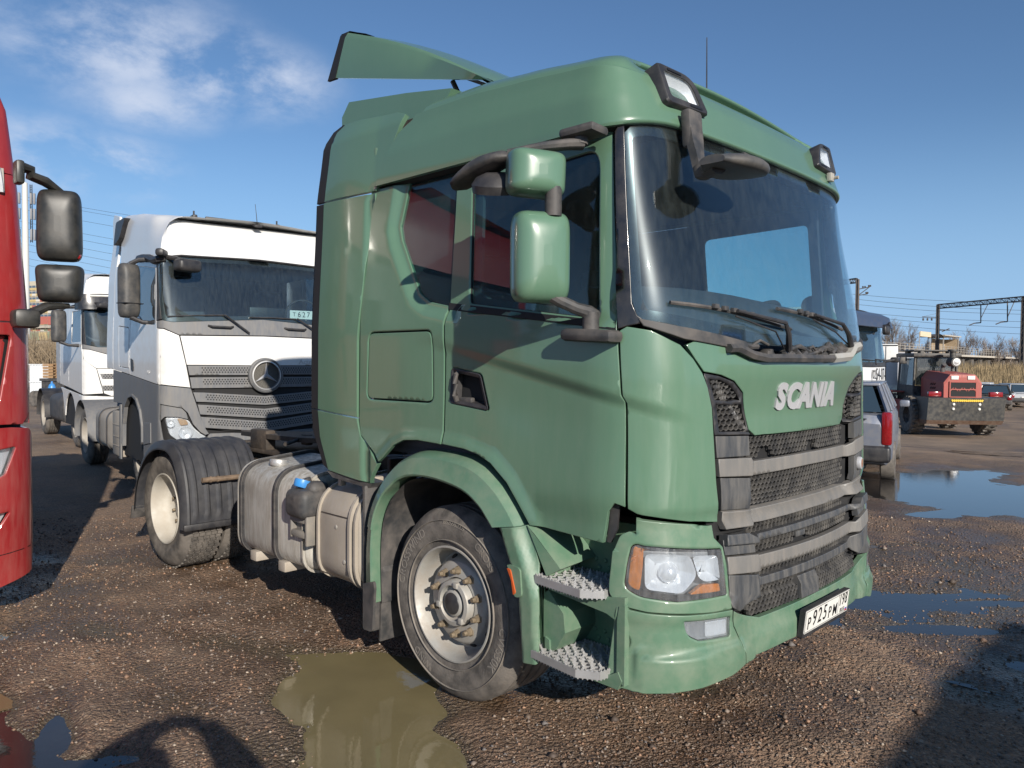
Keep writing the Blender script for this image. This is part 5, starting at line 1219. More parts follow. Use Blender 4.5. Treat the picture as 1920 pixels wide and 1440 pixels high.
pool([(-1.9, -2.35), (-.3, -2.35), (.25, -2.5), (1.6, -2.6), (1.6, -.2), (-1.9, -.2)], MUD)
pool([(-.2, 1.0), (5.09, 1.0), (5.09, 12.4), (-2.4, 12.4), (-2.1, 4.0), (-.2, 3.6)], CLEAR)
pool([(-1.5, -3.2), (0.4, -3.2), (.2, -2.52), (-.9, -2.37), (-1.5, -2.45)], CLEAR)
pool([(-3.2, -3.5), (-1.52, -3.5), (-1.52, -2.45), (-3.2, -2.3)], MUD)
for (x0, y0, x1, y1) in ((-2.3, 14.8, -.6, 18.6), (-1.9, 17.6, -.2, 21.0)): 
    zc = float(ground_z((x0+x1)/2, (y0+y1)/2)); b = MB(); n = 30
    b.add([((x0+x1)/2+(x1-x0)/2*cos(2*pi*i/n)*(1+.35*sin(3.1*i)*.5), (y0+y1)/2+(y1-y0)/2*sin(2*pi*i/n)*(1+.3*cos(2.3*i)*.5), zc+.004+0*i) for i in range(n)], [list(range(n))])
    o = b.build('puddle', CLEAR, None, smooth=0, kind='structure')
    bm = bmesh.new(); bm.from_mesh(o.data); bmesh.ops.subdivide_edges(bm, edges=bm.edges[:], cuts=1); 
    for v in bm.verts: v.co.z = float(ground_z(v.co.x, v.co.y))+.006
    bm.to_mesh(o.data); bm.free()
# --- loose stones lying on the yard
RS = np.random.RandomState(8)
NS = 62000
r_ = 1.0+9.*RS.rand(NS)**1.7; th_ = radians(134.5)+np.radians(-44+88*RS.rand(NS))
sx = CAM[0]+np.cos(th_)*r_*1.0; sy = CAM[1]+np.sin(th_)*r_
clump = fbm(sx, sy, 1.1, 3, 40)+.25
keep = RS.rand(NS) < np.clip(.35+clump*1.4, .08, 1); sx, sy, r_ = sx[keep], sy[keep], r_[keep]
sz = ground_z(sx, sy); keep = (sz > WATER-.012) & (sx > GX0+.1) & (sx < GX1-.1) & (sy > GY0+.1) & (sy < GY1-.1); sx, sy, sz, r_ = sx[keep], sy[keep], sz[keep], r_[keep]
n = len(sx); size = (.0035+.0052*RS.rand(n)**2.2)*(1+.10*r_); size = size*np.where(RS.rand(n) < .012, 2.4, 1)
octv = np.array([[1, 0, 0], [-1, 0, 0], [0, 1, 0], [0, -1, 0], [0, 0, 1], [0, 0, -1]], float); octf = np.array([[0, 2, 4], [2, 1, 4], [1, 3, 4], [3, 0, 4], [2, 0, 5], [1, 2, 5], [3, 1, 5], [0, 3, 5]])
jv = octv[None]*(1+.45*(RS.rand(n, 6, 1)-.5))*np.stack([np.ones(n), .6+.5*RS.rand(n), .45+.35*RS.rand(n)], -1)[:, None, :]+.18*(RS.rand(n, 6, 3)-.5)
an = RS.rand(n)*2*pi; ca, sa = np.cos(an)[:, None], np.sin(an)[:, None]
vx = jv[..., 0]*ca-jv[..., 1]*sa; vy = jv[..., 0]*sa+jv[..., 1]*ca; vz = jv[..., 2]
cov = np.stack([vx, vy, vz], -1)*size[:, None, None]+np.stack([sx, sy, sz+size*.25], -1)[:, None, :]
fc = (octf[None]+np.arange(n)[:, None, None]*6).reshape(-1, 3)
stm = bpy.data.materials.new('loose_stone'); stm.use_nodes = True; tt = stm.node_tree; bb = tt.nodes['Principled BSDF']; bb.inputs['Roughness'].default_value = .7
at = tt.nodes.new('ShaderNodeAttribute'); at.attribute_name = 'tint'; tt.links.new(at.outputs['Color'], bb.inputs['Base Color'])
go = npmesh('gravel', cov.reshape(-1, 3), fc, stm, kind='stuff', smooth=False)
pal = np.array([[.055, .040, .031], [.095, .068, .050], [.135, .082, .054], [.15, .118, .095], [.21, .125, .080], [.28, .23, .18], [.09, .08, .075]])
ci = pal[RS.choice(7, n, p=[.18, .24, .2, .17, .1, .04, .07])]*(1.15+.6*RS.rand(n, 1))
ca_ = go.data.color_attributes.new('tint', 'FLOAT_COLOR', 'POINT')
ca_.data.foreach_set('color', np.concatenate([np.repeat(ci, 6, 0), np.ones((n*6, 1))], 1).astype(np.float32).ravel())
tag(go, 'loose brown gravel stones scattered over the wet yard', 'gravel', kind='stuff')
# ================================================================= helpers for the other trucks
def ccw(p): return p if area(p) > 0 else p[::-1]
def mkboth(par, S):
    def f(name, mt, poly, holes=(), sides=(1, -1), **k):
        k.setdefault('step', .07); k.setdefault('roll', .004); k.setdefault('depth', .02); o = []
        for s in sides: o.append(panel(name, par, mt, poly if s > 0 else mir(poly), S, holes=[h if s > 0 else mir(h) for h in holes], **k))
        return o
    return f
def cabroof(par, mt, S, z0, Hf, xr, lean_s, lean_f, name='roof', fx=(.8, 1.3), crown=.03, nu=90):
    ts = [0, .02, .05, .12, .2, .3, .4, .5, .6, .7, .78, .85, .9, .94, .97, 1.]
    amax = S.ax(xr); us = [-1+2*i/nu for i in range(nu+1)]
    def pt(u, t):
        a = u*amax; x, y = S.plan(a); zz = z0(abs(a)); P0 = S(a, zz); n = S.nplan(a); wf = sms(x, *fx)
        g = lin(t, lean_s)*(1-wf)+lin(t, lean_f)*wf; H = Hf(P0[0]); k = 1-(1-min(1, t*1.0))**1.6 if t > .0 else 0
        return (P0[0]-n[0]*g, P0[1]-n[1]*g, zz+(H-zz)*(sin(t*pi/2)**1.0))
    b = MB(); G_ = [[pt(u, t) for u in us] for t in ts]; b.grid(G_); ring = G_[-1]; h = nu//2; rows = []
    for i in range(h):
        p, q = Vector(ring[i]), Vector(ring[nu-i]); rows.append([tuple(p.lerp(q, k/8)+Vector((0, 0, crown*sin(pi*k/8)*min(1, (h-i)/10)))) for k in range(9)])
    b.grid(rows); b.add([ring[h-1], ring[h], ring[h+1]], [(0, 1, 2)]); b.add([G_[k][0] for k in range(len(ts))]+[G_[k][-1] for k in range(len(ts))][::-1], [list(range(2*len(ts)))])
    return b.build(name, mt, par, smooth=50)
def perf(par, S, rows, mt=None, off=.004, r=.008, name='slat_hole_disc'):
    """flat dark discs laid on a slat, painting in the shade of its punch-holes, a few millimetres each"""
    b = MB()
    for (a0, a1, zf, nrow, pa, pz) in rows:
        for k in range(nrow):
            a = a0+(pa/2 if k % 2 else 0)
            while a < a1:
                z = zf(a)-k*pz; P = Vector(S(a, z)); n = S.n(a, z); t1 = n.cross(Vector((0, 0, 1))).normalized(); t2 = n.cross(t1)
                b.add([tuple(P+n*off+t1*cos(q)*r+t2*sin(q)*r) for q in (0, 1.05, 2.09, 3.14, 4.19, 5.24)], [list(range(6))]); a += pa
    return b.build(name, mt or M['ink'], par, smooth=0, kind='stuff')
def simple_mirror(par, c, d, mt, rz=0, arms=True, s=-1, name='door_mirror', split=None):
    o = empty(name, c, 0, parent=par)
    h = housing('mirror_housing', mt, (0, 0, 0), d, o, rz=rz)
    if split is not None:
        b = MB(); b.box((0, 0, split), (d[0]*1.02, d[1]*1.01, .012), 0, rz=rz); b.build('housing_seam', M['ink'], o)
    b = MB()
    if arms:
        b.tube([(0, 0, d[2]/2-.01), (.02, -s*.10, d[2]/2+.05), (.10, -s*.28, d[2]/2+.06), (.12, -s*.36, d[2]/2+.03)], [.03, .03, .028, .03], 8); b.build('mirror_arm', M['black'], o); b = MB()
        b.tube([(0, 0, -d[2]/2+.01), (.03, -s*.14, -d[2]/2-.05), (.10, -s*.34, -d[2]/2-.06)], [.03, .026, .034], 8)
        b.build('mirror_arm', M['black'], o)
    return o
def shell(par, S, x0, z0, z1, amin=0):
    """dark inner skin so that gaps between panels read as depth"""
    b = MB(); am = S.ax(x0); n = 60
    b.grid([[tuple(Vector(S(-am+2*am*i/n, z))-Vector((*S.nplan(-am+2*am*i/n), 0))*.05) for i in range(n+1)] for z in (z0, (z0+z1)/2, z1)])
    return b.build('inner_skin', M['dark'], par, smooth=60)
# ================================================================= white truck with the round star badge
WT = empty('tractor_unit', (-7.56, 1.18, 0), radians(-6.7), 'white tractor unit with dark grey slatted grille and big round star badge', 'truck')
SA = Surf(1.42, 1.245, .07, .95, 1.2, [(1.0, .0), (2.0, -.02), (2.9, -.18), (3.5, -.5)], [(2.0, 0), (2.9, .03), (3.5, .1)])
A = mkboth(WT, SA)
shell(WT, SA, -.9, .45, 2.15)
W_ = M['white']; GP = M['greyplastic']
gl = sym([(1.335, 2.92), (1.28, 2.99), (1.10, 3.04), (0, 3.075)], [(1.225, 2.26), (1.10, 2.24), (0, 2.31)])
panel('windscreen', WT, M['wind'], gl, SA, step=.1, depth=.005, roll=0)
panel('windscreen_border', WT, M['ink'], ccw(gl), SA, step=.1, depth=.002, off=-.010, roll=0, holes=[rnd(inset(ccw(gl), .05), .05)])
cs = sym([(1.34, 2.24), (1.225, 2.255), (1.10, 2.235), (0, 2.305)], [(1.335, 2.165), (1.20, 2.16), (1.03, 2.085), (0, 2.10)])
panel('scuttle_panel', WT, GP, cs, SA, step=.07, depth=.02)
A('pillar_trim', M['black'], [(1.435, 2.915), (1.40, 2.96), (1.29, 2.99), (1.34, 2.92), (1.23, 2.27), (1.345, 2.25), (1.37, 2.5)], off=.002)
bn = sym([(1.015, 2.072), (0, 2.088)], [(.945, 1.722), (0, 1.718)])
panel('bonnet', WT, W_, bn, SA, step=.08, depth=.02)
A('corner_panel', W_, [(1.325, 2.155), (1.205, 2.15), (1.03, 2.075), (.955, 1.722), (.908, 1.446), (1.246, 1.486), (1.25, 1.8)])
wdr = rnd([(2.58, 3.03), (1.73, 2.93), (1.49, 2.90), (1.43, 2.20), (2.0, 2.24), (2.25, 2.345), (2.60, 2.39)], [.03, 0, .05, .03, .1, .05, .03])
dp = [(2.68, 3.10), (1.80, 3.045), (1.50, 2.985), (1.455, 2.96), (1.385, 2.5), (1.34, 2.16), (1.257, 2.15), (1.257, 1.482), (2.68, 1.580)]
dd = A('door', W_, dp, holes=[wdr])
for s in (0, 1): panel('door_window', dd[s], M['glassfar'], ccw(wdr) if s == 0 else mir(ccw(wdr)), SA, step=.2, off=-.012, depth=.004, roll=0)
A('cab_side', W_, [(3.70, 3.12), (2.69, 3.105), (2.69, 1.582), (3.70, 1.645)], holes=[rnd([(3.36, 2.255), (2.76, 2.215), (2.76, 1.66), (3.33, 1.68)], .03)])
A('side_hatch', W_, rnd([(3.352, 2.247), (2.768, 2.207), (2.768, 1.668), (3.322, 1.688)], .03))
A('side_deflector', W_, [(3.71, 3.85), (3.71, 1.64), (4.12, 1.66), (4.14, 3.84), (4.05, 3.92)], depth=.03)
hp = rnd([(2.62, 1.80), (2.50, 1.775), (2.46, 1.70), (2.48, 1.625), (2.60, 1.645)], .02)
A('door_handle', M['black'], hp, off=.010, step=.05)
def z0a(a): return interp(a, [(0, 3.085), (1.0, 3.055), (1.3, 3.0), (1.5, 3.0), (1.8, 3.06), (2.2, 3.10), (3.7, 3.13)])
def Ha(x): return interp(x, [(-1.0, 3.86), (-.3, 3.78), (.3, 3.68), (.7, 3.62), (1.1, 3.56), (1.4, 3.54)])
cabroof(WT, W_, SA, z0a, Ha, -.92, [(0, 0), (.3, .01), (.6, .03), (.8, .07), (.92, .16), (1, .34)], [(0, 0), (.3, .03), (.6, .12), (.8, .24), (.92, .36), (1, .55)], fx=(.6, 1.25))
b = MB(); b.box((-1.0, 0, 3.75), (.5, 2.1, .12), .03); b.build('roof_deflector', W_, WT)
b = MB(); b.tube([SA.out(.012)(a, z0a(abs(a))-.002) for a in [-1.25+2.5*i/30 for i in range(31)]], .012, 6); b.tube([SA.out(.012)(1.20+1.1*i/10, z0a(1.20+1.1*i/10)-.01) for i in range(11)], .050, 8); b.build('roof_seal', M['black'], WT)
b = MB(); vs_ = rnd([(3.60, 3.40), (3.28, 3.47), (3.05, 3.74), (3.60, 3.74)], .05); 
b.prism(vs_, lambda a, z: (SA.plan(a)[0], -1.262+.10*(z-3.3), z), lambda a, z: (SA.plan(a)[0], -1.05, z)); b.build('roof_vent', M['black'], WT)
b = MB(); b.box((1.10, .02, 3.545), (.12, .10, .03), .012, ry=.3); b.tube([(1.10, .02, 3.55), (1.04, .03, 3.70), (.97, .04, 3.85)], [.006, .004, .003], 5); b.build('aerial', M['black'], WT)
b = MB(); 
for y in (-.62, .5): b.box((.55, y, 3.66), (.14, .06, .05), .015); b.tube([(.55, y, 3.66), (.55, y, 3.74)], .012, 6)
b.box((.62, -.02, 3.655), (.04, .95, .035), .01); b.build('roof_rail', M['black'], WT)
b = MB(); b.box(SA.out(-.005)(.86, 3.13), (.02, .12, .05), .008); b.build('marker_light', M['lens'] if False else M['lensgrey'], WT)
# interior seen through the screen
b = MB(); b.box((.15, 0, 3.02), (1.8, 2.2, .04)); b.box((-.7, 0, 2.5), (.05, 2.3, 1.4)); b.box((.3, 0, 1.9), (1.9, 2.2, .05)); b.build('cab_lining', M['interior'], WT)
b = MB(); b.box((.92, 0, 2.20), (.55, 2.0, .16), .05); b.build('dashboard', M['interior'], WT)
for y in (-.55, .6):
    b = MB(); b.box((-.1, y, 2.4), (.2, .5, .8), .06); b.box((-.12, y, 2.85), (.12, .32, .2), .04); b.build('seat', M['interior'], WT)
b = MB(); b.box((1.12, .14, 2.395), (.05, .48, .17), .015); b.build('dashboard_case', M['ink'], WT)
b = MB(); b.tube([(.9+.1*sin(q)*.3, .72+.24*cos(q), 2.42+.2*sin(q)) for q in [2*pi*i/24 for i in range(25)]], .013, 6, cap=False); b.build('steering_wheel', M['black'], WT)
def pm2(x, y, h): return (1.20+h, .68+x, 2.40+y)
b = MB(); b.prism([(-.26, -.056), (.26, -.056), (.26, .056), (-.26, .056)], lambda x, y: pm2(x, y, .004), lambda x, y: pm2(x, y, -.006)); po = b.build('number_plate', M['whiteplate'], WT, smooth=0)
b = MB()
for ch, x, sz in (('T', -.20, .075), ('6', -.13, .10), ('2', -.065, .10), ('7', .0, .10), ('B', .07, .075)): text3(b, ch, sz, lambda u, v, h, x=x: pm2(x+u, v, .0045+h), .001, bold=.004, sx=.9)
b.build('plate_characters', M['ink'], po, smooth=0)
# grille
GA_ = sym([(.935, 1.713), (0, 1.713)], [(.73, .93), (.5, .90), (0, .85)])
panel('grille_backing', WT, M['dark'], GA_, SA, step=.12, off=-.03, depth=.01, roll=0)
def vdip(a, d): return -d*(1-min(1, abs(a)/.8)) 
def slat(zt0, zb0, at, ab, dip, nm='grille_slat', off=.004):
    n = 8; top = [(at*(1-i/n), zt0+vdip(at*(1-i/n), dip)) for i in range(n+1)]; bt = [(ab*(1-i/n), zb0+vdip(ab*(1-i/n), dip)) for i in range(n+1)]
    return panel(nm, WT, GP, sym(top, bt), SA, step=.06, off=off, depth=.03, roll=.006)
for zt, zb, at, ab, dp_ in ((1.712, 1.595, .938, .917, 0), (1.568, 1.436, .912, .893, .0), (1.385, 1.270, .875, .840, .06), (1.235, 1.115, .825, .800, .075), (1.085, .955, .79, .755, .085)):
    slat(zt, zb, at, ab, dp_)
    nr = 3; perf(WT, SA, [(-.76+.02*(1.7-zt), .77-.10*(1.7-zt), lambda a, zt=zt, dp_=dp_: zt-.028+vdip(a, dp_), nr, .034, .026)], off=.0058, r=.0105)
O = Vector(SA.out(.03)(0, 1.59)); n_ = Vector((1, 0, 0)); Tm = Matrix.Translation(O) @ Matrix.Rotation(radians(-90), 4, 'Z')
b = MB(); b.lathe([(.225, -.02), (.222, .02), (.205, .035), (.19, .02), (.175, .012), (.165, .0)], 56, Tm); st = b.build('badge_ring', M['greyplastic'], WT)
b = MB(); b.lathe([(.190, .022), (.186, .038), (.172, .040), (.168, .02)], 56, Tm); b.build('badge_inner_ring', M['steel'], st)
b = MB(); b.lathe([(0, .0), (.17, .0)], 40, Tm); b.build('badge_mesh', mat('badge_mesh', (.085, .078, .066), .6, var=.3, vscale=80, bump=.6, bscale=150), st)
b = MB()
for k in range(3):
    q = k*2*pi/3; d = Vector((sin(q), 0, cos(q))); e1 = Vector((sin(q+pi/3), 0, cos(q+pi/3)))*.030; e2 = Vector((sin(q-pi/3), 0, cos(q-pi/3)))*.030
    tip = d*.172+Vector((0, .018, 0)); c0 = Vector((0, .045, 0)); b.add([tuple(c0), tuple(e1+Vector((0, .018, 0))), tuple(tip), tuple(e2+Vector((0, .018, 0)))], [(0, 1, 2), (0, 2, 3)], Tm)
b.build('badge_star', M['satin'], st, smooth=0)
O = Vector(SA.out(.0)(.0, 2.035)); Tm = Matrix.Translation(O) @ Matrix.Rotation(radians(-90), 4, 'Z'); b = MB(); b.lathe([(.036, -.002), (.036, .006), (.028, .008), (.026, .004), (0, .004)], 28, Tm)
for k in range(3): q = k*2*pi/3; b.box((.013*sin(q), .007, .013*cos(q)), (.005, .004, .026), T=Tm, ry=q)
b.build('small_badge', M['chrome'], WT)
b = MB(); text3(b, 'Actros', .085, lambda x, y, h: tuple(Vector(SA(-(.60+x)+.0, 1.765+y))+SA.n(-(.60+x), 1.765+y)*h), .006, bold=.004, sx=1.15); b.build('lettering', M['steel'], WT, smooth=0)
b = MB(); text3(b, '1845', .055, lambda x, y, h: tuple(Vector(SA(1.72-x, 1.625+y))+SA.n(1.72-x, 1.625+y)*h), .006, bold=.006); b.build('lettering', M['steel'], WT, smooth=0)
for a_ in (.54, -.43):
    b = MB(); b.tube([SA.out(.0)(a_+.15, 2.205), SA.out(.035)(a_+.11, 2.190), SA.out(.035)(a_-.11, 2.185), SA.out(0)(a_-.15, 2.20)], .014, 8); b.build('grab_handle', M['black'], WT)
for (p0, p1, p2, p3) in (((.20, 2.12), (.25, 2.155), (.50, 2.34), (1.16, 2.30)), ((-.70, 2.14), (-.66, 2.20), (-.45, 2.33), (.18, 2.325))):
    b = MB(); b.tube([SA.out(.03)(*p0), SA.out(.045)(*p1), SA.out(.04)(*p2)], .012, 6); b.tube([SA.out(.012)(*p2), SA.out(.012)((p2[0]+p3[0])/2, (p2[1]+p3[1])/2+.004), SA.out(.012)(*p3)], .009, 6); b.build('wiper', M['black'], WT)
# bumper, lamps, arches
HLA = rnd([(1.206, 1.088), (1.05, 1.085), (.93, 1.052), (.87, .95), (.785, .875), (.73, .85), (.76, .778), (1.041, .80), (1.151, .88)], [.04, .0, .04, .05, .03, .02, .02, .03, .04])
A('upper_corner', GP, [(1.242, 1.474), (.905, 1.434), (.80, 1.10), (.735, .93), (.70, .875), (.74, .862), (.80, .90), (.88, 1.0), (.94, 1.14), (1.0, 1.20), (1.245, 1.25)], off=.012)
A('lamp_recess_panel', GP, [(1.245, 1.245), (1.01, 1.20), (.955, 1.14), (.935, 1.06), (1.05, 1.09), (1.20, 1.095), (1.26, 1.05)], off=-.012)
hb = A('headlight', M['chrome'], HLA, off=-.05, step=.05, roll=0)
for s in (0, 1):
    sg = 1 if s == 0 else -1
    for (a_, z_, r_) in ((.965, .895, .080), (1.13, 1.01, .045)):
        Tm = Matrix.Translation(SA.out(-.045)(sg*a_, z_)) @ SA.n(sg*a_, z_).to_track_quat('Y', 'Z').to_matrix().to_4x4()
        b = MB(); b.lathe([(r_, .035), (r_*.97, .038), (r_*.8, .01), (r_*.35, .0), (r_*.3, .02), (0, .024)], 28, Tm); b.build('lamp_bowl', M['chrome'], hb[s])
    am = rnd([(1.06, 1.075), (.95, 1.05), (.93, .995), (1.02, .985)], .02); panel('indicator', hb[s], mat('pale_amber', (.6, .35, .15), .2, coat=.5) if s == 0 else bpy.data.materials['pale_amber'], ccw(am) if s == 0 else mir(ccw(am)), SA, step=.05, off=-.02, depth=.01)
    panel('lamp_cover', hb[s], M['lens'], ccw(HLA) if s == 0 else mir(ccw(HLA)), SA, step=.06, off=-.001, depth=.003, roll=0)
XA0 = SA.ax(0)
arcA = [(XA0+.60*cos(t), .50+.72*sin(t)*1.08) for t in [radians(10+i*16) for i in range(11)]]
arcA = [(XA0+.585, .62), (XA0+.56, .92), (XA0+.44, 1.16), (XA0+.22, 1.295), (XA0, 1.325), (XA0-.22, 1.28), (XA0-.42, 1.13), (XA0-.52, .93), (XA0-.53, .73)]
A('front_arch_panel', GP, [(3.70, 1.632), (3.70, 1.17), (XA0+.66, 1.17)]+[(a, z) for a, z in arcA[1:]]+[(XA0-.53, .40), (1.62, .36), (1.30, .36), (1.215, .80), (1.275, 1.05), (1.255, 1.25), (1.255, 1.472), (2.68, 1.570)], step=.06, off=.0)
A('arch_lip', GP, [(a, z) for a, z in arcA]+[(XA0+(a-XA0)*.93, z-.03) for a, z in arcA[::-1]], step=.05, off=.025, depth=.05)
bl = sym([(1.20, .78), (1.03, .785), (.755, .765), (.70, .86), (.68, .875), (.40, .87), (0, .835)], [(1.25, .34), (.9, .30), (0, .30)])
panel('bumper', WT, GP, bl, SA, step=.08, off=.01, depth=.03)
A('step_panel', GP, [(1.95, .98), (1.60, 1.0), (1.60, .75), (1.95, .70)], off=.012, step=.08)
A('front_mudflap', M['steel'] if False else GP, [(XA0+.68, 1.16), (XA0+.60, 1.16), (XA0+.62, .40), (XA0+.70, .40)], off=.03, step=.1)
for s in (-1, 1):
    wheel(0, s*1.15, .51, .33, s, 'front', par=WT, mw=mat('dusty_wheel', (.30, .28, .25), .6, dirt=.7) if s < 0 else bpy.data.materials['dusty_wheel'])
    wheel(-3.6, s*1.20, .50, .30, s, 'rear', par=WT, mw=bpy.data.materials['dusty_wheel'])
    b = MB(); b.grid([[(-3.6+.60*cos(t)*(1.0), s*y, .52+.58*sin(t)) for y in (1.27, 1.24, .65)] for t in [radians(-8+i*14) for i in range(15)]]); b.grid([[(-3.6+.57*cos(t)*(1.0), s*y, .52+.55*sin(t)) for y in (1.26, .65)] for t in [radians(-8+i*14) for i in range(15)]]); b.build('rear_mudguard', GP, WT, smooth=50)
b = MB(); b.box((-2.4, 0, .85), (5.0, .85, .28), .02); b.tube([(-3.6, -1, .5), (-3.6, 1, .5)], .1, 12); b.box((.3, 0, .9), (2., .9, .6), .05); b.build('chassis_frame', M['chassis'], WT)
b = MB(); b.box((-3.5, 0, 1.12), (1.2, .95, .05), .02); b.build('coupling_plate', M['chassis'], WT)
tka, pa_ = tankshape('fuel_tank', -2.65, -1.35, M['aludust'], y1=-1.22, z0=.42, z1=1.06, par=WT)
b = MB(); 
for x in (-2.3, -1.75): band(b, pa_, x, .05, .006)
b.build('tank_strap', M['black'], tka)
b = MB(); b.box((-1.03, -1.02, .72), (.56, .44, .64), .03); 
for z in (.85, .68, .55): b.box((-1.03, -1.243, z), (.50, .006, .012))
b.build('battery_cover', M['aludust'], WT)
for s in (-1, 1): simple_mirror(WT, (.62, s*1.41, 2.64), (.17, .25, .68), M['mirrorgrey'], rz=s*radians(-20), s=s, split=-.16)
b = MB(); b.box((1.44, -.955, 2.91), (.18, .30, .15), .05, rz=.3); b.tube([(1.20, -1.12, 3.02), (1.32, -1.05, 3.00), (1.42, -1.0, 2.96)], .03, 8); b.box((1.20, -1.17, 3.06), (.35, .10, .09), .03, rz=-.5); b.build('front_mirror', M['black'], WT)
# ================================================================= second white truck further back
WB = empty('tractor_unit', (-14.07, 2.23, 0), radians(-6), 'farther white tractor unit with dark sun visor, half hidden behind the badge truck', 'truck')
SB = Surf(1.42, 1.245, .09, .9, 1.15, [(1.0, .0), (2.0, -.02), (2.9, -.18), (3.5, -.5)], [(2.0, 0), (2.9, .03), (3.5, .1)])
Bb = mkboth(WB, SB)
shell(WB, SB, -.8, .45, 2.0)
gl = sym([(1.27, 2.70), (1.15, 2.75), (0, 2.76)], [(1.20, 2.07), (1.0, 2.03), (0, 2.03)])
panel('windscreen', WB, M['wind'], gl, SB, step=.15, depth=.005, roll=0)
panel('scuttle_panel', WB, M['greyplastic'], sym([(1.30, 2.08), (1.20, 2.06), (1.0, 2.02), (0, 2.02)], [(1.30, 1.99), (1.15, 1.98), (.78, 1.875), (0, 1.86)]), SB, step=.1)
panel('bonnet', WB, W_, sym([(1.28, 1.98), (1.15, 1.97), (.78, 1.865), (0, 1.85)], [(1.25, 1.78), (1.03, 1.62), (0, 1.62)]), SB, step=.1)
panel('grille', WB, W_, sym([(1.02, 1.61), (0, 1.61)], [(.90, 1.14), (.78, 1.09), (0, 1.09)]), SB, step=.1, off=-.02)
for z in (1.515, 1.29): 
    panel('grille_opening', WB, M['greyplastic'], sym([(.97, z), (0, z)], [(.93, z-.10), (0, z-.10)]), SB, step=.12, off=-.012, depth=.01); perf(WB, SB, [(-.92, .93, lambda a, z=z: z-.015, 3, .05, .032)], off=-.006, r=.014, name='grille_mesh')
Bb('corner_panel', W_, [(1.28, 1.79), (1.24, 1.77), (1.03, 1.61), (.92, 1.14), (1.28, 1.12)], step=.1)
Bb('door', W_, [(2.60, 2.86), (1.48, 2.82), (1.33, 2.0), (1.29, 1.9), (1.29, 1.13), (2.60, 1.22)], holes=[rnd([(2.35, 2.74), (1.52, 2.72), (1.42, 2.12), (2.35, 2.12)], .04)], step=.1)
Bb('door_window', M['glassfar'], rnd([(2.35, 2.74), (1.52, 2.72), (1.42, 2.12), (2.35, 2.12)], .04), off=-.01, depth=.004, roll=0, step=.2)
Bb('cab_side', W_, [(3.55, 2.87), (2.61, 2.86), (2.61, 1.22), (3.55, 1.27)], step=.12); Bb('side_deflector', mat('light_grey_paint', (.42, .43, .44), .4, dirt=.4), [(4.15, 3.5), (3.56, 3.5), (3.56, 1.27), (4.0, 1.30)], step=.15, depth=.03)
Bb('pillar_trim', M['black'], [(1.46, 2.82), (1.27, 2.76), (1.20, 2.07), (1.32, 2.06)], step=.1)
cabroof(WB, W_, SB, lambda a: interp(a, [(0, 3.0), (1.3, 3.0), (1.8, 2.87), (4, 2.88)]), lambda x: interp(x, [(-1, 3.62), (1.4, 3.42)]), -.78, [(0, 0), (.5, .02), (.8, .08), (1, .3)], [(0, 0), (.5, .06), (.8, .2), (1, .5)], fx=(.6, 1.2))
panel('sun_visor', WB, M['blackgloss'], sym([(1.40, 3.0), (0, 3.0)], [(1.34, 2.72), (0, 2.74)]), SB, step=.15, off=.13, depth=.02)
b = MB(); b.tube([SB.out(.125)(a, 2.965) for a in (1.15, .8, .5)], .02, 5); b.build('visor_sticker', M['whiteplate'], WB)
BHL = [(1.22, .98), (1.02, .95), (1.0, .58), (1.20, .55)]
bmp = sym([(1.30, 1.10), (.78, 1.075), (0, 1.075)], [(1.32, .28), (1.0, .24), (0, .24)])
panel('bumper', WB, W_, bmp, SB, step=.1, off=.01, holes=[BHL, mir(BHL)])
Bb('headlight', M['lensgrey'], BHL, off=-.03, step=.1); Bb('lamp_cover', M['lens'], BHL, off=.005, depth=.003, roll=0, step=.1)
XB0 = SB.ax(0)
Bb('arch_panel', W_, [(3.5, 1.20), (3.3, 1.10)]+[(XB0+.58*cos(t), .5+.62*sin(t)) for t in [radians(12+i*19.5) for i in range(9)]]+[(XB0-.58, .34), (1.33, .30), (1.31, 1.10)], step=.09)
b = MB(); b.box((.2, 0, 2.9), (1.7, 2.1, .04)); b.box((-.6, 0, 2.3), (.05, 2.3, 1.3)); b.box((.9, 0, 1.95), (.6, 2.0, .2), .05); b.build('cab_lining', M['interior'], WB)
for s in (-1, 1):
    wheel(0, s*1.15, .50, .32, s, 'front', par=WB, mw=bpy.data.materials['dusty_wheel']); wheel(-3.6, s*1.20, .50, .30, s, 'rear', par=WB, mw=bpy.data.materials['dusty_wheel'])
    simple_mirror(WB, (.80, s*1.55, 2.42), (.16, .26, .62), M['mirrorgrey'], rz=s*radians(-20), s=s)
    b = MB(); b.grid([[(-3.6+.60*cos(t), s*y, .52+.58*sin(t)) for y in (1.27, .65)] for t in [radians(-8+i*14) for i in range(15)]]); b.build('rear_mudguard', M['black'], WB, smooth=50)
b = MB(); b.box((-2.4, 0, .85), (5.0, .85, .28), .02); b.box((.3, 0, .9), (2., .9, .6), .05); b.build('chassis_frame', M['chassis'], WB)
tankshape('fuel_tank', -2.65, -1.0, M['muddark'], y1=-1.22, z0=.42, z1=1.06, par=WB)
b = MB(); b.box((1.50, -.93, 2.80), (.14, .24, .09), .04, rz=.3); b.tube([(1.30, -1.05, 2.86), (1.46, -.98, 2.84)], .025, 8); b.build('front_mirror', M['black'], WB)
b = MB(); b.box((1.6, .3, 1.01), (.2, .03, .02)); b.tube([SB.out(.03)(a, .99+.02*sin(a*9)) for a in (1.15, 1.05, .95, .85)], .014, 5); b.build('tow_ring', M['black'], WB)
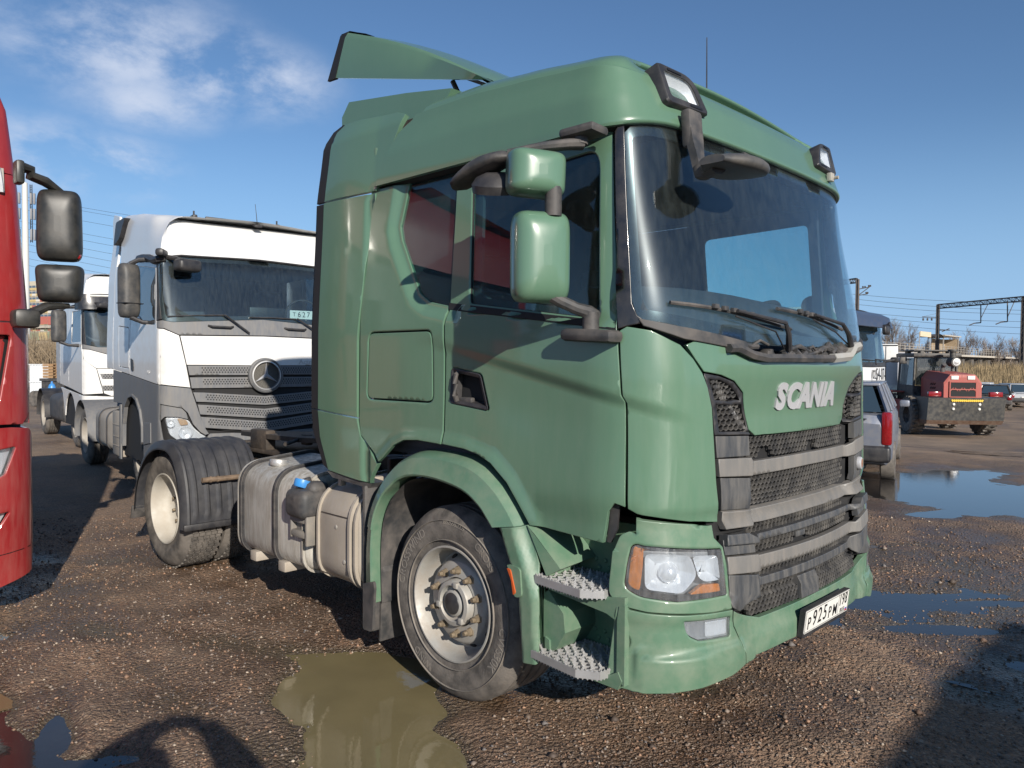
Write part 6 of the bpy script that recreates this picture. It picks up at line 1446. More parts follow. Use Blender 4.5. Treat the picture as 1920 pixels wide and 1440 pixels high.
# ================================================================= red truck at the left edge
RT = empty('tractor_unit', (-4.12, -3.595, 0), radians(0), 'bright red tractor unit with black mirrors parked at the left edge', 'truck')
SR = Surf(1.42, 1.235, .10, .88, 1.08, [(.3, -.05), (.8, .03), (1.3, .0), (2.0, -.04), (2.9, -.17), (3.3, -.30), (3.8, -.6)], [(2.0, 0), (2.9, .05), (3.4, .12), (3.8, .25)])
R_ = mkboth(RT, SR); RD = M['red']
shell(RT, SR, -.9, .5, 2.0)
panel('windscreen', RT, M['wind'], sym([(1.02, 2.92), (0, 2.95)], [(1.0, 2.02), (0, 2.02)]), SR, step=.15, depth=.005, roll=0)
R_('cab_pillar', RD, [(1.38, 3.0), (1.03, 2.99), (1.01, 2.02), (1.30, 2.02), (1.36, 2.5)], step=.05)
SC = rnd([(1.12, 1.93), (1.0, 1.93), (.96, 1.52), (1.03, 1.48)], .03)
R_('corner_panel', RD, [(1.30, 2.01), (.60, 2.01), (.62, 1.36), (1.20, 1.34), (1.30, 1.42), (1.31, 1.8)], holes=[SC], step=.05)
R_('corner_scoop', RD, SC, off=-.05, step=.06)
panel('front_panel', RT, M['black'], sym([(.59, 2.01), (0, 2.01)], [(.6, .9), (0, .9)]), SR, step=.12, off=-.02)
RH = rnd([(1.13, 1.20), (.90, 1.17), (.60, 1.12), (.60, .98), (.95, .98), (1.05, 1.02)], .02); RF = rnd([(1.08, .78), (.80, .76), (.80, .64), (1.0, .66)], .02)
R_('bumper_corner', RD, [(1.32, 1.26), (1.25, 1.31), (1.10, 1.325), (.60, 1.325), (.58, .30), (1.0, .28), (1.28, .34), (1.33, .60)], holes=[RH, RF], off=.012, step=.05)
R_('headlight', M['chrome'], RH, off=-.03, step=.06); R_('lamp_cover', M['lens'], RH, off=.008, depth=.003, roll=0, step=.1)
R_('fog_light', M['lensgrey'], RF, off=-.02, step=.1)
R_('bumper_seam', M['ink'], [(1.33, .522), (1.0, .502), (.6, .5), (.6, .495), (1.0, .497), (1.33, .517)], off=.014, step=.1, depth=.002, roll=0)
panel('bumper_centre', RT, RD, sym([(.57, .88), (0, .88)], [(.57, .30), (0, .30)]), SR, step=.12)
rw_ = rnd([(2.35, 2.86), (1.50, 2.80), (1.42, 2.06), (2.35, 2.10)], .06)
R_('door', RD, [(2.52, 2.99), (1.39, 2.99), (1.31, 2.01), (1.31, 1.34), (2.52, 1.34)], holes=[rw_], step=.07)
R_('door_window', M['glassfar'], rw_, off=-.01, depth=.004, roll=0, step=.2)
qw_ = rnd([(3.25, 2.8), (2.7, 2.8), (2.7, 2.25), (3.25, 2.25)], .06)
R_('side_vent', M['black'], qw_, off=.006, step=.15)
R_('side_stripe', M['ink'], [(3.50, 2.10), (2.60, 2.10), (2.60, 1.98), (3.50, 1.98)], off=.004, step=.2)
R_('cab_side', RD, [(3.55, 2.99), (2.53, 2.99), (2.53, 1.20), (3.55, 1.20)], step=.1)
R_('side_deflector', RD, [(4.1, 3.6), (3.56, 3.6), (3.56, 1.0), (4.1, 1.0)], step=.15, depth=.03)
cabroof(RT, RD, SR, lambda a: 3.0, lambda x: interp(x, [(-1, 3.84), (.4, 3.80), (1.4, 3.70)]), -.80, [(0, 0), (.5, .03), (.8, .10), (1, .3)], [(0, 0), (.4, .05), (.7, .16), (.9, .34), (1, .55)], fx=(.6, 1.2))
b = MB(); b.tube([SR.out(.012)(-1.12+.0*i, 3.02-.16*i/3) for i in range(4)], .02, 6); b.build('grab_rail', M['steel'], RT)
b = MB(); b.prism([(-1.16, 3.02), (-.95, 3.02), (-.95, 2.89), (-1.14, 2.87)], lambda a, z: SR.out(.02)(a, z), lambda a, z: SR.out(-.01)(a, z)); b.build('sign_bracket', M['alu'], RT)
XR0 = SR.ax(0)
R_('arch_panel', RD, [(3.4, 1.19), (3.3, 1.0)]+[(XR0+.60*cos(t), .5+.66*sin(t)) for t in [radians(12+i*19.5) for i in range(9)]]+[(XR0-.60, .34), (1.36, .30), (1.34, 1.30), (2.5, 1.33), (2.52, 1.19)], step=.09)
b = MB(); b.box((.1, 0, 2.98), (1.7, 2.1, .04)); b.box((-.6, 0, 2.3), (.05, 2.2, 1.3)); b.box((.85, 0, 1.95), (.6, 1.9, .2), .05); b.build('cab_lining', M['interior'], RT)
for s in (-1, 1):
    wheel(0, s*1.15, .51, .33, s, 'front', par=RT, mw=bpy.data.materials['dusty_wheel']); wheel(-3.7, s*1.20, .50, .30, s, 'rear', par=RT, mw=bpy.data.materials['dusty_wheel'])
    b = MB(); b.grid([[(-3.7+.60*cos(t), s*y, .52+.58*sin(t)) for y in (1.27, .65)] for t in [radians(-8+i*14) for i in range(15)]]); b.build('rear_mudguard', M['black'], RT, smooth=50)
b = MB(); b.box((-2.4, 0, .85), (5.2, .85, .28), .02); b.box((.3, 0, .9), (2., .9, .6), .05); b.build('chassis_frame', M['chassis'], RT)
tankshape('fuel_tank', -2.8, -1.0, M['alu'], y1=-1.22, z0=.42, z1=1.06, par=RT); tankshape('fuel_tank', -2.8, -1.0, M['alu'], y1=-1.22, z0=.42, z1=1.06, par=RT, sgn=-1)
DK = mat('mirror_black', (.014, .015, .015), .42, var=.1, dirt=.15)
for s in (1, -1):
    mo = empty('door_mirror', (1.30, s*1.375, 2.6), 0, parent=RT)
    housing('main_mirror', DK, (.0, s*.0, .075), (.16, .27, .48), mo, rz=s*radians(-22), taper=-.03)
    housing('wide_mirror', DK, (.0, s*.0, -.315), (.16, .28, .255), mo, rz=s*radians(-22), taper=.07)
    b = MB(); b.box((.030, s*.092, -.125), (.075, .070, .05), .022, rz=s*-.3); b.build('mirror_indicator', M['redlens'], mo)
    b = MB(); b.tube([(-.02, s*.02, .30), (.0, s*-.08, .355), (.02, s*-.17, .375), (.03, s*-.17, .41), (.03, s*-.23, .42)], [.022, .032, .03, .03, .035], 10, sx=1.6); b.box((.04, s*-.24, .38), (.10, .05, .15), .015); b.build('mirror_arm', DK, mo); b = MB()
    b.tube([(-.02, s*.06, -.46), (.0, s*-.08, -.475), (.02, s*-.16, -.52), (.02, s*-.20, -.55)], [.016, .03, .034, .04], 10, sx=1.3); b.box((.07, s*-.22, -.565), (.16, .15, .12), .03); b.build('mirror_arm', DK, mo)
# ================================================================= right-hand side of the yard
def at(px, py, d): return Vector(CAM)+d*(fw+r2*((px-960)/1437.8)-u2*((py-720)/1437.8))
def gz(x, y): return float(ground_z(x, y))
WD = empty('tractor_unit', (-4.32, 13.0, gz(-4.3, 13)-.03), 0, 'white lorry with dark blue sun visor and phone number under its windscreen', 'truck')
SD = Surf(1.42, 1.22, .07, .95, 1.15, [(1.0, .0), (1.9, -.02), (2.75, -.22), (3.2, -.4)], [(2.0, 0), (2.8, .04), (3.2, .1)])
D_ = mkboth(WD, SD); shell(WD, SD, -.8, .5, 1.85)
panel('windscreen', WD, M['wind'], sym([(1.30, 2.68), (1.1, 2.74), (0, 2.76)], [(1.24, 1.93), (1.1, 1.92), (0, 1.92)]), SD, step=.15, depth=.005, roll=0)
D_('pillar_trim', M['black'], [(1.36, 2.70), (1.29, 2.70), (1.23, 1.93), (1.30, 1.93)], step=.1)
panel('scuttle_panel', WD, M['black'], sym([(1.30, 1.925), (0, 1.91)], [(1.30, 1.83), (0, 1.82)]), SD, step=.12, off=.01)
panel('bonnet', WD, W_, sym([(1.28, 1.82), (0, 1.81)], [(1.26, 1.50), (0, 1.49)]), SD, step=.12)
b = MB()
for st_, sz_, cx0, sx_ in (('54-07-07', .36, .78, .76), ('(02)', .27, .17, .80)): text3(b, st_, sz_, lambda x, y, h, cx0=cx0: tuple(Vector(SD(-(cx0+x), 1.65+y))+SD.n(-(cx0+x), 1.65+y)*(h+.002)), .003, bold=.004, sx=sx_)
b.v = b.v; b.build('phone_number', M['ink'], WD, smooth=0)
for z0, z1, m in ((1.485, 1.40, 'charcoal'), (1.38, 1.20, 'white'), (1.18, 1.08, 'charcoal'), (1.06, .95, 'white')): panel('grille_slat', WD, M[m], sym([(1.12, z0), (0, z0)], [(1.10, z1), (0, z1)]), SD, step=.12, off=.0 if m == 'charcoal' else .02)
D_('corner_panel', W_, [(1.30, 1.49), (1.14, 1.49), (1.12, .95), (1.30, .95)], step=.1)
DH = rnd([(1.30, .90), (1.08, .92), (1.06, .66), (1.28, .64)], .03)
panel('bumper', WD, W_, sym([(1.36, .94), (0, .94)], [(1.36, .32), (0, .30)]), SD, step=.1, off=.03, holes=[DH, mir(DH)]); D_('headlight', M['lensgrey'], DH, off=-.01, step=.1); D_('lamp_cover', M['lens'], DH, off=.03, step=.1, depth=.003, roll=0)
dw_ = rnd([(2.35, 2.62), (1.45, 2.62), (1.38, 1.95), (2.35, 1.95)], .05)
D_('door', W_, [(2.5, 2.74), (1.37, 2.74), (1.31, 1.9), (1.31, .95), (2.5, 1.1)], holes=[dw_], step=.1); D_('door_window', M['glassfar'], dw_, off=-.01, depth=.004, roll=0, step=.2)
D_('cab_side', W_, [(3.4, 2.74), (2.51, 2.74), (2.51, 1.1), (3.4, 1.1)], step=.15)
cabroof(WD, W_, SD, lambda a: 2.76, lambda x: interp(x, [(-1, 3.1), (.3, 3.08), (1.4, 2.98)]), -.7, [(0, 0), (.5, .03), (.8, .10), (1, .3)], [(0, 0), (.4, .05), (.7, .16), (.9, .34), (1, .55)], fx=(.6, 1.2))
VB = mat('navy_visor', (.035, .045, .075), .3, coat=.4, dirt=.2)
b = MB(); n = 24; b.grid([[tuple(Vector(SD(-1.36+2.72*i/n, 3.02-.02*abs(-1.36+2.72*i/n)))+Vector((.02, 0, 0))) for i in range(n+1)], [tuple(Vector(SD(-1.36+2.72*i/n, 2.90))+Vector((.20, 0, 0))) for i in range(n+1)], [tuple(Vector(SD(-1.40+2.80*i/n, 2.66))+Vector((.26, 0, 0))) for i in range(n+1)], [tuple(Vector(SD(-1.40+2.80*i/n, 2.65))+Vector((.23, 0, 0))) for i in range(n+1)], [tuple(Vector(SD(-1.36+2.72*i/n, 2.88))+Vector((.17, 0, 0))) for i in range(n+1)]]); b.build('sun_visor', VB, WD, smooth=50)
b = MB(); b.box((1.48, .62, 2.62), (.10, .34, .22), .08); b.tube([(1.30, .95, 2.70), (1.45, .9, 2.78), (1.48, .74, 2.70)], .02, 8); b.build('front_mirror', M['black'], WD)
b = MB(); b.box((1.56, -.35, 2.50), (.04, .03, .03)); b.box((.1, 0, 2.72), (1.8, 2.0, .04)); b.box((-.6, 0, 2.2), (.05, 2.2, 1.1)); b.build('cab_lining', M['interior'], WD)
b = MB(); b.box((.9, 0, 1.90), (.6, 1.9, .2), .05); b.build('dashboard', M['interior'], WD)
for (y0, y1) in ((.1, .95), (-.8, .0)):
    b = MB(); b.tube([(1.50, y0-.10, 1.87), (1.45, y0, 1.98), (1.40, y1, 1.96)], .014, 6); b.build('wiper', M['black'], WD)
for s in (-1, 1):
    if s < 0: simple_mirror(WD, (.8, s*1.5, 2.35), (.16, .24, .55), M['black'], s=s)
    wheel(0, s*1.12, .5, .32, s, 'front', par=WD); wheel(-3.6, s*1.18, .5, .3, s, 'rear', par=WD)
b = MB(); b.box((-2.2, 0, .85), (5.0, .85, .3), .02); b.build('chassis_frame', M['chassis'], WD)
b = MB(); b.box((1.35, 1.60, 1.98), (.18, .16, .12), .04); b.tube([(1.2, 1.25, 1.93), (1.35, 1.55, 1.98)], .03, 8); b.build('mirror_foot', M['black'], WD)
# ---- cars
M['vanglass'] = mat('dark_van_glass', (.03, .05, .07), .08, coat=.6)
def car(loc, yaw, L_, Wd, H, paint, label, belt=.92, roofx=(.25, .6), rake=(.15, .95), name='parked_car', kind='hatchback', glass=None, cat='car', bumper=None, tail=None, estate=False):
    c = empty(name, loc, yaw, label, cat); hw = Wd/2; glass = glass or M['vanglass']; xb = lambda t: L_*t
    zb = .24; secs = []
    for x, w_, z1, z0 in ((0, .86, belt*.86, .42), (.06, .95, belt*.97, .34), (.22, .99, belt, .28), (L_*.35, 1., belt, .24), (L_*.66, 1., belt*.99, .24), (L_*.74, .99, belt*.96, .25), (L_*.92, .94, belt*.84, .28), (L_*.985, .86, belt*.72, .34), (L_, .72, belt*.62, .42)):
        W2 = hw*w_; secs.append([(x, y, z) for y, z in ((-W2*.90, z0), (-W2*.985, z0+.10), (-W2, (z0+z1)*.5), (-W2*.975, z1-.10), (-W2*.93, z1), (-W2*.5, z1+.02), (0, z1+.025), (W2*.5, z1+.02), (W2*.93, z1), (W2*.975, z1-.10), (W2, (z0+z1)*.5), (W2*.985, z0+.10), (W2*.90, z0))])
    b = MB(); b.grid(secs, close=True); b.add(secs[0], [list(range(13))]); b.add(secs[-1], [list(range(13))]); b.build('body', paint, c, smooth=40)
    # greenhouse: pillars and roof with separate panes
    r0, r1 = rake[0], L_*.66; t0, t1 = roofx[0]*1.0, roofx[1]*L_; zt = H-.03; gw, tw = hw*.92, hw*.74
    B0 = [(r0, -gw, belt), (r1, -gw, belt), (r1, gw, belt), (r0, gw, belt)]; T0 = [(t0, -tw, zt), (t1, -tw, zt-.02), (t1, tw, zt-.02), (t0, tw, zt)]
    b = MB(); b.box(((t0+t1)/2, 0, zt+.005), (t1-t0+.10, tw*2+.06, .05), .024)
    for i in range(4): b.tube([B0[i], T0[i]], .035, 6)
    xm = (r0+r1)*.5; 
    for s in (-1, 1):
        for k in (.36, .68): b.tube([(r0+(r1-r0)*k, s*gw, belt), (t0+(t1-t0)*k, s*tw, zt)], .026, 6)
    b.build('roof', paint, c, smooth=45)
    def pane(nm, a, b_, c_, d, ins=.06):
        a, b_, c_, d = map(Vector, (a, b_, c_, d)); ctr = (a+b_+c_+d)/4; q = [ctr.lerp(v, 1-ins) for v in (a, b_, c_, d)]
        m = MB(); m.add([tuple(v) for v in q], [(0, 1, 2, 3)]); m.build(nm, glass, c, smooth=0)
    pane('rear_window', B0[3], B0[0], T0[0], T0[3], .12); pane('windscreen', B0[1], B0[2], T0[2], T0[1])
    for s in (-1, 1):
        ks = (0, .36, .68, 1)
        for i in range(3):
            k0, k1 = ks[i], ks[i+1]; pane('side_window', (r0+(r1-r0)*k0, s*gw, belt), (r0+(r1-r0)*k1, s*gw, belt), (t0+(t1-t0)*k1, s*tw, zt), (t0+(t1-t0)*k0, s*tw, zt), .14)
    b = MB(); b.box(((r0+r1)/2, 0, belt-.1), (r1-r0-.3, gw*1.8, .25)); b.build('cabin', M['interior'], c)
    bm_ = bumper or M['black']
    b = MB(); b.box((-.02, 0, .47), (.20, Wd*.97, .24), .05); b.build('bumper', bm_, c); b = MB(); b.box((L_+.0, 0, .42), (.2, Wd*.9, .22), .05); b.build('bumper', bm_, c)
    for s in (-1, 1):
        b = MB()
        if tail == 'tall': b.box((.06, s*hw*.90, belt*.80), (.16, .15, .50), .04)
        else: b.box((.03, s*hw*.84, belt*.74), (.12, .22, .17), .03)
        b.build('tail_light', M['redlens'], c)
        b = MB(); b.box((L_-.08, s*hw*.74, belt*.62), (.12, .28, .13), .03); b.build('headlight', M['lensgrey'], c)
        b = MB(); b.box((L_*.60, s*(hw+.09), belt+.06), (.10, .16, .12), .03); b.build('wing_mirror', paint, c)
        for x in (L_*.18, L_*.80):
            wt = empty('wheel', (x, s*(hw-.10), .31), 0, parent=c); m = MB(); Tm = Matrix.Diagonal((1, -s, 1, 1)) if s < 0 else Matrix.Diagonal((1, -1, 1, 1))
            m.lathe([(.20, -.10), (.29, -.11), (.315, -.06), (.315, .08), (.28, .1), (.2, .1)], 28, Tm); m.build('tyre', M['tyre'], wt); m = MB(); m.lathe([(.20, -.09), (.19, -.06), (.12, -.05), (.05, -.09), (0, -.09)], 20, Tm); m.build('rim', M['wheel'], wt)
    b = MB(); b.box((-.035, 0, belt*.66), (.02, .50, .12), .004); b.build('number_plate', M['whiteplate'], c)
    b = MB(); b.box((-.01, 0, belt*.93), (.03, Wd*.6, .015)); b.build('tailgate_seam', M['ink'], c)
    return c
silver = mat('silver_blue_paint', (.19, .21, .26), .35, metal=.3, coat=.5, dirt=.5, dirtcol=(.26, .24, .21))
fwd = (cos(radians(106.3)), sin(radians(106.3)))
suv = car((-1.78, 7.99, gz(-1.8, 8.9)*0-.02), radians(106.3), 4.5, 1.82, 1.52, silver, 'silver grey crossover seen from behind beside the large puddle', belt=1.06, rake=(.16, 0), roofx=(.55, .60), tail='tall', name='crossover_car')
b = MB(); text3(b, '4x4', .11, lambda x, y, h: (-.004-h+.05, -.52-x, .60+y), .006, bold=.006); b.build('model_badge', M['steel'], suv, smooth=0)
whp = mat('white_car_paint', (.62, .63, .65), .3, coat=.5, dirt=.3); blk = mat('black_car_paint', (.02, .022, .026), .3, coat=.6, dirt=.35); sil = mat('light_silver_paint', (.45, .47, .50), .3, metal=.3, coat=.5, dirt=.3)
def gat(px, d): 
    p = at(px, 690, d); return (p.x, p.y, gz(p.x, p.y))
car(gat(1833, 45), radians(98), 3.9, 1.68, 1.50, whp, 'white hatchback parked behind the red wheel loader', roofx=(.35, .58), rake=(.05, 0))
car(gat(1867, 43), radians(104), 4.1, 1.66, 1.44, blk, 'old black estate car with upright tailgate parked right of the loader', roofx=(.22, .60), rake=(.03, 0), bumper=M['muddark'])
car(gat(1925, 46), radians(120), 4.3, 1.7, 1.42, sil, 'light silver car cut off by the right edge of the photo', roofx=(.6, .58), rake=(.2, 0))
# ---- wheel loader seen from behind
LP = at(1806, 800, 26.5); LD = empty('wheel_loader', (LP.x, LP.y, gz(LP.x, LP.y)+.10), radians(128), 'dirty red wheel loader with black cab and wide steel ballast box behind', 'loader')
LR = mat('faded_red_machine_paint', (.34, .045, .035), .5, dirt=.6, dirtcol=(.25, .17, .13), streak=True); LK = mat('black_machine_paint', (.03, .03, .032), .5, dirt=.5)
LS = mat('scratched_black_steel', (.055, .057, .06), .35, metal=.3, var=.25, vscale=1.5, dirt=.45, dirtcol=(.24, .21, .16))
b = MB(); b.hexa([(-.25, -1.25, .46), (-.05, 1.25, .46), (.95, 1.25, .46), (.95, -1.25, .46)], [(-.25, -1.25, 1.27), (-.25, 1.25, 1.27), (.95, 1.25, 1.30), (.95, -1.25, 1.30)]); 
b = MB(); b.hexa([(-.12, -1.25, .50), (-.12, 1.25, .50), (.80, 1.25, .50), (.80, -1.25, .50)], [(-.25, -1.25, 1.28), (-.25, 1.25, 1.28), (.80, 1.25, 1.28), (.80, -1.25, 1.28)]); bo_ = b.build('ballast_box', LS, LD, smooth=0)
b = MB(); b.hexa([(-.02, -1.22, .36), (-.02, 1.22, .36), (.6, 1.22, .36), (.6, -1.22, .36)], [(-.13, -1.25, .50), (-.13, 1.25, .50), (.7, 1.25, .50), (.7, -1.25, .50)]); b.build('ballast_lip', mat('rusty_lip', (.13, .07, .045), .7, dirt=.5), bo_, smooth=0)
b = MB()
for i in range(16): b.box((-.262, -.48+.064*i, 1.19), (.012, .05, .075), rx=.5 if i < 8 else -.5)
b.build('yellow_marking', mat('yellow_tape', (.75, .48, .03), .5), bo_, smooth=0)
for y in (-.42, .42):
    for z in (1.06, .90): b = MB(); b.lathe([(0, -.03), (.035, -.025), (.05, 0)], 14, Matrix.Translation((-.24+.17*(1.19-z)*.9, y, z)) @ Matrix.Rotation(radians(-90), 4, 'Z')); b.build('round_lamp', M['whiteplate'], bo_)
for y in (-1.05, .95): b = MB(); b.box((.05, y, 1.40), (.14, .42, .17), .02); b.build('tail_light', M['redlens'], LD)
b = MB(); 
hs = []
for x, w_, z1 in ((.10, .62, 1.98), (.12, .62, 2.08), (1.0, .60, 2.14), (2.1, .58, 2.2)): hs.append([(x, -w_, 1.25), (x, -w_, z1-.28), (x, -w_*.66, z1), (x, w_*.66, z1), (x, w_, z1-.28), (x, w_, 1.25)])
b.grid(hs, close=True); b.add(hs[0], [list(range(6))]); b.build('engine_hood', LR, LD, smooth=0)
b = MB(); b.box((.085, 0, 1.70), (.03, .80, .22)); b.box((.085, 0, 1.42), (.03, .80, .22)); b.build('radiator_opening', M['dark'], LD)
b = MB(); b.box((.07, 0, 1.565), (.03, .84, .035)); b.box((.07, 0, 1.82), (.03, .84, .03)); b.box((.07, 0, 1.30), (.03, .84, .03))
for i in range(6): b.box((.066, -.36+.145*i, 1.565), (.02, .02, .15), rx=.7 if i % 2 else -.7)
for y in (-.43, .43): b.box((.07, y, 1.565), (.03, .04, .55))
b.build('radiator_guard', LR, LD, smooth=0)
for y in (-.27, .27): b = MB(); b.box((.09, y, 1.97), (.04, .24, .13), .01); b.build('work_light', M['whiteplate'], LD)
for s in (-1, 1):
    for i in range(9):
        b = MB(); b.box((.35+.16*(i % 3)+.5*(i // 3 > 0), s*.612, 1.45+.14*(i // 3)), (.12, .01, .035), ry=.5); b.build('hood_louvre', M['dark'], LD, smooth=0)
b = MB(); b.tube([(1.5, -.25, 2.18), (1.5, -.25, 2.42)], .05, 10); b.tube([(1.30, -.30, 2.52), (1.75, -.30, 2.52)], .17, 18); b.tube([(1.6, -.30, 2.64), (1.6, -.30, 2.92)], .10, 12); b.tube([(1.6, -.30, 2.90), (1.6, -.30, 2.98)], .17, 14); b.build('air_cleaner', LK, LD)
b = MB(); b.lathe([(0, -.01), (.06, -.01), (.08, 0), (.13, 0)], 18, Matrix.Translation((1.285, -.30, 2.52)) @ Matrix.Rotation(radians(-90), 4, 'Z')); b.build('air_cleaner_cap', M['steel'], LD)
b = MB(); b.tube([(1.1, .25, 2.16), (1.1, .25, 2.34), (.98, .25, 2.44)], .075, 10); b.build('exhaust_pipe', M['muddark'], LD)
# cab
b = MB()
for x, y, xt in ((2.3, -.78, 2.3), (2.3, .78, 2.3), (3.8, -.78, 3.7), (3.8, .78, 3.7)): b.tube([(x, y, 1.2), (xt, y*.94, 2.72)], .045, 6)
b.box((3.0, 0, 2.78), (1.75, 1.7, .14), .03); b.box((3.0, 0, 1.18), (1.6, 1.6, .2), .02); b.box((2.3, 0, 1.45), (.05, 1.5, .35)); b.box((3.0, .79, 1.45), (1.4, .04, .4)); b.box((3.0, -.79, 1.45), (1.4, .04, .4)); b.build('cab_frame', LK, LD)
b = MB(); b.box((3.0, .05, 2.95), (1.5, 1.5, .05), .01); 
for x, y in ((2.4, -.5), (2.4, .5), (3.6, -.5), (3.6, .5)): b.box((x, y, 2.89), (.3, .12, .10))
b.build('canopy_plate', LK, LD)
b = MB(); b.add([(2.29, -.70, 1.63), (2.29, .70, 1.63), (2.29, .66, 2.68), (2.29, -.66, 2.68)], [(0, 1, 2, 3)]); b.build('rear_window', M['glassfar'], LD, smooth=0)
b = MB(); b.add([(3.78, -.70, 1.63), (3.78, .70, 1.63), (3.70, .66, 2.68), (3.70, -.66, 2.68)], [(0, 1, 2, 3)]); b.build('front_window', M['glassfar'], LD, smooth=0)
for s in (-1, 1): b = MB(); b.add([(2.35, s*.785, 1.65), (3.75, s*.785, 1.65), (3.66, s*.74, 2.68), (2.35, s*.74, 2.68)], [(0, 1, 2, 3)]); b.build('side_window', M['glassfar'], LD, smooth=0)
b = MB(); b.box((2.8, 0, 1.75), (.15, .5, .6), .04); b.box((2.95, 0, 1.5), (.4, .5, .12), .03); b.build('driver_seat', LK, LD)
b = MB(); b.tube([(3.25+.12*cos(q), .2*sin(q), 1.95+.16*cos(q)) for q in [2*pi*i/20 for i in range(21)]], .018, 6, cap=False); b.build('steering_wheel', LK, LD)
for y in (-.55, .55): b = MB(); b.box((2.16, y, 2.78), (.06, .30, .09), .01); b.build('roof_light', M['redlens'], LD)
b = MB(); b.box((2.5, 1.08, 2.58), (.08, .26, .26), .04); b.tube([(2.5, .80, 2.6), (2.5, 1.0, 2.6)], .02, 6); b.build('mirror', LK, LD)
b = MB(); b.box((3.7, 1.05, 1.38), (1.3, .62, .06), .01); b.box((3.1, 1.30, 1.1), (.06, .12, .55)); b.build('fender', LR, LD, smooth=0)
b = MB(); b.box((3.7, -1.05, 1.38), (1.3, .62, .06), .01); b.build('fender', LR, LD, smooth=0)
b = MB(); b.box((2.0, 0, .85), (3.8, .9, .5), .05); b.box((4.8, 0, .9), (2.0, .8, .5), .05); b.box((1.4, 0, .45), (.3, 1.2, .3), .05); b.build('frame', LK, LD)
b = MB(); b.box((3.0, .95, .75), (1.3, .4, .7), .03); b.build('side_tank', LR, LD)
for x in (1.25, 4.1):
    for s in (-1, 1):
        wt = empty('wheel', (x, s*1.20, .60), 0, parent=LD); m = MB(); Tm = Matrix.Diagonal((1, -s if s < 0 else -1, 1, 1)); 
        m.lathe([(.30, -.20), (.45, -.24), (.60, -.23), (.64, -.18), (.64, .18), (.60, .23), (.3, .2)], 36, Tm)
        for k in range(22):
            q = 2*pi*k/22
            for sd in (-1, 1): m.box((.655*sin(q+sd*.07), sd*.11, .655*cos(q+sd*.07)), (.07, .22, .06), T=Tm, ry=q, rz=sd*.5)
        m.build('tyre', M['tyre'], wt, smooth=25); m = MB(); m.lathe([(.30, -.18), (.27, -.08), (.1, -.06), (0, -.1)], 24, Tm); m.build('rim', LK, wt)
# ---- white lorries and vans behind
def vanbox(px0, px1, d, z0, z1, depth, mt, label, name, cat, yaw=radians(125)):
    p = at((px0+px1)/2, 690, d); wd = (px1-px0)*d/1437.8; g = gz(p.x, p.y); c = empty(name, (p.x, p.y, g), yaw, label, cat)
    b = MB(); b.box((depth/2, 0, (z0+z1)/2), (depth, wd, z1-z0), .06); b.build('box_body', mt, c)
    b = MB(); b.box((-.01, 0, (z0+z1)/2), (.01, .02, z1-z0-.2)); b.box((-.01, 0, z1-.06), (.015, wd*.98, .04)); b.build('door_seam', M['ink'], c)
    for x in (.8, depth-.6):
        for s in (-1, 1):
            m = MB(); m.lathe([(.2, -.12), (.42, -.13), (.46, -.08), (.46, .1), (.4, .13), (0, .13)], 24, Matrix.Translation((x, s*(wd/2-.15), .46))); m.build('wheel', M['tyre'], c)
    b = MB(); b.box((depth/2, 0, .75), (depth*.95, wd*.5, .25)); b.build('chassis_frame', M['chassis'], c)
    return c
vanbox(1640, 1681, 31, 1.0, 3.35, 5.5, mat('white_box_panel', (.68, .68, .66), .5, dirt=.2), 'white box body standing right behind the phone number lorry', 'box_truck', 'truck', radians(112))
vanbox(1681, 1712, 36, 1.0, 3.1, 8, mat('grey_box_panel', (.38, .39, .43), .5, dirt=.3), 'pale grey lorry body behind the cab of the loader', 'box_trailer', 'trailer', radians(112))
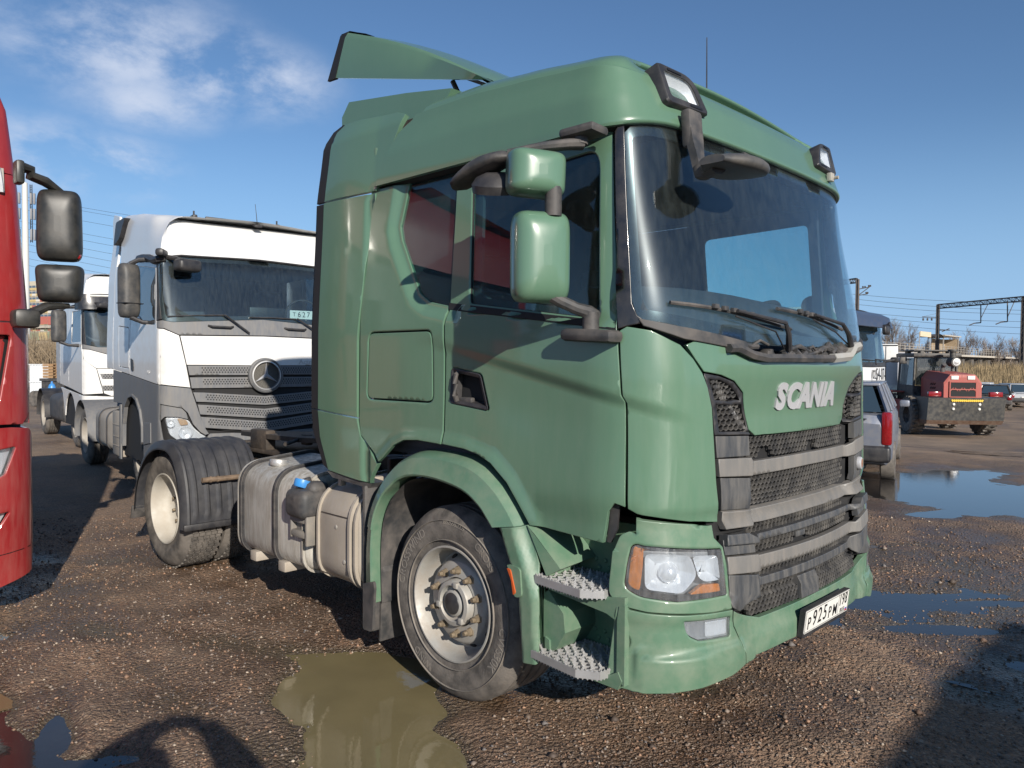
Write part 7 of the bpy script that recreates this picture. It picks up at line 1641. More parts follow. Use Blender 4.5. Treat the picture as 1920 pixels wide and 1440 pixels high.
def panelvan(px, d, yaw, label, W2=1.0, H=2.5, L_=5.2, col=None, nm='delivery_van'):
    p = at(px, 690, d); p = p-Vector((cos(yaw)*L_, sin(yaw)*L_, 0)); c = empty(nm, (p.x, p.y, gz(p.x, p.y)), yaw, label, 'van'); col = col or whp
    pr_ = [(0, .35), (0, H-.12), (.12, H), (L_*.62, H), (L_*.68, H-.06), (L_*.84, 1.42), (L_*.985, 1.12), (L_, .85), (L_, .35)]
    b = MB(); b.prism(pr_, lambda x, z: (x, -W2*(1 if z < 1.4 else .93), z), lambda x, z: (x, W2*(1 if z < 1.4 else .93), z)); b.build('body', col, c, smooth=25)
    a0, a1 = Vector((L_*.685, 0, H-.10)), Vector((L_*.835, 0, 1.46)); n_ = Vector((a1-a0)).cross(Vector((0, 1, 0))).normalized(); n_ = n_ if n_.x > 0 else -n_
    b = MB(); b.add([tuple(a0+n_*.02+Vector((0, -W2*.86, 0))), tuple(a0+n_*.02+Vector((0, W2*.86, 0))), tuple(a1+n_*.02+Vector((0, W2*.93, 0))), tuple(a1+n_*.02+Vector((0, -W2*.93, 0)))], [(0, 1, 2, 3)]); b.build('windscreen', M['vanglass'], c, smooth=0)
    for s in (-1, 1):
        b = MB(); b.add([(L_*.60, s*W2*.955, H-.35), (L_*.70, s*W2*.955, H-.35), (L_*.80, s*W2*1.0, 1.48), (L_*.60, s*W2*1.0, 1.48)], [(0, 1, 2, 3)]); b.build('side_window', M['vanglass'], c, smooth=0)
        b = MB(); b.box((L_*.97, s*W2*.80, .95), (.12, .26, .24), .04); b.build('headlight', M['lensgrey'], c)
        b = MB(); b.box((L_*.80, s*(W2+.16), 1.65), (.10, .18, .32), .04); b.build('wing_mirror', M['black'], c)
        for x in (L_*.18, L_*.82):
            m = MB(); m.lathe([(.2, -.1), (.32, -.11), (.35, -.06), (.35, .08), (.3, .1), (0, .1)], 22, Matrix.Translation((x, s*(W2-.08), .35))); m.build('wheel', M['tyre'], c)
    b = MB(); b.box((L_*1.0, 0, .50), (.12, W2*1.8, .22), .04); b.build('bumper', M['greyplastic'], c)
    b = MB(); b.box((L_*1.0, 0, .82), (.04, W2*.9, .16), .02); b.build('grille', M['black'], c)
    return c
v_ = panelvan(1658, 35, radians(-42), 'white van with sloping bonnet between the phone number lorry and the loader', W2=1.05, H=2.35, L_=4.6)
panelvan(1686, 42, radians(-40), 'farther white minibus roof showing behind the loader mirror', W2=.95, H=2.25, L_=4.8, nm='minibus')
# ================================================================= railway platform, masts and wires
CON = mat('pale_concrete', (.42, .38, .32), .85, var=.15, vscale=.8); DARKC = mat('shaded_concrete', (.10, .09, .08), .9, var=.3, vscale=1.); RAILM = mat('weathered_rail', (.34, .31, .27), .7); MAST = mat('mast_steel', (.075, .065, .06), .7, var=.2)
pA = at(1600, 656, 88); pB = at(1960, 673.5, 176); pA.z = 3.62; pB.z = 3.62
dv = (pB-pA); LEN = dv.length; dv.normalize(); nv = Vector((-dv.y, dv.x, 0)); nv = nv if nv.dot(Vector((CAM[0], CAM[1], 0))-pA) < 0 else -nv
PF = empty('railway_platform', tuple(pA), atan2(dv.y, dv.x), 'long raised concrete railway platform on dark piers along the horizon', 'platform')
b = MB(); b.box((LEN/2, 2*(1 if True else -1), -.15), (LEN, 4.2, .30)); b.build('deck', CON, PF, smooth=0)
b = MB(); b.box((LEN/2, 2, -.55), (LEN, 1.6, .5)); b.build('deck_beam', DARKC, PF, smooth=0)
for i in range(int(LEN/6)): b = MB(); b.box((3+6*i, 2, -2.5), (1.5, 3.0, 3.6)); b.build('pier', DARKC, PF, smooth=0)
cols_ = {}
for k, yy in ((0, .1), (1, 3.9)):
    rl = empty('platform_railing', tuple(pA+Vector((0, 0, 0))), atan2(dv.y, dv.x), ('nearer' if k == 0 else 'farther')+' thin metal railing along the '+('near' if k == 0 else 'far')+' edge of the railway platform', 'railing')
    me_p = None
    for z in (.45, .80, 1.15): b = MB(); b.box((LEN/2, yy, z), (LEN, .04, .04)); b.build('rail', RAILM, rl, smooth=0)
    b = MB(); b.box((0, yy, .58), (.09, .07, 1.16)); o0 = b.build('post', RAILM, rl, smooth=0); o0.location.x = 0
    for i in range(1, int(LEN/1.9)): o = o0.copy(); COL.objects.link(o); o.parent = rl; o.location.x = 1.9*i
def onpf(px, y=2.0):  # distance along the platform seen at that bearing
    d = (at(px, 690, 100)-Vector(CAM)); d.z = 0; o = Vector((CAM[0], CAM[1])); A = pA.xy+Vector((-dv.y, dv.x))*y; a, b_ = dv.xy, -d.xy
    det = a.x*b_.y-a.y*b_.x; r = o-A; return (r.x*b_.y-r.y*b_.x)/det
s0 = onpf(1757); s1 = onpf(1786)
sh = empty('platform_shelter', tuple(pA+dv*s0), atan2(dv.y, dv.x), 'brown slatted waiting shelter standing on the railway platform', 'shelter')
Ls = s1-s0; WDM = mat('tan_boards', (.36, .28, .19), .8, var=.2)
b = MB(); b.box((Ls*.56, 3.2, 1.3), (Ls*.85, .08, 2.5)); b.box((Ls*.98, 2.2, 1.3), (.08, 2.0, 2.5)); b.build('wall', WDM, sh, smooth=0)
for i in range(10):
    b = MB(); b.box((Ls*.16+Ls*.08*i, 3.12, 1.3), (.10, .05, 2.4)); b.build('board', WDM, sh, smooth=0)
b = MB(); b.box((Ls*.5, 2.2, 2.95), (Ls*1.08, 2.6, .16)); b.build('roof', CON, sh, smooth=0)
for x in (.02, Ls*.98): b = MB(); b.box((x, 1.2, 1.45), (.14, .14, 2.9)); b.build('post', RAILM, sh, smooth=0)
s0 = onpf(1739); s1 = onpf(1756); ab = empty('arched_canopy', tuple(pA+dv*s0), atan2(dv.y, dv.x), 'small dark arched canopy on posts left of the brown shelter', 'canopy'); Ls = s1-s0
b = MB(); b.grid([[(Ls*i/8, y, 2.6+.45*sin(pi*i/8)) for y in (1, 3.2)] for i in range(9)]); b.grid([[(Ls*i/8, y, 2.5+.40*sin(pi*i/8)) for y in (1, 3.2)] for i in range(9)]); b.build('roof', MAST, ab, smooth=0)
for x in (0, Ls): b = MB(); b.box((x, 2, 1.3), (.10, .10, 2.6)); b.build('post', MAST, ab, smooth=0)
s0 = onpf(1718); s1 = onpf(1739); sb = empty('station_sign', tuple(pA+dv*s0), atan2(dv.y, dv.x), 'blank cream sign board on two thin posts above the platform', 'sign'); Ls = s1-s0
b = MB(); b.box((Ls/2, 1.6, 2.85), (Ls*.95, .1, .75)); b.build('board', mat('cream_board', (.62, .52, .36), .6), sb, smooth=0)
for x in (.1, Ls-.1): b = MB(); b.box((x, 1.7, 1.55), (.10, .1, 3.1)); b.build('post', RAILM, sb, smooth=0)
def truss(b, A, B, h, w_, n):
    for dz in (0, -h):
        for k in (-1, 1): b.tube([A+Vector((0, 0, dz))+Vector((0, k*w_/2, 0)), B+Vector((0, 0, dz))+Vector((0, k*w_/2, 0))], .06, 4)
    for i in range(n):
        P = A.lerp(B, i/n); Q = A.lerp(B, (i+1)/n)
        for k in (-1, 1):
            b.tube([P+Vector((0, k*w_/2, 0 if i % 2 else -h)), Q+Vector((0, k*w_/2, -h if i % 2 else 0))], .035, 3); b.tube([P+Vector((0, k*w_/2, 0)), P+Vector((0, k*w_/2, -h))], .03, 3)
def lattice_post(b, base, top, w0, w1):
    base, top = Vector(base), Vector(top)
    for sx_ in (-1, 1):
        for sy_ in (-1, 1): b.tube([base+Vector((sx_*w0/2, sy_*w0/2, 0)), top+Vector((sx_*w1/2, sy_*w1/2, 0))], .05, 4)
    n = 12
    for i in range(n):
        t0, t1 = i/n, (i+1)/n; wa, wb = w0+(w1-w0)*t0, w0+(w1-w0)*t1; P, Q = base.lerp(top, t0), base.lerp(top, t1)
        for (a, c) in (((-1, -1), (1, -1)), ((1, -1), (1, 1)), ((1, 1), (-1, 1)), ((-1, 1), (-1, -1))): b.tube([P+Vector((a[0]*wa/2, a[1]*wa/2, 0)), Q+Vector((c[0]*wb/2, c[1]*wb/2, 0))], .03, 3)
PT = empty('catenary_portal', tuple(at(1759, 690, 107).xy.to_3d()), 0, 'dark steel railway portal with a lattice beam and hanging wire supports', 'portal')
Lp = at(1759, 571, 107); Rp = at(1919, 556, 96); Ob = Vector(PT.location)
b = MB(); truss(b, Lp-Ob, Rp-Ob+(Rp-Lp)*.04, .55, .6, 26); b.build('lattice_beam', MAST, PT, smooth=0)
for P in (Lp, Rp):
    b = MB(); lattice_post(b, (P.x-Ob.x, P.y-Ob.y, -1), (P.x-Ob.x, P.y-Ob.y, P.z+(0 if P is Lp else .0)), .42, .30); b.box((P.x-Ob.x, P.y-Ob.y, P.z/2-.5), (.22, .22, P.z+1)); b.build('post', MAST, PT, smooth=0)
def hang(px, y0, pts):
    t = (px-1759)/160; d = 107-11*t; b = MB(); b.tube([at(px, y0, d)-Ob, at(px, pts[0], d)-Ob], .07, 4)
    b.tube([at(px+14, y0-1, d)-Ob, at(px, pts[0]-8, d)-Ob], .05, 4); b.tube([at(px, pts[0], d)-Ob, at(px-12, pts[0]+1, d)-Ob, at(px-22, pts[0]+5, d)-Ob], .07, 4); b.build('wire_hanger', MAST, PT, smooth=0)
hang(1839, 570, (605,)); hang(1889, 564, (603,))
b = MB(); b.tube([at(1759, 595, 107)-Ob, at(1729, 594, 107)-Ob], .05, 4); b.tube([at(1759, 587, 107)-Ob, at(1729, 594, 107)-Ob], .02, 3)
for px in (1731, 1739, 1747): b.box(tuple(at(px, 599, 107)-Ob), (.2, .2, .32), .05); b.tube([at(px, 594, 107)-Ob, at(px, 599, 107)-Ob], .03, 3)
b.tube([at(1759, 619, 107)-Ob, at(1781, 619, 107)-Ob], .06, 4); b.tube([at(1766, 622, 107)-Ob, at(1780, 616, 107)-Ob], .06, 4); b.build('insulator_arm', MAST, PT, smooth=0)
MS = at(1605, 690, 92); ms = empty('catenary_mast', (MS.x, MS.y, 0), 0, 'tall steel railway mast with side arms above the navy visor', 'mast'); Ob = Vector(ms.location)
b = MB(); tp = at(1605, 524, 92); lattice_post(b, (0, 0, -1), (0, 0, tp.z), .34, .26); b.box((0, 0, tp.z/2-.5), (.20, .20, tp.z+1)); b.build('post', mat('brown_mast', (.12, .10, .09), .8), ms, smooth=0)
b = MB(); truss(b, at(1578, 526, 96)-Ob, at(1607, 522, 92)-Ob, .5, .4, 6)
b.tube([at(1605, 543, 92)-Ob, at(1631, 538, 92)-Ob], .05, 4); b.tube([at(1609, 554, 92)-Ob, at(1629, 539, 92)-Ob], .05, 4); b.tube([at(1609, 554, 92)-Ob, at(1627, 551, 92)-Ob], .05, 4)
for q in ((1618, 538), (1622, 538), (1629, 536), (1632, 536), (1624, 549), (1627, 549)): b.box(tuple(at(*q, 92)-Ob), (.14, .14, .2))
b.box(tuple(at(1599, 571, 92)-Ob), (.12, .12, .5)); b.build('cross_arm', MAST, ms, smooth=0)
WIRE = mat('overhead_wire', (.06, .06, .065), .6)
wl = [((1560, 548), (1960, 568)), ((1560, 556), (1960, 583)), ((1560, 566), (1960, 590)), ((1560, 580), (1960, 604)), ((1560, 586), (1960, 616)), ((1560, 596), (1960, 628))]
names = ['uppermost', 'second', 'third', 'fourth', 'fifth', 'lowest']
for i, (a, c) in enumerate(wl):
    b = MB(); A, B = at(*a, 97), at(*c, 88); b.tube([A.lerp(B, k/8)-Vector((0, 0, .35*sin(pi*k/8))) for k in range(9)], .022, 3); o = b.build('overhead_wire', WIRE, None, smooth=0)
    tag(o, names[i]+' of the thin wires crossing the sky right of the green cab', 'wire', 'overhead wires on the right')
ll = [(378, 392), (384, 399), (402, 420), (425, 446), (437, 460), (452, 476), (466, 490), (478, 505), (492, 515), (505, 526)]
ordn = ['topmost', 'second', 'third', 'fourth', 'fifth', 'sixth', 'seventh', 'eighth', 'ninth', 'bottom']
for i, (y0, y1) in enumerate(ll):
    b = MB(); A, B = at(20, y0-14, 78), at(560, y1+50, 70); b.tube([A.lerp(B, k/8)-Vector((0, 0, .4*sin(pi*k/8))) for k in range(9)], .015, 3); o = b.build('power_line', WIRE, None, smooth=0)
    tag(o, ordn[i]+' of the power lines strung behind the white trucks on the left', 'wire', 'power lines on the left')
# ---- bare trees
BARK = mat('bare_bark', (.13, .105, .085), .9, var=.2); TWIG = mat('bare_twigs', (.23, .19, .16), .9)
def tree_meshes(seed, H, spread):
    rs = random.Random(seed); tb, cb = MB(), MB()
    def grow(p, d, l, r, lev, b):
        q = p; pts = [p]; dd = d.copy()
        for _ in range(3): dd = (dd+Vector((rs.uniform(-.12, .12), rs.uniform(-.12, .12), .04))).normalized(); q = q+dd*l/3; pts.append(q)
        b.tube(pts, [r, r*.85, r*.7, r*.55], 5 if lev == 0 else 3, cap=False)
        if lev >= 5: return
        n = (6, 5, 5, 4, 3)[lev]
        for i in range(n):
            t = rs.uniform(.35, 1.0) if lev else rs.uniform(.25, 1.0); k = min(2, int(t*3)); P = pts[k].lerp(pts[k+1], t*3-k)
            an_ = rs.uniform(.35, .85)*spread; az = rs.uniform(0, 2*pi); ax1 = dd.orthogonal().normalized(); ax2 = dd.cross(ax1)
            nd = (dd*cos(an_)+(ax1*cos(az)+ax2*sin(az))*sin(an_)).normalized(); grow(P, nd, l*rs.uniform(.45, .72), r*.5, lev+1, cb)
        if lev: grow(pts[-1], dd, l*.6, r*.5, lev+1, cb)
        else: grow(pts[-1], dd, l*.7, r*.6, 1, cb)
    grow(Vector((0, 0, 0)), Vector((0, 0, 1)), H*.42, H*.020, 0, tb)
    return tb, cb
protos = []
def finish(mb, nm, mt): o = mb.build(nm, mt, None, smooth=0); me = o.data; bpy.data.objects.remove(o); return me
for sd_ in (1, 2, 3): tb, cb = tree_meshes(sd_, 8, 1.0 if sd_ != 2 else .8); protos.append((finish(tb, 'trunk', BARK), finish(cb, 'crown', TWIG)))
tl = [(1651, 150, 1.15, 0), (1668, 128, 1.35, 1), (1688, 155, 1.0, 2), (1708, 132, 1.3, 0), (1730, 150, 1.0, 1), (1748, 158, 1.0, 2), (1795, 140, 1.15, 1), (1815, 135, 1.2, 0), (1836, 150, 1.1, 2), (1855, 145, 1.0, 1), (1872, 140, 1.1, 0), (1892, 150, 1.05, 2), (1912, 142, 1.15, 1), (1932, 140, 1.0, 0)]
WH = ['just right of the navy visor', 'tallest, left of the blank sign board', 'between the tallest tree and the sign board', 'directly under the blank sign board', 'between sign board and arched canopy', 'behind the arched canopy', 'directly right of the brown shelter', 'second right of the brown shelter', 'under the left wire hanger of the portal', 'left of the middle of the lattice beam', 'midway between the two wire hangers', 'under the right wire hanger', 'left of the right portal post', 'at the very right edge']
for i, (px, d, sc, k) in enumerate(tl):
    p = at(px, 690, d); r = empty('bare_tree', (p.x, p.y, -.5), random.uniform(0, 6), 'leafless tree on the horizon, '+WH[i], 'tree', 'bare trees behind the railway platform'); r.scale = (sc*.9, sc*.9, sc*.90)
    for nm, me in zip(('trunk', 'crown'), protos[k]): o = bpy.data.objects.new(nm, me); link(o, r)
# far low wood line
b = MB(); rs = random.Random(6)
for i in range(2600):
    px = rs.uniform(1560, 2000); d = rs.uniform(165, 200); p = at(px, 690, d); h = rs.uniform(1.4, 3.6)
    b.tube([(p.x, p.y, -.5), (p.x+rs.uniform(-.5, .5), p.y+rs.uniform(-.5, .5), h)], [.06, .02], 3, cap=False)
    b.tube([(p.x, p.y, h*.4), (p.x+rs.uniform(-1.2, 1.2), p.y+rs.uniform(-1, 1), h*.9)], [.04, .015], 3, cap=False)
tag(b.build('far_thicket', TWIG, None, smooth=0, kind='stuff'), 'far leafless thicket along the horizon', 'wood')
# dry reeds on the bank under the platform
b = MB(); rs = random.Random(7)
for i in range(15000):
    px = rs.uniform(1620, 2050); d = rs.uniform(57, 84); p = at(px, 690, d); g = -.7; k = (d-57)/27; z0 = g+1.7*k; h = rs.uniform(.9, 1.6); a = rs.uniform(0, pi); w_ = rs.uniform(.03, .06); lx, ly = rs.uniform(-.25, .25), rs.uniform(-.25, .25)
    b.add([(p.x-w_*cos(a), p.y-w_*sin(a), z0), (p.x+w_*cos(a), p.y+w_*sin(a), z0), (p.x+lx, p.y+ly, z0+h)], [(0, 1, 2)])
tag(b.build('dry_reeds', mat('dry_reed', (.27, .20, .11), .85, var=.35, vscale=.6), None, smooth=0, kind='stuff'), 'dry ochre reeds on the bank below the platform', 'reeds')
b = MB(); A = [at(px, 690, 57).xy for px in (1600, 1750, 1900, 2100)]; B = [at(px, 690, 86).xy for px in (1600, 1750, 1900, 2100)]
b.grid([[(q.x, q.y, -.72) for q in A], [(q.x, q.y, 1.0) for q in B], [(q.x*1.3, q.y*1.3, 1.0) for q in B]]); b.build('reed_bank', mat('bank_soil', (.16, .12, .075), .95, var=.3, vscale=.5), None, smooth=0, kind='structure')
# ================================================================= left background
po_ = at(50, 690, 60); pl_o = empty('lattice_pole', (po_.x, po_.y, 0), radians(150), 'tall white steel pole with ladder and dark antennas beside the red truck', 'pole')
zt = at(50, 345, 60).z; PW = mat('pale_galvanised', (.55, .55, .52), .5)
b = MB(); b.tube([(0, 0, 0), (0, 0, zt)], [.30, .20], 12); b.tube([(0, 0, zt), (.0, .25, zt+.7)], .05, 6); b.build('pole_shaft', PW, pl_o)
b = MB()
for x in (-.50, -.36): b.tube([(x*.0+.0, x, zt-4.6), (0, x, zt-.1)], .03, 4)
for i in range(34): b.tube([(0, -.50, zt-4.5+.13*i), (0, -.36, zt-4.5+.13*i)], .025, 4)
b.build('ladder', M['black'], pl_o)
b = MB()
for z in (zt-1.2, zt-2.4, zt-4.0):
    for y in (-.42, -.64, .40): b.box((0, y, z), (.2, .14, .85), .02)
b.build('antenna', mat('grey_antenna', (.20, .20, .21), .6), pl_o)
# apartment block
bp0 = at(45, 690, 400); AB = empty('apartment_block', (bp0.x, bp0.y, 0), radians(134.5-22-90), 'distant apartment block with red, green and ochre balcony panels', 'building')
bw = mat('apartment_wall', (.50, .44, .34), .8); bcol = [mat('balcony_%s' % n_c, c_, .7) for n_c, c_ in (('red', (.42, .13, .10)), ('green', (.22, .30, .20)), ('ochre', (.52, .40, .20)), ('cream', (.60, .56, .48)))]; bgl = mat('far_window_glass', (.10, .13, .17), .2)
b = MB(); b.box((8, 6, 21), (20, 12, 43)); b.build('wall', bw, AB, smooth=0); b = MB(); b.box((24, 6, 16), (11.8, 12, 34)); b.build('wall', mat('apartment_wall_grey', (.42, .40, .36), .8), AB, smooth=0)
rs = random.Random(3); wme = {}
for f in range(13):
    for c_ in range(11):
        x = -.5+2.9*c_; z = 3.2+3.0*f
        if x > 18 and z > 31: continue
        for nm, mt, dz, hh_ in (('balcony_panel', bcol[rs.randrange(4)], -.75, 1.15), ('window', bgl, .45, 1.15)):
            k = (nm, mt.name)
            if k not in wme: m = MB(); m.box((0, 0, 0), (2.4, .5 if nm == 'balcony_panel' else .12, hh_)); wme[k] = finish(m, nm, mt)
            o = bpy.data.objects.new(nm, wme[k]); link(o, AB); o.location = (x, -.15, z+dz)
# long low garage rows in front of it
gp = at(30, 690, 150); GR = empty('garage_row', (gp.x, gp.y, 0), radians(134.5-22-90), 'low deck of pale and coloured garages under the apartment block', 'building')
for k, z in enumerate((5.2, 8.2)):
    b = MB(); b.box((15, 3, z), (44, 6, .5)); b.build('floor_slab', CON, GR, smooth=0)
    for i in range(18): m = MB(); m.box((-5+2.4*i, .5, z+1.2), (2.1, .2, 1.5)); m.build('panel', bcol[rs.randrange(4)], GR, smooth=0)
b = MB(); b.box((15, 4, 3), (44, 3, 6)); b.build('wall', DARKC, GR, smooth=0)
# dry bushes
b = MB(); rs = random.Random(9)
for i in range(2600):
    px = rs.uniform(-150, 240); d = rs.uniform(44, 56); p = at(px, 690, d); x, y, z = p.x, p.y, 0; h = rs.uniform(2.2, 3.9)
    q = (x+rs.uniform(-.5, .5), y+rs.uniform(-.5, .5), h*.6); b.tube([(x, y, 0), q, (q[0]+rs.uniform(-.4, .4), q[1]+rs.uniform(-.4, .4), h)], [.02, .014, .006], 3, cap=False)
    b.tube([q, (q[0]+rs.uniform(-.6, .6), q[1]+rs.uniform(-.6, .6), h*rs.uniform(.75, 1))], [.012, .005], 3, cap=False)
tag(b.build('dry_bushes', mat('dry_twigs', (.30, .23, .15), .9), None, smooth=0, kind='stuff'), 'dense dry brown bushes behind the white metal fence', 'bushes')
# white metal fence
fA = at(-60, 690, 32.5); fC = at(92, 690, 33.8); dvf = (fC-fA); Lf = dvf.length; ang = atan2(dvf.y, dvf.x)
FN = empty('metal_fence', (fA.x, fA.y, 0), ang, 'white corrugated metal fence behind the row of trucks', 'fence'); FW = mat('white_sheet', (.60, .63, .66), .5, dirt=.25)
for k in range(4):
    for z0, z1 in ((.05, .80), (.83, 1.56)):
        m = MB(); x0 = k*Lf/4+.01; n = 28; m.grid([[(x0+(Lf/4-.03)*i/n, .018*(1 if (i//2) % 2 else -1), z) for i in range(n+1)] for z in (z0, z1)]); m.build('sheet', FW, FN, smooth=0)
b = MB(); 
for z in (.02, .815, 1.58): b.box((Lf/2, -.02, z), (Lf, .05, .03))
b.build('rail', FW, FN, smooth=0)
# pallets on a cart and a blue gas bottle
pc = at(99, 690, 29.5); PS = empty('pallet_stack', (pc.x, pc.y, 1.08), radians(20), 'stack of orange brown wooden pallets left of the farther white truck', 'pallets'); PS.scale = (.5, .5, .9); PM = mat('pallet_wood', (.36, .22, .11), .8, var=.25)
for k in range(5):
    m = MB()
    for j in range(5): m.box((0, -.4+.2*j, .105), (1.1, .12, .02))
    for j in range(3): m.box((0, -.4+.4*j, .05), (1.1, .09, .08))
    o = m.build('pallet', PM, PS, smooth=0); o.location.z = .125*k
ct = empty('flat_cart', (pc.x, pc.y, 0), radians(20), 'dark steel cart carrying the pallet stack', 'cart'); b = MB(); b.box((0, 0, 1.02), (.7, .6, .10)); b.box((0, 0, .75), (.6, .5, .45)); b.build('bed', M['muddark'], ct, smooth=0)
for x in (-.4, .4): b = MB(); b.lathe([(0, -.5), (.3, -.5), (.3, .5), (0, .5)], 20, Matrix.Translation((x, 0, .3))); b.build('wheel', M['tyre'], ct)
pb = at(97, 690, 27.0); b = MB(); b.lathe([(0, 0), (.13, 0), (.14, .05), (.14, .95), (.10, 1.05), (.04, 1.10), (.04, 1.18), (0, 1.18)], 20, Matrix.Rotation(radians(90), 4, 'X')); o = b.build('gas_bottle', M['blue']); o.location = (pb.x, pb.y, .02); o.scale = (.85, .85, .85); tag(o, 'blue gas bottle beside the farther white truck', 'gas bottle')
# ================================================================= what stands behind the photographer and throws the shade at lower right
TR = empty('box_trailer', (8.08, -2.2, 0), 0, 'grey box trailer standing opposite, out of frame, shading the lower right', 'trailer')
b = MB(); b.box((3.5, 0, 1.98), (7.0, 4.0, 2.04), .05); b.build('box_body', mat('trailer_side', (.4, .4, .42), .5, dirt=.4), TR)
b = MB(); b.box((3.5, 0, .8), (6.6, 1.2, .3), .02); b.build('chassis_frame', M['chassis'], TR)
for x in (1.2, 2.4):
    for y in (-1.8, 1.8): m = MB(); m.lathe([(.25, -.14), (.46, -.15), (.5, -.1), (.5, .1), (.46, .15), (.0, .15)], 28, Matrix.Translation((x, y, .5))); m.build('wheel', M['tyre'], TR)
for y in (-1.0, 1.0): b = MB(); b.box((-.02, y, 1.98), (.04, 1.94, 1.96), .01); b.build('rear_door', mat('trailer_door', (.45, .45, .46), .5, dirt=.4) if y < 0 else bpy.data.materials['trailer_door'], TR)
# ---- the person holding the phone, whose raised arms shade the foreground
PE = empty('person', (CAM[0]-.42*fw.x, CAM[1]-.42*fw.y, 0), yaw, 'person in a dark padded jacket raising a phone with both hands', 'person')
def skinfig(name, verts, edges, radii, mt, par, root=0, sub=2):
    me = bpy.data.meshes.new(name); me.from_pydata(verts, edges, []); o = bpy.data.objects.new(name, me); link(o, par); me.materials.append(mt)
    m = o.modifiers.new('Skin', 'SKIN'); m.use_smooth_shade = True
    if not me.skin_vertices: pass
    sv = me.skin_vertices[0].data if me.skin_vertices else None
    if sv is None:
        bpy.context.view_layer.update(); sv = me.skin_vertices[0].data
    for i, r in enumerate(radii): sv[i].radius = (r, r) if not isinstance(r, tuple) else r
    for i in range(len(verts)): sv[i].use_root = (i == root)
    s = o.modifiers.new('Sub', 'SUBSURF'); s.levels = sub; s.render_levels = sub
    return o
V = [(0, 0, .98), (0, 0, 1.15), (0, 0, 1.33), (.02, 0, 1.46), (.04, 0, 1.53), (.06, 0, 1.60), (.07, 0, 1.70), (.07, 0, 1.75)]
E_ = [(0, 1), (1, 2), (2, 3), (3, 4), (4, 5), (5, 6), (6, 7)]; Rr = [(.15, .12), (.16, .13), (.19, .14), (.13, .11), (.055, .055), (.075, .07), (.095, .08), (.06, .06)]
for s in (-1, 1):
    i = len(V); V += [(.01, s*.19, 1.43), (.06, s*.33, 1.36), (.13, s*.44, 1.40), (.26, s*.30, 1.62), (.37, s*.13, 1.745), (.385, s*.10, 1.765)]; E_ += [(3, i), (i, i+1), (i+1, i+2), (i+2, i+3), (i+3, i+4), (i+4, i+5)]; Rr += [.11, .125, .12, .10, .055, .04]
    i = len(V); V += [(0, s*.11, .88), (.02, s*.12, .50), (0, s*.13, .10), (.06, s*.13, .05), (.16, s*.14, .035)]; E_ += [(0, i), (i, i+1), (i+1, i+2), (i+2, i+3), (i+3, i+4)]; Rr += [.115, .085, .060, .05, .04]
def clothmat():
    m = bpy.data.materials.new('jacket_jeans_and_skin'); m.use_nodes = True; t = m.node_tree; N_ = t.nodes; L_ = t.links; bs = N_['Principled BSDF']; bs.inputs['Roughness'].default_value = .75
    tc_ = N_.new('ShaderNodeTexCoord'); sp = N_.new('ShaderNodeSeparateXYZ'); L_.new(tc_.outputs['Object'], sp.inputs[0])
    def mth(op, a, b_):
        q = N_.new('ShaderNodeMath'); q.operation = op
        for i, v in enumerate((a, b_)):
            if isinstance(v, (int, float)): q.inputs[i].default_value = v
            else: L_.new(v, q.inputs[i])
        return q.outputs[0]
    def mx(f, a, b_):
        q = N_.new('ShaderNodeMix'); q.data_type = 'RGBA'; L_.new(f, q.inputs[0])
        for i, v in ((6, a), (7, b_)):
            if isinstance(v, tuple): q.inputs[i].default_value = (*v, 1)
            else: L_.new(v, q.inputs[i])
        return q.outputs[2]
    z = sp.outputs[2]; ay = mth('ABSOLUTE', sp.outputs[1], 0)
    c = mx(mth('LESS_THAN', z, .93), (.03, .035, .05), (.035, .05, .09)); c = mx(mth('LESS_THAN', z, .085), c, (.02, .018, .016))
    head = mth('MULTIPLY', mth('GREATER_THAN', z, 1.515), mth('MULTIPLY', mth('LESS_THAN', ay, .125), mth('LESS_THAN', sp.outputs[0], .2))); c = mx(head, c, (.45, .27, .19)); L_.new(c, bs.inputs['Base Color']); return m
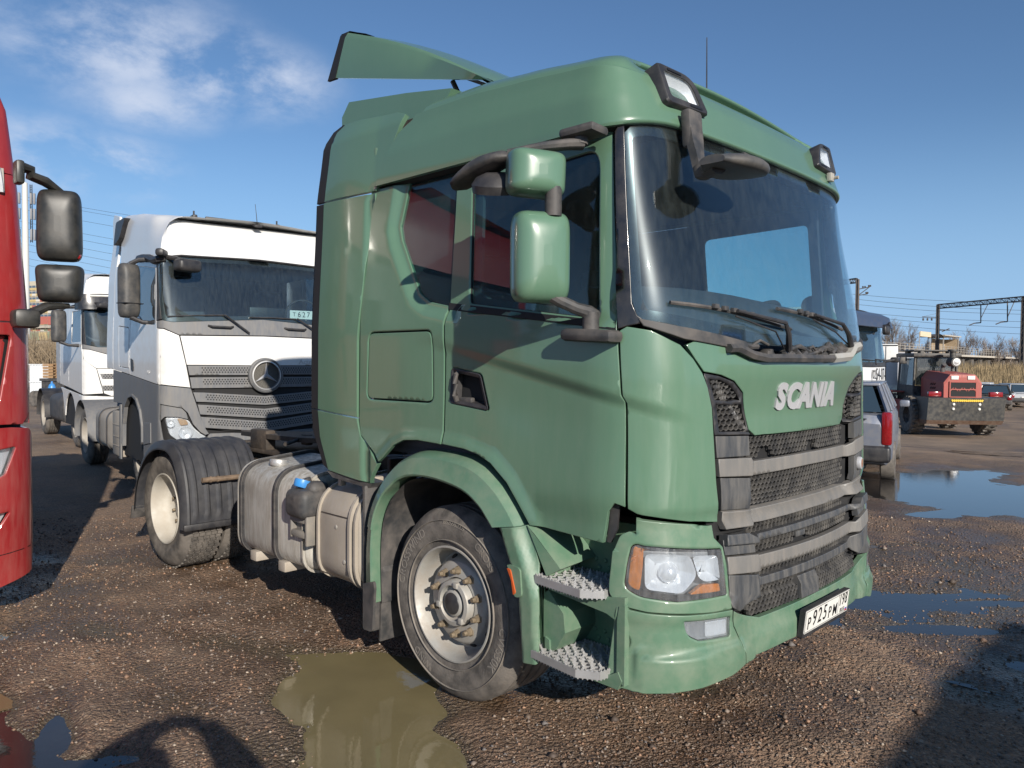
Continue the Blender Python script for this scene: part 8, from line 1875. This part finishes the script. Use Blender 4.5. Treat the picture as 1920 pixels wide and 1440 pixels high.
try:
    body = skinfig('body', V, E_, Rr, clothmat(), PE)
    b = MB(); b.grid([[(.045+.098*cos(ph)*cos(th)*1.12-.012, .092*cos(ph)*sin(th), 1.705+.108*sin(ph)) for th in [radians(75+i*210/14) for i in range(15)]] for ph in [radians(-25+i*115/8) for i in range(9)]]); b.grid([[(.045+.098*cos(ph)*cos(th)*1.12-.012, .092*cos(ph)*sin(th), 1.705+.108*sin(ph)) for th in [radians(i*360/20) for i in range(21)]] for ph in [radians(45+i*45/4) for i in range(5)]]); b.build('hair', mat('brown_hair', (.05, .032, .02), .7, bump=.4, bscale=120), PE, smooth=60)
    b = MB(); b.tube([(.150, 0, 1.725), (.172, 0, 1.685), (.158, 0, 1.676)], [.008, .013, .010], 8); b.build('nose', mat('skin_face', (.45, .27, .19), .5), PE, smooth=60)
    for s in (-1, 1):
        b = MB(); b.box((.145, s*.032, 1.722), (.014, .024, .010), .004); b.build('eye', M['ink'], PE); b = MB(); b.box((.062, s*.092, 1.695), (.03, .014, .05), .006); b.build('ear', bpy.data.materials['skin_face'], PE)
    b = MB(); b.box((.146, 0, 1.648), (.012, .045, .010), .004); b.build('mouth', mat('lips', (.35, .14, .11), .5), PE)
    for s in (-1, 1):
        hv, he, hr = [(.385, s*.10, 1.765)], [], [.030]
        for f in range(4):
            i = len(hv); z = 1.79-.020*f; hv += [(.405, s*.095, z), (.402, s*.075, z+.002), (.392, s*.060, z+.002)]; he += [(0, i), (i, i+1), (i+1, i+2)]; hr += [.011, .009, .008]
        i = len(hv); hv += [(.385, s*.085, 1.735), (.385, s*.065, 1.728)]; he += [(0, i), (i, i+1)]; hr += [.013, .010]
        hv = [(x-.03, y, z) for x, y, z in hv]
        skinfig('hand', hv, he, hr, mat('skin', (.45, .27, .19), .5) if s < 0 else bpy.data.materials['skin'], PE, sub=1)
except Exception as ex:
    print('person failed', ex)
ph = empty('phone', (CAM[0]-.03*fw.x, CAM[1]-.03*fw.y, CAM[2]), yaw, 'black smartphone held level between two raised hands', 'phone')
b = MB(); b.box((0, 0, -.0), (.009, .155, .074), .004); b.build('phone_case', M['ink'], ph)
